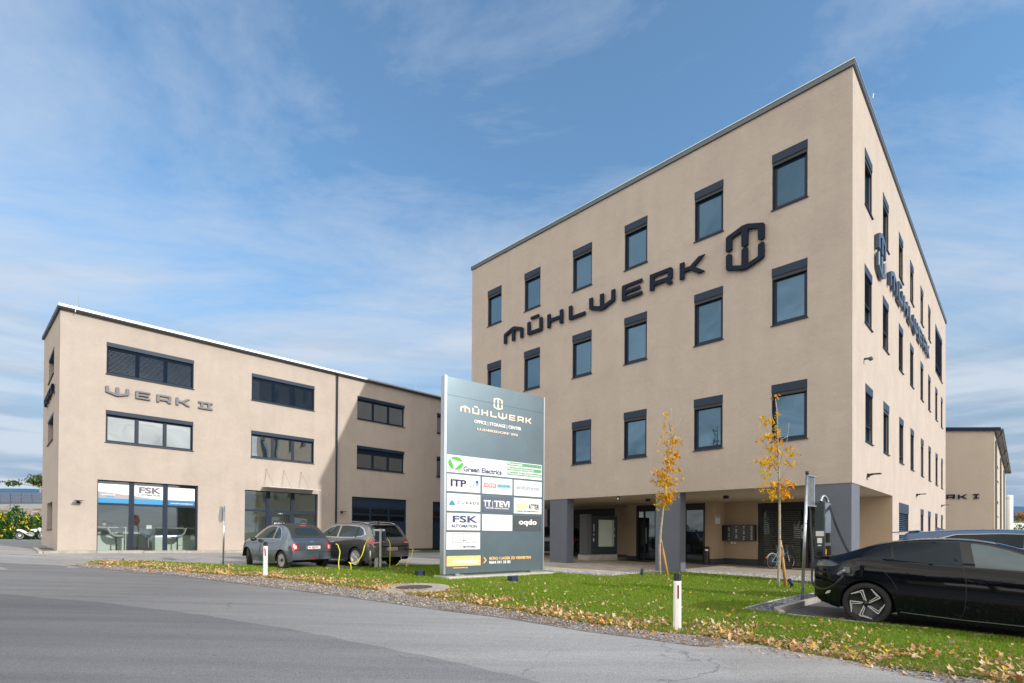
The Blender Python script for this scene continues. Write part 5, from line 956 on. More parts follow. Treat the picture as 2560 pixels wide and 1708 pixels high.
mb = MB(); mb.tube([g-Z*.1, tp], .030, 10); mb.build('pole', m_zinc, r_, True); c_ = at(557, 1286, g.y); ax = Vector((-.97, -.24, 0)).normalized(); mb = MB(); mb.lathe([(0, 0), (.28, 0), (.30, .012), (.30, .022), (0, .022)], c_+Vector((-.02, -.06, 0)), ax, 28); mb.build('disc', m_alu, r_)
mb = MB(); mb.lathe([(0, .024), (.285, .024)], c_+Vector((-.02, -.06, 0)), ax, 28); d_ = mb.build('red_face', m_red, r_)
mb = MB(); q = c_+Vector((-.02, -.06, 0))+ax*.027; s_ = ax.cross(Z).normalized(); mb.face([q-s_*.22-Z*.05, q+s_*.22-Z*.05, q+s_*.22+Z*.05, q-s_*.22+Z*.05]); mb.build('white_bar', m_white, d_)
def floodbox(px, py, label, sx=.24, rz=R(38)):
    g = G(px, py); r_ = empty('ground_floodlight', g, rz, label, 'floodlight', 'dark box floodlights before the sign board', local=True)
    mb = MB(); mb.box((0, 0, .11), (sx, .22, .17)); bevel(mb.build('housing', m_box, r_), .01, 1); mb = MB(); mb.box((0, .112, .12), (sx-.05, .012, .11)); mb.build('lens', m_glass, r_); mb = MB(); mb.box((0, 0, .015), (.12, .12, .05)); mb.build('foot', m_dark, r_)
floodbox(1050, 1443, 'dark floodlight box in the shaded grass left of the sign board'); floodbox(1282, 1457, 'dark floodlight box in front of the concrete base of the sign board')
def spot(px, py, label, tilt):
    g = G(px, py); r_ = empty('spotlight', g, 0, label, 'spotlight', 'small spike spotlights on the lawn', local=True); mb = MB(); mb.tube([(0, 0, -.08), (0, 0, .14)], .012, 6); mb.build('spike', m_dark, r_)
    d_ = Vector((math.sin(tilt), 0, math.cos(tilt))); mb = MB(); mb.lathe([(0, -.10), (.045, -.10), (.05, -.06), (.05, .10), (.042, .105), (.040, .085), (0, .085)], Vector((0, 0, .22)), d_, 16); mb.build('lamp_head', m_box, r_, True); mb = MB(); mb.tube([(0, 0, .14), Vector((0, .05, .18)), Vector((0, .05, .22))], .01, 5); mb.build('bracket', m_dark, r_)
spot(1605, 1446, 'small upright spotlight on a spike left of the first young maple', .12); spot(1977, 1476, 'small tilted spotlight on a spike right of the wooden stake by the taller maple', -.5)
g = G(1035, 1475); r_ = empty('manhole', g, 0, 'round iron manhole cover in a concrete ring at the edge of the gravel', 'manhole'); mb = MB(); s_ = Vector((0, 0, 1))
mb.lathe([(.46, .04), (.88, .04), (.90, -.02)], (g.x, g.y, g.z+.03), (-.015, -.02, 1), 40); mb.build('concrete_ring', m_kerb, r_); mb = MB(); mb.lathe([(0, .02), (.44, .02), (.455, .035)], (g.x, g.y, g.z+.03), (-.015, -.02, 1), 36); mb.build('cover', mat('rusty_iron', (.13, .10, .09), .7, .5, bump=.8, bscale=45, var=.4, vscale=8), r_)
g = G(965, 1431); mb = MB(); mb.lathe([(0, .045), (.20, .045), (.30, .05), (.33, .0)], (g.x, g.y, g.z), (0, 0, 1), 24); tag(mb.build('drain_cover', m_kerb), 'small flat concrete cover in the grass behind the gravel, left of the floodlight box', 'drain cover')
# ---------------------------------------------------------------- charging post, bollard and cables at the left
g = G(934, 1421.5); hd = Vector((-.8, .6, 0)).normalized(); sd_ = Vector((.6, .8, 0)).normalized(); cf = Fac(g, sd_, -hd)
ch = empty('charging_post', g, 0, 'silver charging post with two dark socket heads between the grey cars', 'charging post'); sc_ = g.y/F
def Y_(py): return at(934, py, g.y).z
mb = MB(); a0 = at(936, 1422, g.y); mb.tube([Vector((a0.x-.14, a0.y, g.z-.05)), Vector((a0.x-.14, a0.y, Y_(1355)))], .0, 4) if False else None
z1 = Y_(1322.5); 
def bar(px0, px1, y0, y1, dp, oy=0): p, q = at(px0, y0, g.y+oy), at(px1, y1, g.y+oy); mb = MB(); mb.box(((p.x+q.x)/2, g.y+oy, (p.z+q.z)/2), (abs(q.x-p.x), dp, abs(p.z-q.z))); return mb
bevel(bar(937, 947, 1360, 1422, .16).build('column', m_zinc, ch), .01, 1); bevel(bar(949, 954, 1322, 1422, .10, -.09).build('front_bar', m_zinc, ch), .008, 1)
for x0, x1, nm in ((934, 950.5, 'socket_head'), (951, 964, 'socket_head')):
    o = bevel(bar(x0, x1, 1323, 1358, .16).build(nm, m_zinc, ch), .04, 3); ORG[o.name] = ORG[ch.name].copy(); m2 = bar(x0+3.5, x1-2, 1328, 1354, .02, -.09); bevel(m2.build('socket_cover', m_box, o), .02, 2)
m2 = bar(929, 934, 1324, 1332, .05); bevel(m2.build('label_disc', mat('label_green', (.05, .40, .12), .5), ch), .012, 2)
g2 = G(926, 1423); mb = MB(); tz = at(926, 1377, g2.y).z; mb.tube([g2-Z*.1, Vector((g2.x, g2.y, tz-.01)), Vector((g2.x, g2.y, tz))], [.042, .042, .036], 14); tag(mb.build('bollard', m_zinc, None, True), 'short round steel bollard left of the charging post', 'bollard')
V8 = lambda x, y: (820+x/9.79, 1290+y/9.79)
def cable(pts, r, name, label, m=None):
    P = [at(px, py, Y) for px, py, Y in pts]; cv = bpy.data.curves.new(name, 'CURVE'); cv.dimensions = '3D'; s = cv.splines.new('NURBS'); s.points.add(len(P)-1)
    for i, p in enumerate(P): s.points[i].co = (*p, 1)
    s.use_endpoint_u = True; s.order_u = 3; cv.bevel_depth = r; cv.bevel_resolution = 2
    o = bpy.data.objects.new(name, cv); COL.objects.link(o); bpy.context.view_layer.update(); me = bpy.data.meshes.new_from_object(o.evaluated_get(bpy.context.evaluated_depsgraph_get())); bpy.data.objects.remove(o)
    me.materials.clear(); me.materials.append(m or m_yel)
    for p in me.polygons: p.use_smooth = True
    o = bpy.data.objects.new(name, me); COL.objects.link(o); return tag(o, label, 'charging cable', 'charging cables of the parked cars')
cable([(*V8(190, 690), 17.6), (*V8(235, 690), 17.6), (*V8(262, 780), 17.5), (*V8(300, 870), 17.4), (*V8(270, 1050), 17.3), (*V8(255, 1200), 17.2), (*V8(275, 1310), 17.2)], .014, 'charging_cable', 'yellow cable hanging from the right flank of the small grey car')
cable([(*V8(1030, 520), 18.2), (*V8(940, 640), 17.6), (*V8(890, 740), 17.3), (*V8(860, 900), 17.2), (*V8(780, 1060), 17.2), (*V8(660, 1160), 17.2), (*V8(560, 1165), 17.2), (*V8(495, 1125), 17.2), (*V8(545, 1165), 17.1), (*V8(565, 1220), 17.1), (*V8(562, 1310), 17.1)], .014, 'charging_cable', 'yellow cable drooping in front of the rear wheel of the larger grey car')
cable([(*V8(1450, 545), 18.7), (*V8(1505, 620), 18.6), (*V8(1525, 720), 18.5), (*V8(1520, 900), 18.4), (*V8(1515, 1200), 18.4), (*V8(1510, 1260), 18.4)], .009, 'charging_cable', 'thin yellow cable hanging straight down over the tailgate')
cable([(*V8(2035, 785), 19.8), (*V8(2080, 800), 19.4), (*V8(2085, 840), 19.2), (*V8(2050, 920), 18.9), (*V8(2055, 1040), 18.7), (*V8(1960, 1110), 18.6), (*V8(1930, 1160), 18.6), (*V8(1915, 1240), 18.6)], .014, 'charging_cable', 'yellow cable falling from the right rear corner of the larger grey car')
cable([(*V8(1665, 1225), 18.4), (*V8(1740, 1130), 18.4), (*V8(1850, 1090), 18.4), (*V8(1920, 1130), 18.5), (*V8(1940, 1170), 18.5), (*V8(1925, 1240), 18.5)], .014, 'charging_cable', 'yellow cable looping above the grass at the right rear of the larger grey car')
# ---------------------------------------------------------------- charging column beside the black car
q0 = at(2035.9, 1400, 12.2); q1 = at(2058.7, 1400, 12.2)
cp = Vector((q0.x, 12.2, H(q0.x, 12.2))); kr = -D2; kn = -D1; kf = Fac(Vector((q0.x, 12.2, 0)), kr, kn)
cc_ = empty('charging_column', cp, 0, 'tall dark charging column with a looped hose, behind the black car', 'charging column')
zt = at(2048, 1255, 12.1).z; wk = .20
mb = MB(); kf.box(mb, 0, wk, cp.z-.05, zt, -.54, 0); bevel(mb.build('cabinet', mat('cabinet_green_grey', (.035, .05, .052), .35, .3), cc_), .012, 2)
sidef = Fac(kf.P(wk, 0, 0), D1, -D2)
mb = MB(); sidef.box(mb, .02, .52, cp.z, zt-.02, .0, .02); mb.build('side_panel', mat('silver_side', (.22, .24, .27), .15, .8), cc_)
for z0, z1_, a0, a1, m_ in ((.30, .42, .03, .20, m_alu), (.14, .26, .06, .16, m_white), (.07, .10, .07, .15, m_alu)): mb = MB(); kf.box(mb, a0, a1, zt-1.35+z0+.25, zt-1.35+z1_+.25, .0, .004); mb.build('label', m_, cc_)
mb = MB(); kf.box(mb, .03, .205, zt-1.33, zt-1.09, .0, .03); so_ = bevel(mb.build('socket', m_dark, cc_), .02, 2); mb = MB(); mb.lathe([(.0, .0), (.055, .0), (.055, .02)], kf.P(.12, zt-1.21, .03), kn, 16); ORG[so_.name] = ORG[cc_.name].copy(); mb.build('socket_ring', m_blackp, so_)
mb = MB(); sidef.box(mb, .10, .30, zt-.95, zt-.72, .02, .10); sidef.box(mb, .12, .34, zt-1.25, zt-1.02, .02, .12); bevel(mb.build('plug_holder', m_blackp, cc_), .01, 1)
mb = MB(); sidef.box(mb, .04, .08, zt-1.22, zt-1.10, .02, .03); mb.build('status_light', mat('amber', (.9, .5, .03), .4), cc_)
cable([(2052, 1254, 12.25), (2053, 1244, 12.3), (2060, 1239, 12.35), (2067, 1246, 12.4), (2070, 1256, 12.4)], .032, 'charging_hose', 'thick grey hose arching over the top of the dark charging column', m_zinc)
cable([(2073, 1262, 12.4), (2078, 1280, 12.2), (2095, 1325, 11.6), (2112, 1362, 11.0), (2121, 1378, 10.7), (2130, 1400, 10.5)], .030, 'charging_hose', 'straight grey hose running down from the dark charging column behind the black car', m_blackp)
cable([(2022, 1258, 12.3), (2027, 1275, 12.1), (2026, 1320, 11.4), (2032, 1380, 10.6), (2030, 1430, 9.9), (2029, 1455, 9.4), (2040, 1470, 9.0), (2060, 1474, 8.6), (2085, 1465, 8.3), (2099, 1450, 8.2), (2107, 1440, 8.2)], .017, 'charging_hose', 'black charging cable sagging from the column to the flap of the black car', m_blackp)
# ---------------------------------------------------------------- cars
def paint(name, col, rough=.28, metal=.0, coat=1.0):
    m = mat(name, col, rough, metal, coat=coat, spec=.3); b = m.node_tree.nodes['Principled BSDF']; b.inputs['Coat Roughness'].default_value = .02; b.inputs['Coat IOR'].default_value = 1.5; return m
m_tyre = mat('tyre', (.018, .018, .019), .85, bump=.3, bscale=80); m_rim = mat('rim_silver', (.70, .71, .73), .3, .45); m_rimd = mat('rim_dark', (.03, .032, .036), .35, .5)
m_taill = mat('tail_light', (.45, .010, .012), .12, coat=1); m_tailw = mat('tail_clear', (.62, .50, .50), .12, coat=1); m_under = mat('car_underside', (.008, .008, .009), .9); m_plate = mat('number_plate', (.80, .80, .80), .4); m_soft = mat('soft_top', (.035, .033, .034), .95, bump=.3, bscale=200)
def interp(pts, x):
    """smooth monotone-ish interpolation through (x, z) points"""
    X = [p[0] for p in pts]; Y = [p[1] for p in pts]
    if x <= X[0]: return Y[0]
    if x >= X[-1]: return Y[-1]
    for i in range(len(X)-1):
        if x <= X[i+1]:
            h_ = X[i+1]-X[i]; t = (x-X[i])/h_
            def sl(j):
                if j <= 0 or j >= len(X)-1: return (Y[min(j+1, len(X)-1)]-Y[max(j-1, 0)])/(X[min(j+1, len(X)-1)]-X[max(j-1, 0)])
                a, b = (Y[j]-Y[j-1])/(X[j]-X[j-1]), (Y[j+1]-Y[j])/(X[j+1]-X[j]); return 0 if a*b <= 0 else 2*a*b/(a+b)
            m0, m1 = sl(i)*h_, sl(i+1)*h_; return (2*t**3-3*t*t+1)*Y[i]+(t**3-2*t*t+t)*m0+(-2*t**3+3*t*t)*Y[i+1]+(t**3-t*t)*m1
def wheel(root, x, y, r, wd, side, kind, steer=0):
    """side: +1 left, -1 right; the face looks outward"""
    ax = Vector((math.sin(steer)*-side, side*math.cos(steer), 0)); c = Vector((x, y, r)); mb = MB(); k = wd/2; Q = {'aero': 1.17, 'fan': 1.08, 'star': 1.10}[kind]
    mb.lathe([(r*.66*Q, k*.92), (r*(.72*Q if Q < 1.15 else .83), k), (r*.93, k*.98), (r*.985, k*.82), (r, k*.55), (r, -k*.55), (r*.985, -k*.82), (r*.93, -k), (r*.66*Q, -k)], c, ax, 40)
    t = mb.build('tyre', m_tyre, root, True); ORG[t.name] = ORG[root.name].copy()
    a = ax.orthogonal().normalized() if False else Vector((0, 0, 1)); b = ax.cross(a)
    P = lambda rr, an, o: c+ax*(k*o)+(a*math.cos(an)+b*math.sin(an))*(rr*r*Q)
    mb = MB(); mb.lathe([(0, k*.55), (r*.60*Q, k*.50), (r*.63*Q, k*.78), (r*.675*Q, k*.96), (r*.665*Q, k*1.0), (r*.645*Q, k*.90)], c, ax, 40); rm = mb.build('rim', m_rimd if kind == 'aero' else (m_rimd if kind == 'fan' else m_rim), root, True); ORG[rm.name] = ORG[root.name].copy()
    mb = MB()
    def strip(p0, p1, w0, w1, o0=.78, o1=.90, dz=.10):
        """tapered spoke between polar points"""
        A, B = P(p0[0], p0[1], o0), P(p1[0], p1[1], o1); d = (B-A).normalized(); n = d.cross(ax).normalized()
        mb.hexa([A-n*w0*r-ax*dz*k, B-n*w1*r-ax*dz*k, B+n*w1*r-ax*dz*k, A+n*w0*r-ax*dz*k, A-n*w0*r*.8, B-n*w1*r*.8, B+n*w1*r*.8, A+n*w0*r*.8])
    if kind == 'aero':
        for q in range(5):
            t0 = q*2*math.pi/5+.2
            strip((.11, t0-.20), (.56, t0+.03), .024, .024, .9, .97); strip((.15, t0+.22), (.50, t0+.20), .016, .018, .88, .95)
            strip((.56, t0+.03), (.64, t0+.80), .022, .022, .95, .97); strip((.50, t0+.20), (.56, t0+.62), .012, .012, .93, .95)
            for s_ in range(4): strip((.655, t0+.85+s_*.10), (.655, t0+.95+s_*.10), .010, .010)
    elif kind == 'fan':
        for q in range(26): t0 = q*2*math.pi/26; strip((.20, t0), (.64, t0+.04), .012, .034, .8, .94, .3)
    else:
        for q in range(5):
            t0 = q*2*math.pi/5; strip((.10, t0-.25), (.63, t0-.16), .045, .030, .7, .92, .4); strip((.10, t0+.25), (.63, t0+.16), .045, .030, .7, .92, .4)
    mb.build('spokes', m_rim, rm)
    mb = MB(); mb.lathe([(0, k*.95), (r*.10, k*.93), (r*.13, k*.80), (r*.13, k*.5)], c, ax, 16); mb.build('hub_cap', m_rimd if kind != 'star' else m_rim, rm, True)
def car(name, label, cat, loc, heading, p):
    hx, hy = heading; rz = math.atan2(hy, hx); root = empty(name, loc, rz, label, cat, p.get('group'), local=True)
    # follow the slope of the ground
    f_ = Vector((hx, hy, 0)).normalized(); l_ = Vector((-f_.y, f_.x, 0)); L_ = p['L']; zc = H(loc[0], loc[1]); fz = H(loc[0]+f_.x*3, loc[1]+f_.y*3)-zc; lz = H(loc[0]+l_.x, loc[1]+l_.y)-zc
    fx = Vector((f_.x, f_.y, fz/3)).normalized(); up = fx.cross(Vector((l_.x, l_.y, lz))).normalized(); ly = up.cross(fx)
    root.rotation_euler = Matrix(((fx.x, ly.x, up.x), (fx.y, ly.y, up.y), (fx.z, ly.z, up.z))).to_euler()
    W = p['W']/2; xr, xf = p['wheels']; r = p['r']; Ra = r+p.get('gap', .05); zb0 = p['sill']
    xs = sorted(set([round(v, 4) for v in np.linspace(0, L_, 64)]+[.015, .04, .08, .12, .17, .23, .3]+[L_-v for v in (.015, .04, .08, .12, .17, .23, .3)]+[round(c+Ra*math.sin(t), 4) for c in (xr, xf) for t in np.linspace(-math.pi/2, math.pi/2, 21)]))
    def plan(x):
        k = 1.0
        for d, (a, rad, pw) in ((x, p['rear']), (L_-x, p['front'])):
            if d < rad: k = min(k, 1-a*(1-d/rad)**pw)
        return W*k
    def ring(x):
        w_ = plan(x); zt = interp(p['top'], x); zs = min(interp(p['belt'], x), zt-.015); zb = max(interp(p['bottom'], x), 0)
        for c in (xr, xf):
            if abs(x-c) < Ra: zb = max(zb, r+math.sqrt(max(0, Ra*Ra-(x-c)**2)))
        zb = min(zb, zs-.03); cab = min(1, max(0, (zt-zs)/p['cab'])); pts = []
        fl = p['flank']
        for i in range(11):
            z = zb+(zs-zb)*i/10; q = (z-zb0)/(interp(p['belt'], min(max(x, .6), L_-.6))-zb0); pts.append((w_*interp(fl, q), z))
        y0 = pts[-1][0]; yr = y0*.90*(1-cab)+cab*(y0-p['tumble']); zr = zs+(zt-zs)*.90
        for i in range(1, 7): t = i/6; pts.append((y0+(yr-y0)*(t**1.15), zs+(zr-zs)*t))
        n = 9
        for i in range(1, n+1):
            t = i/n; s = math.sin(t*math.pi/2)**.75; pts.append((yr*math.cos(t*math.pi/2)**.55 if t < 1 else 0, zr+(zt-zr)*s))
        return pts
    rings = []; 
    for x in xs:
        q = ring(x); rings.append([(x, y, z) for y, z in q]+[(x, -y, z) for y, z in q[-2::-1]])
    n = len(rings[0]); mb = MB(); mb.v = [v for rg in rings for v in rg]
    for i in range(len(rings)-1):
        for j in range(n-1): mb.f.append((i*n+j, i*n+j+1, (i+1)*n+j+1, (i+1)*n+j)); mb.mi.append(0)
    # end caps: strips between the two halves, so that they shade smoothly
    for i0, flip in ((0, 0), ((len(rings)-1)*n, 1)):
        for j in range(n//2): q = (i0+j, i0+n-1-j, i0+n-2-j, i0+j+1) if j < n//2-1 else (i0+j, i0+n-1-j, i0+j+1); mb.f.append(q if flip else q[::-1]); mb.mi.append(0)
    body = fixn(mb.build('body', p['paint'], root, True)); ORG[body.name] = Vector((0, 0, 0))
    bvh = BVHTree.FromPolygons(mb.v, mb.f)
    mb = MB(); mb.box((L_/2, 0, .34), (L_-.6, W*1.50, .22)); mb.box((L_/2, 0, .55), (L_-1.0, W*1.2, .4)); mb.build('underbody', m_under, root)
    RAY = {'L': (lambda a, b: (Vector((a, 4, b)), Vector((0, -1, 0)))), 'R': (lambda a, b: (Vector((a, -4, b)), Vector((0, 1, 0)))), 'B': (lambda a, b: (Vector((-4, a, b)), Vector((1, 0, 0)))), 'F': (lambda a, b: (Vector((L_+4, a, b)), Vector((-1, 0, 0)))), 'T': (lambda a, b: (Vector((a, b, 5)), Vector((0, 0, -1))))}
    def decal(nm, poly, view, m, off=.005, step=.06, parent=None):
        bm = bmesh.new(); vs = [bm.verts.new((a, b, 0)) for a, b in poly]; tr = tessellate_polygon([[Vector((a, b, 0)) for a, b in poly]])
        for t in tr: bm.faces.new([vs[i] for i in t])
        for axn, (lo, hi) in enumerate(((min(q[0] for q in poly), max(q[0] for q in poly)), (min(q[1] for q in poly), max(q[1] for q in poly)))):
            k = math.ceil(lo/step)*step; nn = Vector((1, 0, 0)) if axn == 0 else Vector((0, 1, 0))
            while k < hi: bmesh.ops.bisect_plane(bm, geom=bm.verts[:]+bm.edges[:]+bm.faces[:], plane_co=nn*k, plane_no=nn); k += step
        bad = []
        for v in bm.verts:
            o_, d = RAY[view](v.co.x, v.co.y); hit = bvh.ray_cast(o_, d)
            if hit[0] is None: bad.append(v); continue
            nn = hit[1] if hit[1].dot(d) < 0 else -hit[1]; v.co = hit[0]+nn*off
        bmesh.ops.delete(bm, geom=bad, context='VERTS')
        bmesh.ops.recalc_face_normals(bm, faces=bm.faces)
        me = bpy.data.meshes.new(nm); bm.to_mesh(me); bm.free(); me.materials.append(m)
        for f in me.polygons: f.use_smooth = True
        o = bpy.data.objects.new(nm, me); COL.objects.link(o); o.parent = parent or root; ORG[o.name] = Vector((0, 0, 0)); return o
    def seam(pts, view, m=m_dark, wd=.006, nm='panel_gap', off=.003):
        mb = MB(); prev = None; den = []
        for i in range(len(pts)-1):
            for k in range(8): t = k/8; den.append((pts[i][0]*(1-t)+pts[i+1][0]*t, pts[i][1]*(1-t)+pts[i+1][1]*t))
        den.append(pts[-1])
        for i, (a, b) in enumerate(den):
            q = den[min(i+1, len(den)-1)]; q0 = den[max(i-1, 0)]; d = Vector((q[0]-q0[0], q[1]-q0[1])).normalized(); nn = Vector((-d.y, d.x))*wd/2; cur = []
            for s in (1, -1):
                o_, dr = RAY[view](a+nn.x*s, b+nn.y*s); hit = bvh.ray_cast(o_, dr)
                if hit[0] is None: cur = None; break
                n2 = hit[1] if hit[1].dot(dr) < 0 else -hit[1]; cur.append(hit[0]+n2*off)
            if cur and prev: mb.face([prev[0], cur[0], cur[1], prev[1]])
            prev = cur
        return mb.build(nm, m, root)
    for x, kk in ((xr, 0), (xf, p.get('steer', 0))):
        for s in (1, -1): wheel(root, x, s*(W-.125 if not p.get('narrow') else W-.15), r, p.get('tw', .225), s, p['rim'], kk)
    for s in (1, -1): # dark wheel wells, closed above the tyre
        for c in (xr, xf):
            mb = MB(); 
            for k in range(16):
                t0, t1 = math.pi*k/16, math.pi*(k+1)/16; R_ = Ra-.004
                mb.face([(c+R_*math.cos(t0), s*(W-.035), r+R_*math.sin(t0)), (c+R_*math.cos(t1), s*(W-.035), r+R_*math.sin(t1)), (c+R_*math.cos(t1), s*(W-.40), r+R_*math.sin(t1)), (c+R_*math.cos(t0), s*(W-.40), r+R_*math.sin(t0))])
            mb.build('wheel_well', m_under, root)
    return root, decal, seam, bvh, RAY
def mirror(root, x, y, z, s, m):
    mb = MB(); n_, m_ = 12, 8
    for i in range(m_+1):
        t = math.pi*i/m_
        for j in range(n_): a = 2*math.pi*j/n_; mb.v.append((x+.07*math.cos(a)*math.sin(t), y+s*.11*math.cos(t), z+.075*math.sin(a)*math.sin(t)))
    for i in range(m_):
        for j in range(n_): mb.f.append((i*n_+j, i*n_+(j+1) % n_, (i+1)*n_+(j+1) % n_, (i+1)*n_+j)); mb.mi.append(0)
    o = mb.build('mirror', m, root, True); return o
FL = [(-.2, .93), (0, .955), (.25, .985), (.5, 1.0), (.75, .995), (.92, .97), (1.05, .94)]
def numplate(root, x, z, s, y=0, ry=0):
    mb = MB(); mb.box((x, y, z), (.012, .52, .115)); o = mb.build('number_plate', m_plate, root); ORG[o.name] = Vector((0, 0, 0))
    f = Fac((x-.008, y, 0), (0, -1, 0), (-1, 0, 0)); mb = MB(); f.box(mb, -.26, -.215, z-.055, z+.055, 0, .003); mb.build('blue_strip', m_fblue2, o); mb = MB(); f.box(mb, -.26, .26, z+.052, z+.0575, 0, .0025); f.box(mb, -.26, .26, z-.0575, z-.052, 0, .0025); mb.build('red_rim', m_red, o)
    text(s, f, .02, z-.032, .09, ink, o, off=.001, width=.42); return o
# black fastback at the right: rear wheel stands at the foot measured in the photograph
hd = (-D2.x, -D2.y); wg = G(2163, 1561); m_blk = paint('black_paint', (.003, .004, .007), .03, 0, .0)
side = Vector((D1.x, D1.y, 0)); xr_ = .86; loc = Vector((wg.x, wg.y, 0))+side*.93+Vector((D2.x, D2.y, 0))*xr_; loc.z = H(loc.x, loc.y)
P1 = dict(L=4.86, W=1.88, wheels=(.86, 3.81), r=.352, sill=.20, cab=.42, tumble=.235, rim='aero', paint=m_blk, rear=(.34, .75, 2.2), front=(.42, .9, 2.2), flank=FL, tw=.235, gap=.045,
 top=[(0, .92), (.03, 1.02), (.07, 1.085), (.20, 1.115), (.40, 1.165), (.61, 1.24), (.87, 1.345), (1.09, 1.41), (1.36, 1.462), (1.58, 1.487), (1.88, 1.498), (2.09, 1.494), (2.36, 1.462), (2.6, 1.405), (2.8, 1.335), (3.1, 1.20), (3.45, 1.02), (3.65, .955), (4.1, .88), (4.5, .77), (4.75, .66), (4.86, .55)],
 belt=[(0, .90), (.10, .99), (.4, 1.03), (.75, 1.10), (1.0, 1.085), (1.66, 1.055), (2.5, 1.02), (3.2, .965), (3.6, .90), (4.3, .80), (4.7, .62), (4.86, .50)],
 bottom=[(0, .50), (.03, .40), (.10, .32), (.30, .26), (.5, .22), (1.4, .175), (3.3, .175), (4.3, .20), (4.7, .25), (4.86, .36)])
root, decal, seam, bvh, RAY = car('parked_car', 'black shiny fastback car being charged at the right edge, seen from its side', 'car', loc, hd, dict(P1, group='parked cars'))
V_ = 'R'
glassp = [(.72, 1.172), (.90, 1.275), (1.10, 1.355), (1.35, 1.405), (1.7, 1.432), (2.06, 1.434), (2.36, 1.40), (2.6, 1.335), (2.85, 1.235), (3.15, 1.09), (3.22, 1.045), (2.8, 1.04), (2.3, 1.06), (1.7, 1.08), (1.1, 1.115)]
for v_ in ('R', 'L'):
    decal('window_trim', [(.68, 1.168), (.88, 1.29), (1.09, 1.375), (1.35, 1.428), (1.7, 1.452), (2.06, 1.452), (2.38, 1.418), (2.62, 1.352), (2.88, 1.25), (3.2, 1.10), (3.28, 1.03), (2.8, 1.022), (2.3, 1.042), (1.7, 1.062), (1.08, 1.10)], v_, mat('gloss_black_trim', (.003, .003, .004), .08), .003, .05)
    decal('rear_side_window', [(1.22, 1.112), (1.18, 1.365), (1.35, 1.403), (1.7, 1.430), (2.02, 1.432), (2.09, 1.066), (1.7, 1.084)], v_, m_carglass, .006, .05)
    decal('quarter_window', [(.76, 1.175), (.92, 1.268), (1.08, 1.335), (1.14, 1.352), (1.19, 1.118), (1.05, 1.122)], v_, m_carglass, .006, .05)
    decal('front_side_window', [(2.23, 1.062), (2.15, 1.428), (2.36, 1.395), (2.6, 1.330), (2.85, 1.23), (3.13, 1.09), (3.18, 1.05), (2.8, 1.045)], v_, mat('tinted_teal_glass', (.015, .05, .06), .03, coat=1) if v_ == 'R' else m_carglass, .006, .05)
    seam([(.80, 1.19), (1.02, 1.13)], v_); seam([(.86, 1.235), (1.08, 1.13)], v_) 
    seam([(2.09, 1.05), (2.13, .85), (2.14, .60), (2.12, .38), (2.06, .24)], v_, wd=.007); seam([(1.10, 1.10), (1.02, 1.05), (1.07, .95), (1.20, .80), (1.30, .62)], v_, wd=.007); seam([(1.33, .27), (2.1, .25), (3.3, .26)], v_, mat('sill_shine', (.25, .26, .28), .3, .7), .012, 'sill_trim'); seam([(3.15, 1.02), (3.25, .80), (3.22, .50), (3.12, .30)], v_, wd=.007)
    seam([(.98, .56), (1.32, .50)], v_, wd=.004) if False else None
    decal('tail_light', [(.02, 1.075), (.30, 1.035), (.43, .985), (.33, .945), (.02, .935)], v_, mat('tail_smoked', (.07, .08, .07), .06, coat=1), .006, .04)
    decal('tail_light_edge', [(.0, 1.085), (.33, 1.045), (.47, .985), (.44, .975), (.30, 1.03), (.0, 1.07)], v_, m_dark, .008, .04)
    decal('charge_port', [(.47, .80), (.42, .90), (.50, .995), (.66, .995), (.70, .90), (.66, .80)], v_, m_blackp, .004, .04) if v_ == 'R' else None
    decal('door_handle', [(1.40, .905), (1.62, .900), (1.62, .925), (1.40, .93)], v_, m_blk, .012, .04); decal('door_handle', [(2.45, .885), (2.67, .88), (2.67, .905), (2.45, .91)], v_, m_blk, .012, .04)
    decal('rear_reflector', [(.22, .44), (.30, .47), (.32, .52), (.25, .50)], v_, m_rim, .006, .04)
decal('windscreen', [(2.45, -.58), (3.38, -.72), (3.45, .0), (3.38, .72), (2.45, .58), (2.40, 0)], 'T', m_carglass, .006, .08)
decal('rear_window', [(.50, -.52), (1.35, -.50), (1.38, 0), (1.35, .50), (.50, .52), (.45, 0)], 'T', m_carglass, .006, .08)
mb = MB(); mb.tube([(.56, -.93, .90), (.52, -.985, .885), (.45, -1.01, .82)], .024, 8); mb.box((.57, -.935, .905), (.10, .05, .10)); mb.build('charging_plug', mat('plug_grey', (.14, .16, .18), .3), root); mb = MB(); mb.box((.79, -.965, .90), (.05, .04, .22)); bevel(mb.build('charge_flap', m_blk, root), .012, 2)
mb = MB(); mb.hexa([(-.02, -.62, 1.075), (.22, -.70, 1.095), (.22, .70, 1.095), (-.02, .62, 1.075), (-.02, -.62, 1.095), (.22, -.66, 1.125), (.22, .66, 1.125), (-.02, .62, 1.095)]); bevel(mb.build('spoiler', m_blk, root), .008, 2)
for s in (1, -1): mirror(root, 2.95, s*.98, 1.02, s, m_blk)
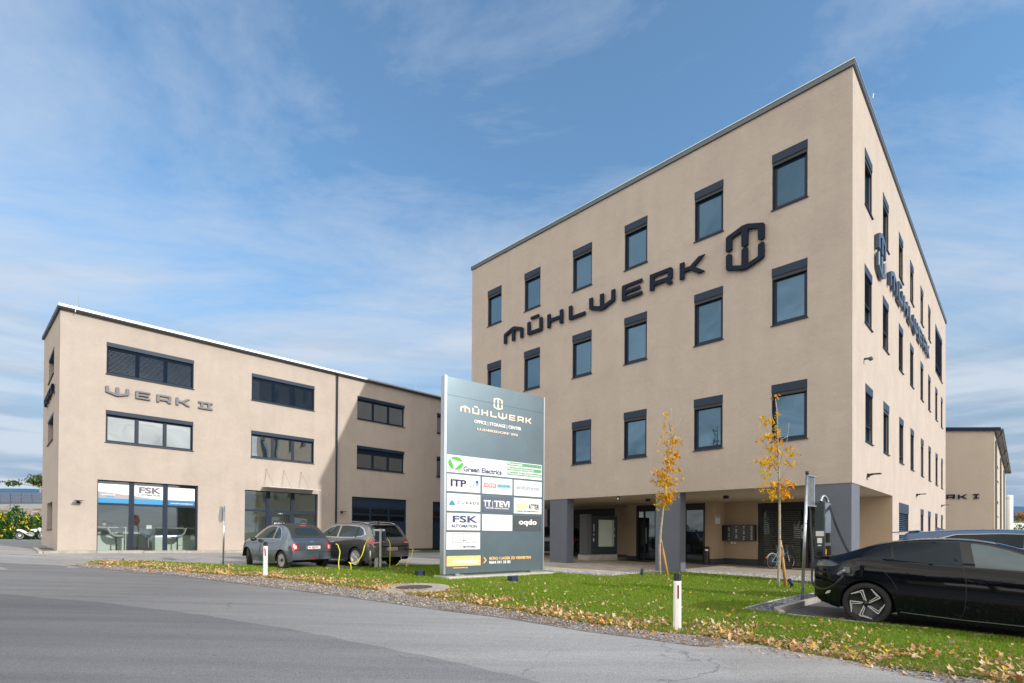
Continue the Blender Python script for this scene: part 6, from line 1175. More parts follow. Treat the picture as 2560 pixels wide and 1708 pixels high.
# blue estate behind it
m_chr2 = mat('satin_trim', (.35, .37, .40), .3, .8)
m_blue = paint('blue_paint', (.035, .085, .18), .3, .3)
bl_ = Vector((loc.x, loc.y, 0))+side*3.1+Vector((-D2.x, -D2.y, 0))*.65; bl_.z = H(bl_.x, bl_.y)+.0
P2 = dict(L=4.75, W=1.90, wheels=(.92, 3.78), r=.36, sill=.22, cab=.45, tumble=.20, rim='star', paint=m_blue, rear=(.22, .5, 2.2), front=(.40, .8, 2.2), flank=FL, gap=.05,
 top=[(0, .80), (.04, 1.05), (.12, 1.25), (.22, 1.50), (.30, 1.575), (.55, 1.60), (1.1, 1.655), (1.7, 1.68), (2.3, 1.665), (2.8, 1.60), (3.1, 1.50), (3.5, 1.24), (3.75, 1.10), (4.2, 1.03), (4.55, .88), (4.75, .60)],
 belt=[(0, .78), (.2, 1.0), (.6, 1.10), (1.5, 1.08), (2.6, 1.05), (3.5, 1.02), (4.2, .92), (4.75, .55)], bottom=[(0, .5), (.1, .35), (.4, .27), (1.5, .22), (3.4, .22), (4.4, .25), (4.75, .42)])
root, decal, seam, bvh, RAY = car('parked_car', 'blue car with a roof spoiler and shark fin, mostly hidden behind the black car', 'car', bl_, hd, dict(P2, group='parked cars'))
for v_ in ('R', 'L'):
    decal('window_trim', [(.55, 1.18), (.75, 1.42), (1.1, 1.545), (1.8, 1.58), (2.4, 1.565), (2.9, 1.47), (3.35, 1.25), (3.55, 1.12), (2.5, 1.10), (1.2, 1.13)], v_, m_chr2, .003, .06)
    decal('rear_side_window', [(.62, 1.20), (.79, 1.41), (1.11, 1.53), (1.8, 1.568), (2.10, 1.563), (2.10, 1.13), (1.2, 1.155)], v_, m_carglass, .006, .06); decal('front_side_window', [(2.15, 1.13), (2.15, 1.563), (2.4, 1.552), (2.89, 1.457), (3.30, 1.24), (3.42, 1.145)], v_, m_carglass, .006, .06)
decal('windscreen', [(2.75, -.62), (3.62, -.72), (3.68, 0), (3.62, .72), (2.75, .62)], 'T', m_carglass, .006, .1)
mb = MB(); mb.hexa([(.02, -.60, 1.545), (.50, -.66, 1.60), (.50, .66, 1.60), (.02, .60, 1.545), (.02, -.58, 1.565), (.50, -.60, 1.625), (.50, .60, 1.625), (.02, .58, 1.565)]); bevel(mb.build('spoiler', m_blue, root), .01, 2)
mb = MB(); mb.hexa([(.72, -.03, 1.61), (.98, -.03, 1.635), (.98, .03, 1.635), (.72, .03, 1.61), (.74, -.006, 1.72), (.78, -.008, 1.70), (.78, .008, 1.70), (.74, .006, 1.72)]); mb.build('antenna_fin', m_blue, root)
# small grey cabriolet hatchback, left
m_cg2 = glass('car_glass_clear', .06, (.02, .03, .03), gcol=(.62, .76, .80)); m_gry = paint('grey_paint', (.12, .15, .185), .2, .6); m_gry2 = paint('graphite_paint', (.16, .165, .175), .2, .6); m_chr = mat('chrome', (.50, .51, .53), .2, 1.0)
hd3 = Vector((-.80, .60, 0)).normalized(); sd3 = Vector((.60, .80, 0)).normalized()
wg = G(704, 1424); loc = Vector((wg.x, wg.y, 0))+sd3*.80-hd3*.56; loc.z = H(loc.x, loc.y)
P3 = dict(L=3.63, W=1.70, wheels=(.56, 2.88), r=.315, sill=.20, cab=.42, tumble=.20, rim='fan', paint=m_gry, rear=(.15, .40, 2.4), front=(.36, .7, 2.2), flank=[(-.2, .95), (0, .97), (.3, 1.0), (.6, .995), (.85, .965), (1.05, .92)], gap=.05, steer=-.45, tw=.20,
 top=[(0, .66), (.02, .80), (.06, .93), (.12, 1.0), (.20, 1.06), (.34, 1.22), (.50, 1.37), (.66, 1.47), (.95, 1.535), (1.35, 1.55), (1.75, 1.51), (2.1, 1.39), (2.45, 1.19), (2.65, 1.05), (3.0, .97), (3.35, .84), (3.55, .68), (3.63, .50)],
 belt=[(0, .62), (.08, .86), (.25, .97), (.7, 1.0), (1.4, .98), (2.1, .95), (2.6, .92), (3.1, .85), (3.63, .45)], bottom=[(0, .34), (.05, .28), (.2, .245), (1.2, .20), (2.3, .20), (3.4, .24), (3.63, .36)])
root, decal, seam, bvh, RAY = car('parked_car', 'small grey cabriolet hatchback with a black fabric roof, seen from behind', 'car', loc, (hd3.x, hd3.y), dict(P3, group='parked cars'))
decal('soft_roof', [(.22, -.62), (.40, -.60), (.95, -.57), (2.0, -.55), (2.0, .55), (.95, .57), (.40, .60), (.22, .62)], 'T', m_soft, .008, .06)
decal('rear_window', [(-.42, 1.15), (.42, 1.15), (.46, 1.20), (.40, 1.36), (.30, 1.40), (-.30, 1.40), (-.40, 1.36), (-.46, 1.20)], 'B', m_cg2, .014, .05)
decal('brake_light', [(-.12, 1.455), (.12, 1.455), (.12, 1.48), (-.12, 1.48)], 'B', mat('brake_red', (.8, .01, .02), .2), .02, .04)
for v_ in ('L', 'R'):
    decal('window_trim', [(.64, 1.01), (.70, 1.20), (.86, 1.38), (1.15, 1.46), (1.55, 1.46), (1.95, 1.36), (2.25, 1.17), (2.43, .99)], v_, m_chr, .003, .05)
    decal('quarter_window', [(.70, 1.035), (.76, 1.20), (.90, 1.36), (1.08, 1.425), (1.10, 1.03)], v_, m_cg2, .006, .05); decal('front_side_window', [(1.20, 1.03), (1.18, 1.435), (1.52, 1.435), (1.90, 1.34), (2.20, 1.155), (2.36, 1.01)], v_, m_cg2, .006, .05)
    seam([(1.14, 1.0), (1.12, .7), (1.18, .35), (1.3, .24)], v_); seam([(2.42, .96), (2.45, .6), (2.38, .35)], v_); seam([(.9, .93), (2.4, .90)], v_, m_chr, .008, 'waist_line'); decal('fuel_flap', [(.62, .68), (.80, .68), (.80, .84), (.62, .84)], v_, m_gry, .006, .05)
for s in (1, -1):
    a, b = s*.54, s*.745
    decal('tail_light', [(a, .66), (b, .66), (b, .70), (b, .88), (b-s*.03, .90), (a, .90)], 'B', m_taill, .008, .04); decal('tail_light_lens', [(a+s*.05, .71), (b-s*.06, .71), (b-s*.06, .83), (a+s*.05, .83)], 'B', m_tailw, .014, .04)
    mirror(root, 2.22, s*.93, .98, s, m_blackp)
seam([(-.66, .98), (-.60, .60), (.60, .60), (.66, .98)], 'B', wd=.009); seam([(-.50, .86), (.50, .86)], 'B', m_chr, .012, 'tailgate_trim'); decal('bumper_insert', [(-.50, .28), (.50, .28), (.42, .335), (-.42, .335)], 'B', m_blackp, .006, .05); decal('rear_reflector', [(-.07, .345), (.07, .345), (.07, .375), (-.07, .375)], 'B', m_taill, .012, .04)
numplate(root, -.008, .755, 'W 58379 L', y=-.02); decal('emblem_badge', [(-.07, .93), (.07, .93), (.07, .97), (-.07, .97)], 'B', m_fblue2, .01, .03)
# larger graphite crossover behind it
wg = G(*V8(672, 1262)); loc = Vector((wg.x, wg.y, 0))+sd3*.90-hd3*.92; loc.z = H(loc.x, loc.y)
P4 = dict(L=4.65, W=1.88, wheels=(.92, 3.69), r=.36, sill=.24, cab=.42, tumble=.19, rim='star', paint=m_gry2, rear=(.12, .35, 2.4), front=(.38, .8, 2.2), flank=FL, gap=.055,
 top=[(0, .86), (.03, 1.0), (.10, 1.12), (.22, 1.30), (.38, 1.50), (.50, 1.565), (.9, 1.61), (1.5, 1.635), (2.2, 1.62), (2.7, 1.55), (3.1, 1.40), (3.5, 1.16), (3.75, 1.06), (4.2, .98), (4.5, .84), (4.65, .62)],
 belt=[(0, .82), (.2, 1.02), (.6, 1.08), (1.5, 1.03), (2.6, 1.0), (3.5, .97), (4.2, .88), (4.65, .55)], bottom=[(0, .40), (.06, .32), (.3, .27), (1.5, .24), (3.2, .24), (4.3, .27), (4.65, .42)])
root, decal, seam, bvh, RAY = car('parked_car', 'larger graphite crossover with roof rails, its tail behind the charging post', 'car', loc, (hd3.x, hd3.y), dict(P4, group='parked cars'))
decal('rear_window', [(-.62, 1.14), (.62, 1.14), (.60, 1.22), (.52, 1.46), (.46, 1.50), (-.46, 1.50), (-.52, 1.46), (-.60, 1.22)], 'B', m_carglass, .01, .05)
for v_ in ('L', 'R'):
    decal('window_trim', [(.42, 1.22), (.60, 1.42), (.9, 1.515), (1.6, 1.555), (2.3, 1.54), (2.75, 1.44), (3.2, 1.22), (3.42, 1.06), (2.4, 1.05), (1.2, 1.07), (.62, 1.13)], v_, m_chr, .003, .05)
    decal('rear_side_window', [(.52, 1.21), (.66, 1.39), (.93, 1.485), (1.55, 1.52), (1.98, 1.515), (2.02, 1.085), (1.2, 1.105), (.66, 1.155)], v_, m_cg2, .006, .05); decal('front_side_window', [(2.12, 1.085), (2.08, 1.51), (2.3, 1.50), (2.72, 1.41), (3.12, 1.21), (3.26, 1.09)], v_, m_cg2, .006, .05)
    decal('pillar_trim', [(.93, 1.10), (1.0, 1.10), (.98, 1.50), (.90, 1.48)], v_, m_dark, .009, .05)
    seam([(2.06, 1.06), (2.04, .7), (2.0, .32)], v_); seam([(1.0, 1.06), (1.05, .9), (1.32, .62), (1.36, .35)], v_); seam([(3.3, 1.03), (3.22, .6), (3.15, .35)], v_); seam([(.3, .96), (1.6, .95), (3.5, .90)], v_, m_gry2, .02, 'crease', .009)
    decal('door_handle', [(1.25, .885), (1.45, .885), (1.45, .915), (1.25, .915)], v_, m_chr, .016, .04); decal('door_handle', [(2.2, .875), (2.4, .875), (2.4, .905), (2.2, .905)], v_, m_chr, .016, .04)
    s = 1 if v_ == 'L' else -1
    mb = MB(); mb.tube([(.55, s*.60, 1.59), (.8, s*.62, 1.645), (1.6, s*.64, 1.675), (2.4, s*.62, 1.645), (2.6, s*.60, 1.60)], .016, 6); mb.build('roof_rail', m_chr, root, True)
    decal('tail_light', [(s*.50, .90), (s*.94, .88), (s*.94, 1.01), (s*.70, 1.02), (s*.52, .95)], 'B', m_taill, .008, .04); decal('tail_light', [(.02, .88), (.30, .93), (.34, 1.0), (.05, 1.01)], v_, m_taill, .008, .04); decal('tail_light_lens', [(s*.56, .925), (s*.80, .905), (s*.84, .93), (s*.66, .955)], 'B', m_tailw, .014, .04)
    mirror(root, 3.05, s*1.0, 1.08, s, m_gry2); decal('rear_reflector', [(s*.60, .34), (s*.82, .34), (s*.82, .38), (s*.60, .38)], 'B', m_taill, .010, .04)
seam([(-.80, 1.10), (-.74, .62), (.74, .62), (.80, 1.10)], 'B', wd=.010); seam([(-.60, .80), (.60, .80)], 'B', m_dark, .03, 'tailgate_trim'); decal('bumper_insert', [(-.80, .27), (.80, .27), (.80, .40), (-.80, .40)], 'B', m_blackp, .006, .05); seam([(-.8, .43), (.8, .43)], 'B', m_chr, .014, 'bumper_trim')
numplate(root, -.010, .70, 'G 168 KX'); mb = MB(); mb.box((.55, 0, 1.56), (.40, 1.15, .035)); bevel(mb.build('spoiler', m_gry2, root), .012, 2); mb = MB(); mb.hexa([(.75, -.03, 1.60), (1.0, -.03, 1.61), (1.0, .03, 1.61), (.75, .03, 1.60), (.77, -.006, 1.70), (.81, -.006, 1.69), (.81, .006, 1.69), (.77, .006, 1.70)]); mb.build('antenna_fin', m_blackp, root)
# dark car in the passage under the tall building
qd = at(1452, 1380, 29.0); qd.z = H(qd.x, qd.y); m_blk2 = paint('black_paint_two', (.006, .006, .007), .25)
root, decal, seam, bvh, RAY = car('parked_car', 'black car in deep shade under the tall building, behind the left grey pillar', 'car', qd, (-.90, .44), dict(P4, paint=m_blk2, group='parked cars'))
decal('rear_window', [(-.62, 1.14), (.62, 1.14), (.52, 1.46), (-.52, 1.46)], 'B', m_carglass, .01, .08)
for s, v_ in ((1, 'L'), (-1, 'R')): decal('tail_light', [(s*.50, .90), (s*.94, .88), (s*.94, 1.01), (s*.52, .98)], 'B', m_taill, .008, .06); decal('side_window', [(.52, 1.21), (.66, 1.39), (1.55, 1.52), (2.3, 1.50), (3.2, 1.16), (1.2, 1.105)], v_, m_carglass, .006, .08)
numplate(root, -.010, .70, 'WZ 41 B')
# ---------------------------------------------------------------- things under the tall building
fl = lambda p: H(p.x, p.y)
# tall display cabinet on a concrete plinth
D_ = lambda a, z, o: None
c0, c1 = at(1466, 1392, 25.6), at(1541, 1390, 26.6); cdv = Vector((c1.x-c0.x, c1.y-c0.y, 0)); cw = cdv.length; cdv.normalize(); cn_ = Vector((cdv.y, -cdv.x, 0)); kf = Fac(Vector((c0.x, c0.y, 0)), cdv, cn_)
zg = H(c0.x, c0.y); tz = at(1484, 1287, 25.7).z
cb_ = empty('display_cabinet', (c0.x, c0.y, zg), 0, 'dark cabinet with a pale notice panel on a concrete base, left of the glass entrance', 'cabinet')
zb = zg+.28
mb = MB(); kf.box(mb, .06, cw+.02, zg-.1, zb, -.75, .06); bevel(mb.build('concrete_base', m_conc, cb_), .01, 1)
mb = MB(); kf.box(mb, .30, cw+.06, zb, tz-.05, -.7, 0); bevel(mb.build('body', mat('cabinet_blue', (.02, .035, .05), .45), cb_), .008, 1); mb = MB(); kf.box(mb, 0.0, .298, zb, tz+.03, -.55, .01); bevel(mb.build('side_case', mat('case_grey', (.11, .12, .135), .5), cb_), .008, 1)
x0, x1 = .30+(cw-.24)*.27, .30+(cw-.24)*.86; mb = MB(); kf.box(mb, x0, x1, zb+.40, tz-.24, 0, .02); nb = mb.build('notice_panel', mat('notice_green', (.62, .70, .64), .15), cb_); mb = MB(); kf.box(mb, x1-.14, x1, zb+.40, tz-.24, .02, .025); ORG[nb.name] = ORG[cb_.name].copy(); mb.build('panel_edge', mat('notice_edge', (.42, .48, .44), .2), nb)
for z_ in (zb+.9, tz-.75): mb = MB(); kf.box(mb, x1, x1+.05, z_, z_+.12, .0, .03); mb.build('hinge', m_zinc, cb_)
for a_, z0, z1, m_ in ((.42, 1.05, 1.42, m_zinc), (.42, .86, .94, m_alu), (.41, .56, .72, m_alu)): mb = MB(); kf.box(mb, a_, a_+.07, zb+z0+.1, zb+z1+.1, 0, .02); mb.build('handle', m_, cb_)
# mailboxes
mx_ = empty('mailbox_bank', uf.P(ua(6.2), .2, .1), 0, 'bank of flat black mailboxes with small white name tags, on the recessed brown wall', 'mailboxes')
a0, a1, z0, z1 = ua(6.60), ua(5.10), -.17, .56; mb = MB(); uf.box(mb, a0-.0, a1, z0, z1, .0, .30); bevel(mb.build('case', m_blackp, mx_), .006, 1)
w3 = (a1-a0-.12)/4; nr_ = 10
for c in range(4):
    for r_ in range(nr_):
        if c == 0 and r_ == 9: continue
        mb = MB(); xa = a0+.06+w3*c; za = z0+.03+(z1-z0-.06)*r_/nr_; zb_2 = za+(z1-z0-.06)/nr_-.010; uf.box(mb, xa+.01, xa+w3-.01, za, zb_2, .30, .312); o = mb.build('mailbox_door', mat('mailbox_dark', (.03, .035, .042), .3, .3), mx_)
        if (c*7+r_*3) % 4 != 3 or c == 3: mb = MB(); uf.box(mb, xa+w3*.70, xa+w3*.93, za+.018, zb_2-.014, .312, .315); mb.build('name_tag', m_white, o)
nf = Fac(ves.P(ua(6.6), 0, 0), (uf.P(ua(6.6), 0, 0)-ves.P(ua(6.6), 0, 0)).normalized(), -D2)
mb = MB(); nf.box(mb, .25, .72, .62, 1.0, .0, .02); o = tag(mb.build('notice_board', m_plate), 'small white notice with a pale blue header on the side of the entrance porch', 'notice'); mb = MB(); nf.box(mb, .25, .72, .90, .995, .021, .024); mb.build('header', mat('pale_blue', (.25, .48, .60), .5), o)
for k in range(4): mb = MB(); nf.box(mb, .45, .66, .84-.05*k, .855-.05*k, .021, .023); mb.build('print_line', inkl, o)
for k in range(2): mb = MB(); uf.box(mb, ua(6.28)+k*.14, ua(6.28)+k*.14+.09, -.32, -.22, 0, .03); tag(mb.build('wall_socket', m_white), ['pale wall socket under the mailboxes, the left one', 'pale wall socket under the mailboxes, the right one'][k], 'wall socket', 'wall sockets under the mailboxes')
b_ = G(1765, 1412.5); bn = empty('ash_bin', b_, 0, 'slim black standing ash bin right of the glass entrance', 'bin', local=True); mb = MB(); mb.lathe([(0, 0), (.15, 0), (.15, .80), (.0, .80)], (0, 0, 0), (0, 0, 1), 24); mb.build('drum', m_blackp, bn); mb = MB(); mb.lathe([(.155, .80), (.16, .83), (.10, .86), (0, .86)], (0, 0, 0), (0, 0, 1), 24); mb.build('lid', m_dark, bn); mb = MB(); mb.box((-.03, -.15, .70), (.14, .02, .08)); mb.build('slot', m_alu, bn)
dm = ves.P(ua(10.1), 0, .8); mb = MB(); q = [ves.P(ua(10.9), 0, 1.35), ves.P(ua(9.3), 0, 1.35), ves.P(ua(9.3), 0, .15), ves.P(ua(10.9), 0, .15)]; mb.hexa([v+Z*(H(v.x, v.y)+.012) for v in q]+[v+Z*(H(v.x, v.y)+.028) for v in q]); tag(mb.build('door_mat', mat('mat_dark', (.03, .03, .03), .95)), 'dark door mat in front of the left glass door', 'door mat')
for (px, py), lb in (((1412, 1256), 'square black ceiling lamp nearest the left grey pillar'), ((1620, 1251), 'square black ceiling lamp before the left glass door'), ((1815, 1243), 'square black ceiling lamp above the mailboxes')):
    d = ray(px, py-4); p = d*(ZS/d.z); mb = MB(); mb.box((p.x, p.y, ZS-.07), (.16, .16, .138), Matrix.Rotation(-TH, 3, 'Z')); o = tag(bevel(mb.build('ceiling_lamp', m_dark), .006, 1), lb, 'ceiling lamp', 'black ceiling lamps under the tall building'); mb = MB(); mb.box((p.x, p.y, ZS-.142), (.12, .12, .006), Matrix.Rotation(-TH, 3, 'Z')); mb.build('diffuser', m_room, o)
def camera_dome(p, label, up=True):
    r_ = empty('security_camera', p, 0, label, 'security camera', 'dome security cameras'); mb = MB(); mb.tube([p, p+Z*(-.08)], .045, 12); mb.build('mount', m_blackp, r_); mb = MB(); c = p+Z*-.11
    mb.lathe([(.001, .08), (.05, .06), (.075, .02), (.075, -.02), (.05, -.06), (.001, -.08)], c, (.2, -.6, .8), 16); mb.build('head', m_blackp, r_, True); mb = MB(); mb.lathe([(.001, .03), (.03, .02), (.035, -.0)], c+Vector((-.03, -.07, -.02)), (-.3, -.9, -.2), 10); mb.build('lens', m_white, r_, True)
d = ray(1546, 1240); camera_dome(d*(ZS/d.z), 'round security camera hanging from the ceiling between the two front pillars')
p = rf.P(1.62, 5.78, .0)+(-D2)*0; r_ = empty('security_camera', p, 0, 'small dark security camera on the sunlit side wall, between the two lower window rows', 'security camera', 'dome security cameras'); mb = MB(); mb.tube([p, p-D2*.12], .035, 10); mb.build('mount', m_gutter, r_); mb = MB(); mb.lathe([(.001, -.07), (.06, -.04), (.07, .0), (.06, .05), (.001, .08)], p-D2*.18-Z*.03, (0, -.3, 1), 14); mb.build('head', m_gutter, r_, True)
def wall_lamp(f, a, z, label):
    r_ = empty('wall_floodlight', f.P(a, z), 0, label, 'floodlight', 'thin floodlights on the walls'); mb = MB(); f.box(mb, a-.05, a+.05, z-.10, z+.02, 0, .06); f.box(mb, a-.03, a+.03, z-.05, z, .06, .14); mb.build('bracket', m_dark, r_); mb = MB(); f.box(mb, a-.14, a+.14, z-.01, z+.012, .10, .38); bevel(mb.build('head', m_gutter, r_), .004, 1); mb = MB(); f.box(mb, a-.12, a+.12, z-.02, z-.011, .13, .36); mb.build('lens', m_dark, r_)
wall_lamp(rf, 2.15, 2.10, 'thin floodlight on the sunlit side wall nearest the corner pillar'); wall_lamp(rf, 13.2, 2.12, 'thin floodlight halfway along the sunlit side wall'); wall_lamp(rf, 24.0, 2.10, 'thin floodlight at the far end of the sunlit side wall')
wall_lamp(wf, .92*K, 1.93*K, 'thin floodlight left of the shop window of the left building'); wall_lamp(wf, 17.95*K, 1.92*K, 'thin floodlight beside the downpipe of the left building'); wall_lamp(t3, 20-6.0+1.2, at(2368, 1279, 39.5).z, 'small floodlight under the letters of the farther right building')
# bicycle and racks
def hoop_rack(px, label):
    g = G(px, 1416); mb = MB(); f = Fac(Vector((g.x, g.y, g.z)), -D2, -D1)
    mb.tube([f.P(-.45, .03, 0), f.P(.95, .03, 0)], .018, 6)
    for x in (-.1, .12): mb.tube([f.P(x, .03, 0), f.P(x, .36, .03), f.P(x+.03, .40, .0), f.P(x+.06, .36, -.18), f.P(x+.06, .03, -.2)], .011, 6)
    tag(mb.build('bike_rack', m_zinc), label, 'bicycle rack', 'low bicycle racks')
hoop_rack(1905, 'low steel bicycle rack left of the bicycle'); hoop_rack(1936, 'low steel bicycle rack holding the bicycle'); hoop_rack(1972, 'low steel bicycle rack right of the second maple'); hoop_rack(2020, 'low steel bicycle rack behind the sign pole')
g = G(1930.5, 1424); bd = (D1*.93+(-D2)*.37).normalized(); bk_ = empty('bicycle', g, 0, 'blue and white bicycle standing in the rack before the dark shutters', 'bicycle'); bp_ = Fac(g, bd, bd.cross(Z)*-1)
def bw_(x, nm):
    c = bp_.P(x, .34); mb = MB(); r0 = .325; ring_ = [bp_.P(x+r0*math.cos(t), .34+r0*math.sin(t)) for t in np.linspace(0, 2*math.pi, 33)]; mb.tube(ring_, .019, 6, False); o = mb.build('wheel', m_black, bk_); mb = MB(); mb.tube([bp_.P(x+.295*math.cos(t), .34+.295*math.sin(t)) for t in np.linspace(0, 2*math.pi, 33)], .010, 5, False)
    for k in range(14): t = 2*math.pi*k/14; mb.tube([c, bp_.P(x+.29*math.cos(t), .34+.29*math.sin(t))], .0025, 3)
    mb.build('rim', m_zinc, o)
bw_(0, 'r'); bw_(1.05, 'f'); m_bf = mat('bike_blue', (.02, .20, .45), .3, coat=1)
mb = MB(); B_ = lambda a, z, o=0: bp_.P(a, z, o)
for a, b in ((B_(.42, .30), B_(.30, .80)), (B_(.42, .30), B_(.93, .78)), (B_(.32, .74), B_(.91, .86)), (B_(0, .34), B_(.32, .74)), (B_(0, .34), B_(.42, .30)), (B_(.91, .90), B_(.95, .72))): mb.tube([a, b], .018, 8)
mb.build('frame', m_bf, bk_); mb = MB(); mb.tube([B_(.95, .72), B_(1.0, .5), B_(1.05, .34)], .014, 6); mb.build('fork', m_white, bk_)
mb = MB(); mb.tube([B_(.30, .80), B_(.27, .96)], .013, 6); mb.build('seat_post', m_zinc, bk_); mb = MB(); mb.tube([B_(.12, .97), B_(.26, .985), B_(.40, .97)], [.065, .05, .02], 8); mb.build('saddle', m_black, bk_, True); mb = MB(); mb.tube([B_(.89, .90), B_(.88, 1.02)], .012, 6); mb.tube([B_(.84, 1.02, -.30), B_(.90, 1.04, -.1), B_(.90, 1.04, .1), B_(.84, 1.02, .30)], .013, 6); mb.build('handlebar', m_zinc, bk_)
mb = MB(); mb.tube([B_(r0_*math.cos(t), .34+r0_*math.sin(t)) for r0_, t in [(.36, k) for k in np.linspace(.5, 2.7, 10)]], .026, 6); mb.build('mudguard', mat('guard_grey', (.3, .32, .33), .4), bk_); mb = MB(); mb.lathe([(0, 0), (.09, 0), (.09, .01)], B_(.42, .30, .03), bp_.n, 16); mb.tube([B_(.42, .30, .06), B_(.34, .17, .06)], .01, 5); mb.build('crank', m_dark, bk_); mb = MB(); mb.box(B_(-.36, .52), (.03, .03, .07)); mb.build('rear_light', m_red, bk_)
# ---------------------------------------------------------------- motorcycle, far left
g = at(49, 1349.5, 0.0+44); zf = H(g.x, g.y); g = Vector((g.x, g.y, zf)); zoff = at(49, 1349.5, 44).z
g.z = zoff; mcy = empty('motorcycle', g, R(45), 'white and black off-road motorcycle parked at the hedge, left of the low building', 'motorcycle', local=True); m_mw = mat('moto_white', (.80, .81, .83), .3, coat=1)
def mw(x, tag_):
    c = Vector((x, 0, .34)); mb = MB(); mb.tube([c+Vector((.29*math.cos(t), 0, .29*math.sin(t))) for t in np.linspace(0, 2*math.pi, 37)], .055, 8, False); o = mb.build('wheel', m_black, mcy); mb = MB(); mb.tube([c+Vector((.235*math.cos(t), 0, .235*math.sin(t))) for t in np.linspace(0, 2*math.pi, 33)], .018, 6, False)
    for k in range(16): t = 2*math.pi*k/16; mb.tube([c, c+Vector((.23*math.cos(t), 0, .23*math.sin(t)))], .004, 3)
    mb.lathe([(.04, -.07), (.10, -.065), (.10, -.055), (.04, .07)], c, (0, 1, 0), 16); mb.build('rim', m_rim, o)
mw(0, 0); mw(1.42, 1)
def slab(pts, w_, nm, m, par=None): mb = MB(); prism(mb, [pts], lambda x, z, d: Vector((x, d, z)), -w_/2, w_/2); return bevel(fixn(mb.build(nm, m, par or mcy)), .012, 2)
slab([(-.22, .82), (-.12, .90), (.10, .88), (.35, .74), (.52, .60), (.46, .54), (.26, .64), (0, .74), (-.18, .76)], .20, 'rear_fairing', m_mw); slab([(.12, .86), (.20, .90), (.60, .86), (.95, .92), (.98, .88), (.62, .78), (.40, .76)], .17, 'seat', m_black)
slab([(.60, .84), (.78, .90), (1.02, .94), (1.12, .86), (1.05, .70), (.88, .66), (.92, .78), (.72, .78)], .28, 'tank_shroud', m_mw); slab([(.55, .36), (.50, .58), (.66, .68), (.88, .60), (.94, .42), (.80, .28), (.62, .28)], .24, 'engine', mat('engine_metal', (.30, .32, .34), .35, .8))
slab([(1.14, .88), (1.20, 1.06), (1.34, 1.02), (1.36, .88), (1.26, .78)], .16, 'headlight_mask', m_mw); slab([(1.20, .72), (1.40, .74), (1.72, .66), (1.74, .70), (1.42, .80), (1.20, .78)], .13, 'front_fender', m_mw); slab([(-.46, .74), (-.16, .88), (-.10, .84), (-.40, .66), (-.46, .60)], .12, 'plate_holder', m_black)
mb = MB(); mb.tube([(0, .09, .34), (.30, .09, .42), (.56, .09, .42)], .028, 6); mb.build('swingarm', m_rimd, mcy); mb = MB()
for s in (.09, -.09): mb.tube([(1.12, s, .98), (1.28, s, .66), (1.42, s, .34)], [.032, .028, .02], 8)
mb.build('fork', m_rim, mcy); mb = MB(); mb.tube([(1.02, -.38, 1.10), (1.08, -.15, 1.06), (1.08, .15, 1.06), (1.02, .38, 1.10)], .015, 6); mb.build('handlebar', m_black, mcy); mb = MB(); mb.tube([(.80, -.13, .34), (.50, -.15, .40), (.28, -.15, .58), (.05, -.15, .72)], [.025, .03, .05, .055], 8); mb.build('exhaust', m_rim, mcy); mb = MB(); mb.tube([(.50, -.12, .30), (.42, -.22, .0)], .014, 5); mb.build('side_stand', m_black, mcy)
# ---------------------------------------------------------------- inside the shop window
RFl = -.84
def counter(a0, a1, o0, o1, hgt, label):
    r_ = empty('counter', wf.P(a0, RFl, o0), 0, label, 'counter', 'white counters in the shop'); mb = MB(); wf.box(mb, a0, a1, RFl, RFl+hgt, o1, o0); mb.build('front', mat('counter_white', (.72, .80, .74), .35), r_); mb = MB(); wf.box(mb, a0-.03, a1+.03, RFl+hgt, RFl+hgt+.035, o1-.02, o0+.02); mb.build('top', mat('counter_top', (.50, .52, .48), .4), r_)
    mb = MB(); wf.box(mb, a0-.03, a1+.03, RFl+hgt+.36, RFl+hgt+.39, o1-.1, o0+.14); wf.box(mb, a1-.02, a1+.02, RFl, RFl+hgt+.36, o0+.10, o0+.14); mb.build('raised_shelf', m_room, r_)
counter(1.0, 2.42, -1.3, -1.9, .72, 'white counter behind the left pane of the shop window'); counter(3.44, 5.4, -1.3, -1.9, .72, 'white counter behind the middle and right panes of the shop window')
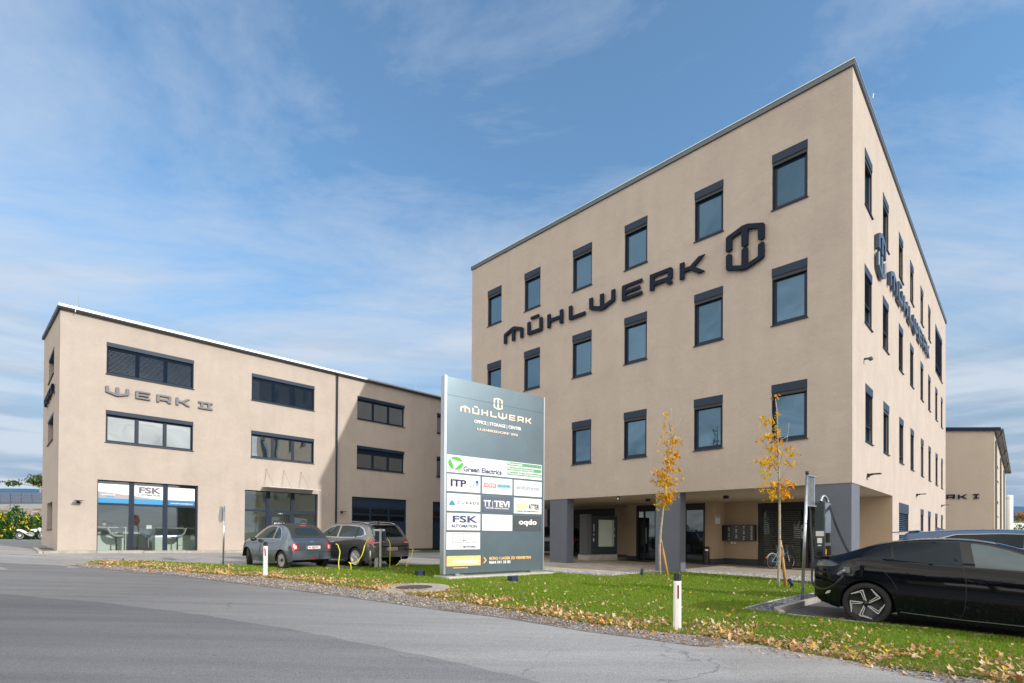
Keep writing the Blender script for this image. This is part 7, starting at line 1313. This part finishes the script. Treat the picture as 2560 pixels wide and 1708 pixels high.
def stool(a, o, rot, label, m):
    p = wf.P(a, RFl, o); r_ = empty('bar_stool', p, rot, label, 'bar stool', 'swivel bar stools in the shop window', local=True)
    mb = MB(); mb.lathe([(0, .03), (.20, .015), (.21, 0)], (0, 0, 0), (0, 0, 1), 20); mb.build('base', m_zinc, r_, True); mb = MB(); mb.tube([(0, 0, 0), (0, 0, .68)], .028, 8); mb.tube([(0, 0, .28), (0, -.16, .28), (.10, -.2, .28), (-.10, -.2, .28)], .01, 5); mb.build('column', m_dark, r_)
    mb = MB()      # shell seat: a curved sheet with thickness
    prof_ = [(-.24, .70), (-.18, .685), (0, .68), (.12, .70), (.20, .78), (.26, .92), (.30, 1.05)]; n_ = 7
    for k, (x, z) in enumerate(prof_):
        for j in range(n_): t = (j-(n_-1)/2)/((n_-1)/2); wd_ = .23 if k < 4 else .23-.025*(k-3); mb.v.append((x-.05*t*t*(1 if k < 4 else -1)*0, t*wd_, z+.06*t*t*(1+.4*(k < 4)))); 
    for k, (x, z) in enumerate(prof_):
        for j in range(n_): t = (j-(n_-1)/2)/((n_-1)/2); wd_ = .23 if k < 4 else .23-.025*(k-3); mb.v.append((x+(.0 if k < 4 else .05), t*wd_, z+.06*t*t*(1+.4*(k < 4))-(.07 if k < 4 else .02)))
    N0 = len(prof_)*n_
    for k in range(len(prof_)-1):
        for j in range(n_-1): a_ = k*n_+j; mb.f += [(a_, a_+1, a_+n_+1, a_+n_), (N0+a_, N0+a_+n_, N0+a_+n_+1, N0+a_+1)]; mb.mi += [0, 0]
    for k in range(len(prof_)-1):
        for j in (0, n_-1): a_ = k*n_+j; mb.f.append((a_, a_+n_, N0+a_+n_, N0+a_)); mb.mi.append(0)
    for j in range(n_-1):
        for k in (0, len(prof_)-1): a_ = k*n_+j; mb.f.append((a_, a_+1, N0+a_+1, N0+a_)); mb.mi.append(0)
    fixn(mb.build('seat', m, r_, True))
m_st1 = mat('stool_grey', (.42, .44, .43), .7); m_st2 = mat('stool_dark', (.07, .10, .14), .6); am = math.atan2(D1.y, D1.x)
stool(2.02, -.75, am+math.pi, 'light grey bar stool behind the left pane of the shop window', m_st1); stool(3.13, -.75, am+1.7, 'dark blue grey bar stool behind the middle pane of the shop window', m_st2); stool(4.34, -.75, am, 'light grey bar stool behind the right pane of the shop window', m_st1)
mb = MB(); wf.box(mb, 4.45*K, 4.75*K, .20, .36, -.32, -.30); tag(mb.build('small_notice', m_white), 'small white notice hanging in the middle pane of the shop window', 'notice')
# person bending over the left counter
pp = wf.P(1.86, RFl, -2.35); pr_ = empty('person', pp, 0, 'dark haired person in a black top bending over the left counter', 'person')
fdir = (-D2+D1*-.25).normalized(); sdir = D1
def PP(f_, s_, z): return pp+fdir*f_+sdir*s_+Z*z
def skin(name, verts, edges, radii, m, parent, sub=2):
    me = bpy.data.meshes.new(name); off = ORG[parent.name]; me.from_pydata([tuple(v-off) for v in verts], edges, []); o = bpy.data.objects.new(name, me); COL.objects.link(o); o.parent = parent; ORG[o.name] = off.copy()
    md = o.modifiers.new('skin', 'SKIN'); md.use_smooth_shade = True
    for i, r in enumerate(radii): me.skin_vertices[0].data[i].radius = (r, r); me.skin_vertices[0].data[i].use_root = (i == 0)
    s_ = o.modifiers.new('sub', 'SUBSURF'); s_.levels = sub; s_.render_levels = sub; me.materials.append(m); return o
vs = [PP(-.05, 0, .92), PP(.02, 0, 1.08), PP(.16, 0, 1.22), PP(.33, 0, 1.30), PP(.43, 0, 1.29), PP(.34, .19, 1.28), PP(.42, .30, 1.10), PP(.60, .16, 1.06), PP(.34, -.19, 1.28), PP(.42, -.30, 1.10), PP(.60, -.14, 1.06), PP(-.05, .11, .86), PP(-.02, .12, .48), PP(-.10, .12, .08), PP(.06, .13, .03), PP(-.05, -.11, .86), PP(-.02, -.12, .48), PP(-.10, -.12, .08), PP(.06, -.13, .03), PP(.50, 0, 1.27)]
ed = [(0, 1), (1, 2), (2, 3), (3, 4), (3, 5), (5, 6), (6, 7), (3, 8), (8, 9), (9, 10), (0, 11), (11, 12), (12, 13), (13, 14), (0, 15), (15, 16), (16, 17), (17, 18), (4, 19)]
body_ = skin('body', vs, ed, [.15, .14, .15, .14, .06, .08, .052, .036, .08, .052, .036, .095, .065, .045, .04, .095, .065, .045, .04, .055], mat('black_clothes', (.015, .016, .02), .9), pr_)
m_skin = mat('skin', (.55, .33, .24), .6); hc = PP(.59, .0, 1.27); mb = MB(); hd_ = (fdir*.55-Z*.83).normalized()
mb.lathe([(.001, -.12), (.055, -.105), (.078, -.05), (.082, .01), (.072, .06), (.045, .105), (.001, .12)], hc, hd_, 18); mb.build('head', m_skin, pr_, True)
mb = MB(); mb.lathe([(.001, -.135), (.07, -.115), (.094, -.05), (.096, .0), (.088, .03)], hc-fdir*.012+Z*.008, hd_, 18); mb.build('hair', mat('dark_hair', (.03, .018, .012), .8), pr_, True)
for s in (1, -1):
    w0 = PP(.60, s*.15, 1.06); mb = MB(); mb.tube([w0, w0+fdir*.05, w0+fdir*.09], [.03, .04, .034], 8)
    for k in range(4): a = w0+fdir*.09+sdir*(.012*(k-1.5)*1.4); mb.tube([a, a+fdir*(.045+.006*(k in (1, 2)))-Z*.004, a+fdir*(.075+.01*(k in (1, 2)))-Z*.018], [.009, .0085, .007], 6)
    a = w0+fdir*.04-sdir*s*.035; mb.tube([a, a+fdir*.035-sdir*s*.02, a+fdir*.06-sdir*s*.022], [.011, .010, .008], 6); mb.build('hand', m_skin, pr_, True)
# lightning rods on the roof edges
def rod(p, hgt, label): mb = MB(); mb.tube([p, p+Z*hgt], [.012, .006], 5); mb.box(p+Z*.02, (.06, .06, .05)); tag(mb.build('lightning_rod', m_zinc), label, 'lightning rod', 'thin lightning rods on the roof edges')
rod(wf.P(.82*K, SZ+.25, -.05), .62, 'thin lightning rod near the left end of the white roof edge'); rod(wf.P(25.4*K, SZ+.25, -.05), .62, 'thin lightning rod on the roof edge just left of the sign board')
mb = MB(); p = rf.P(2.0, ZT+.10, .06); mb.tube([p, p-D2*.10+Z*.05, p-D2*.12+Z*.18], .018, 6); tag(mb.build('roof_hook', m_alu), 'small bright hook on the roof edge near the top corner of the tall building', 'hook')
mb = MB(); p = wf.P(.66*K, SZ+.16, .10); mb.tube([p+Z*.12-wf.n*.02, p+wf.n*.10, p-Z*.22+wf.n*.08], .015, 6); tag(mb.build('roof_clamp', m_alu), 'bright clamp hanging over the gutter near the left end of the low building', 'clamp')
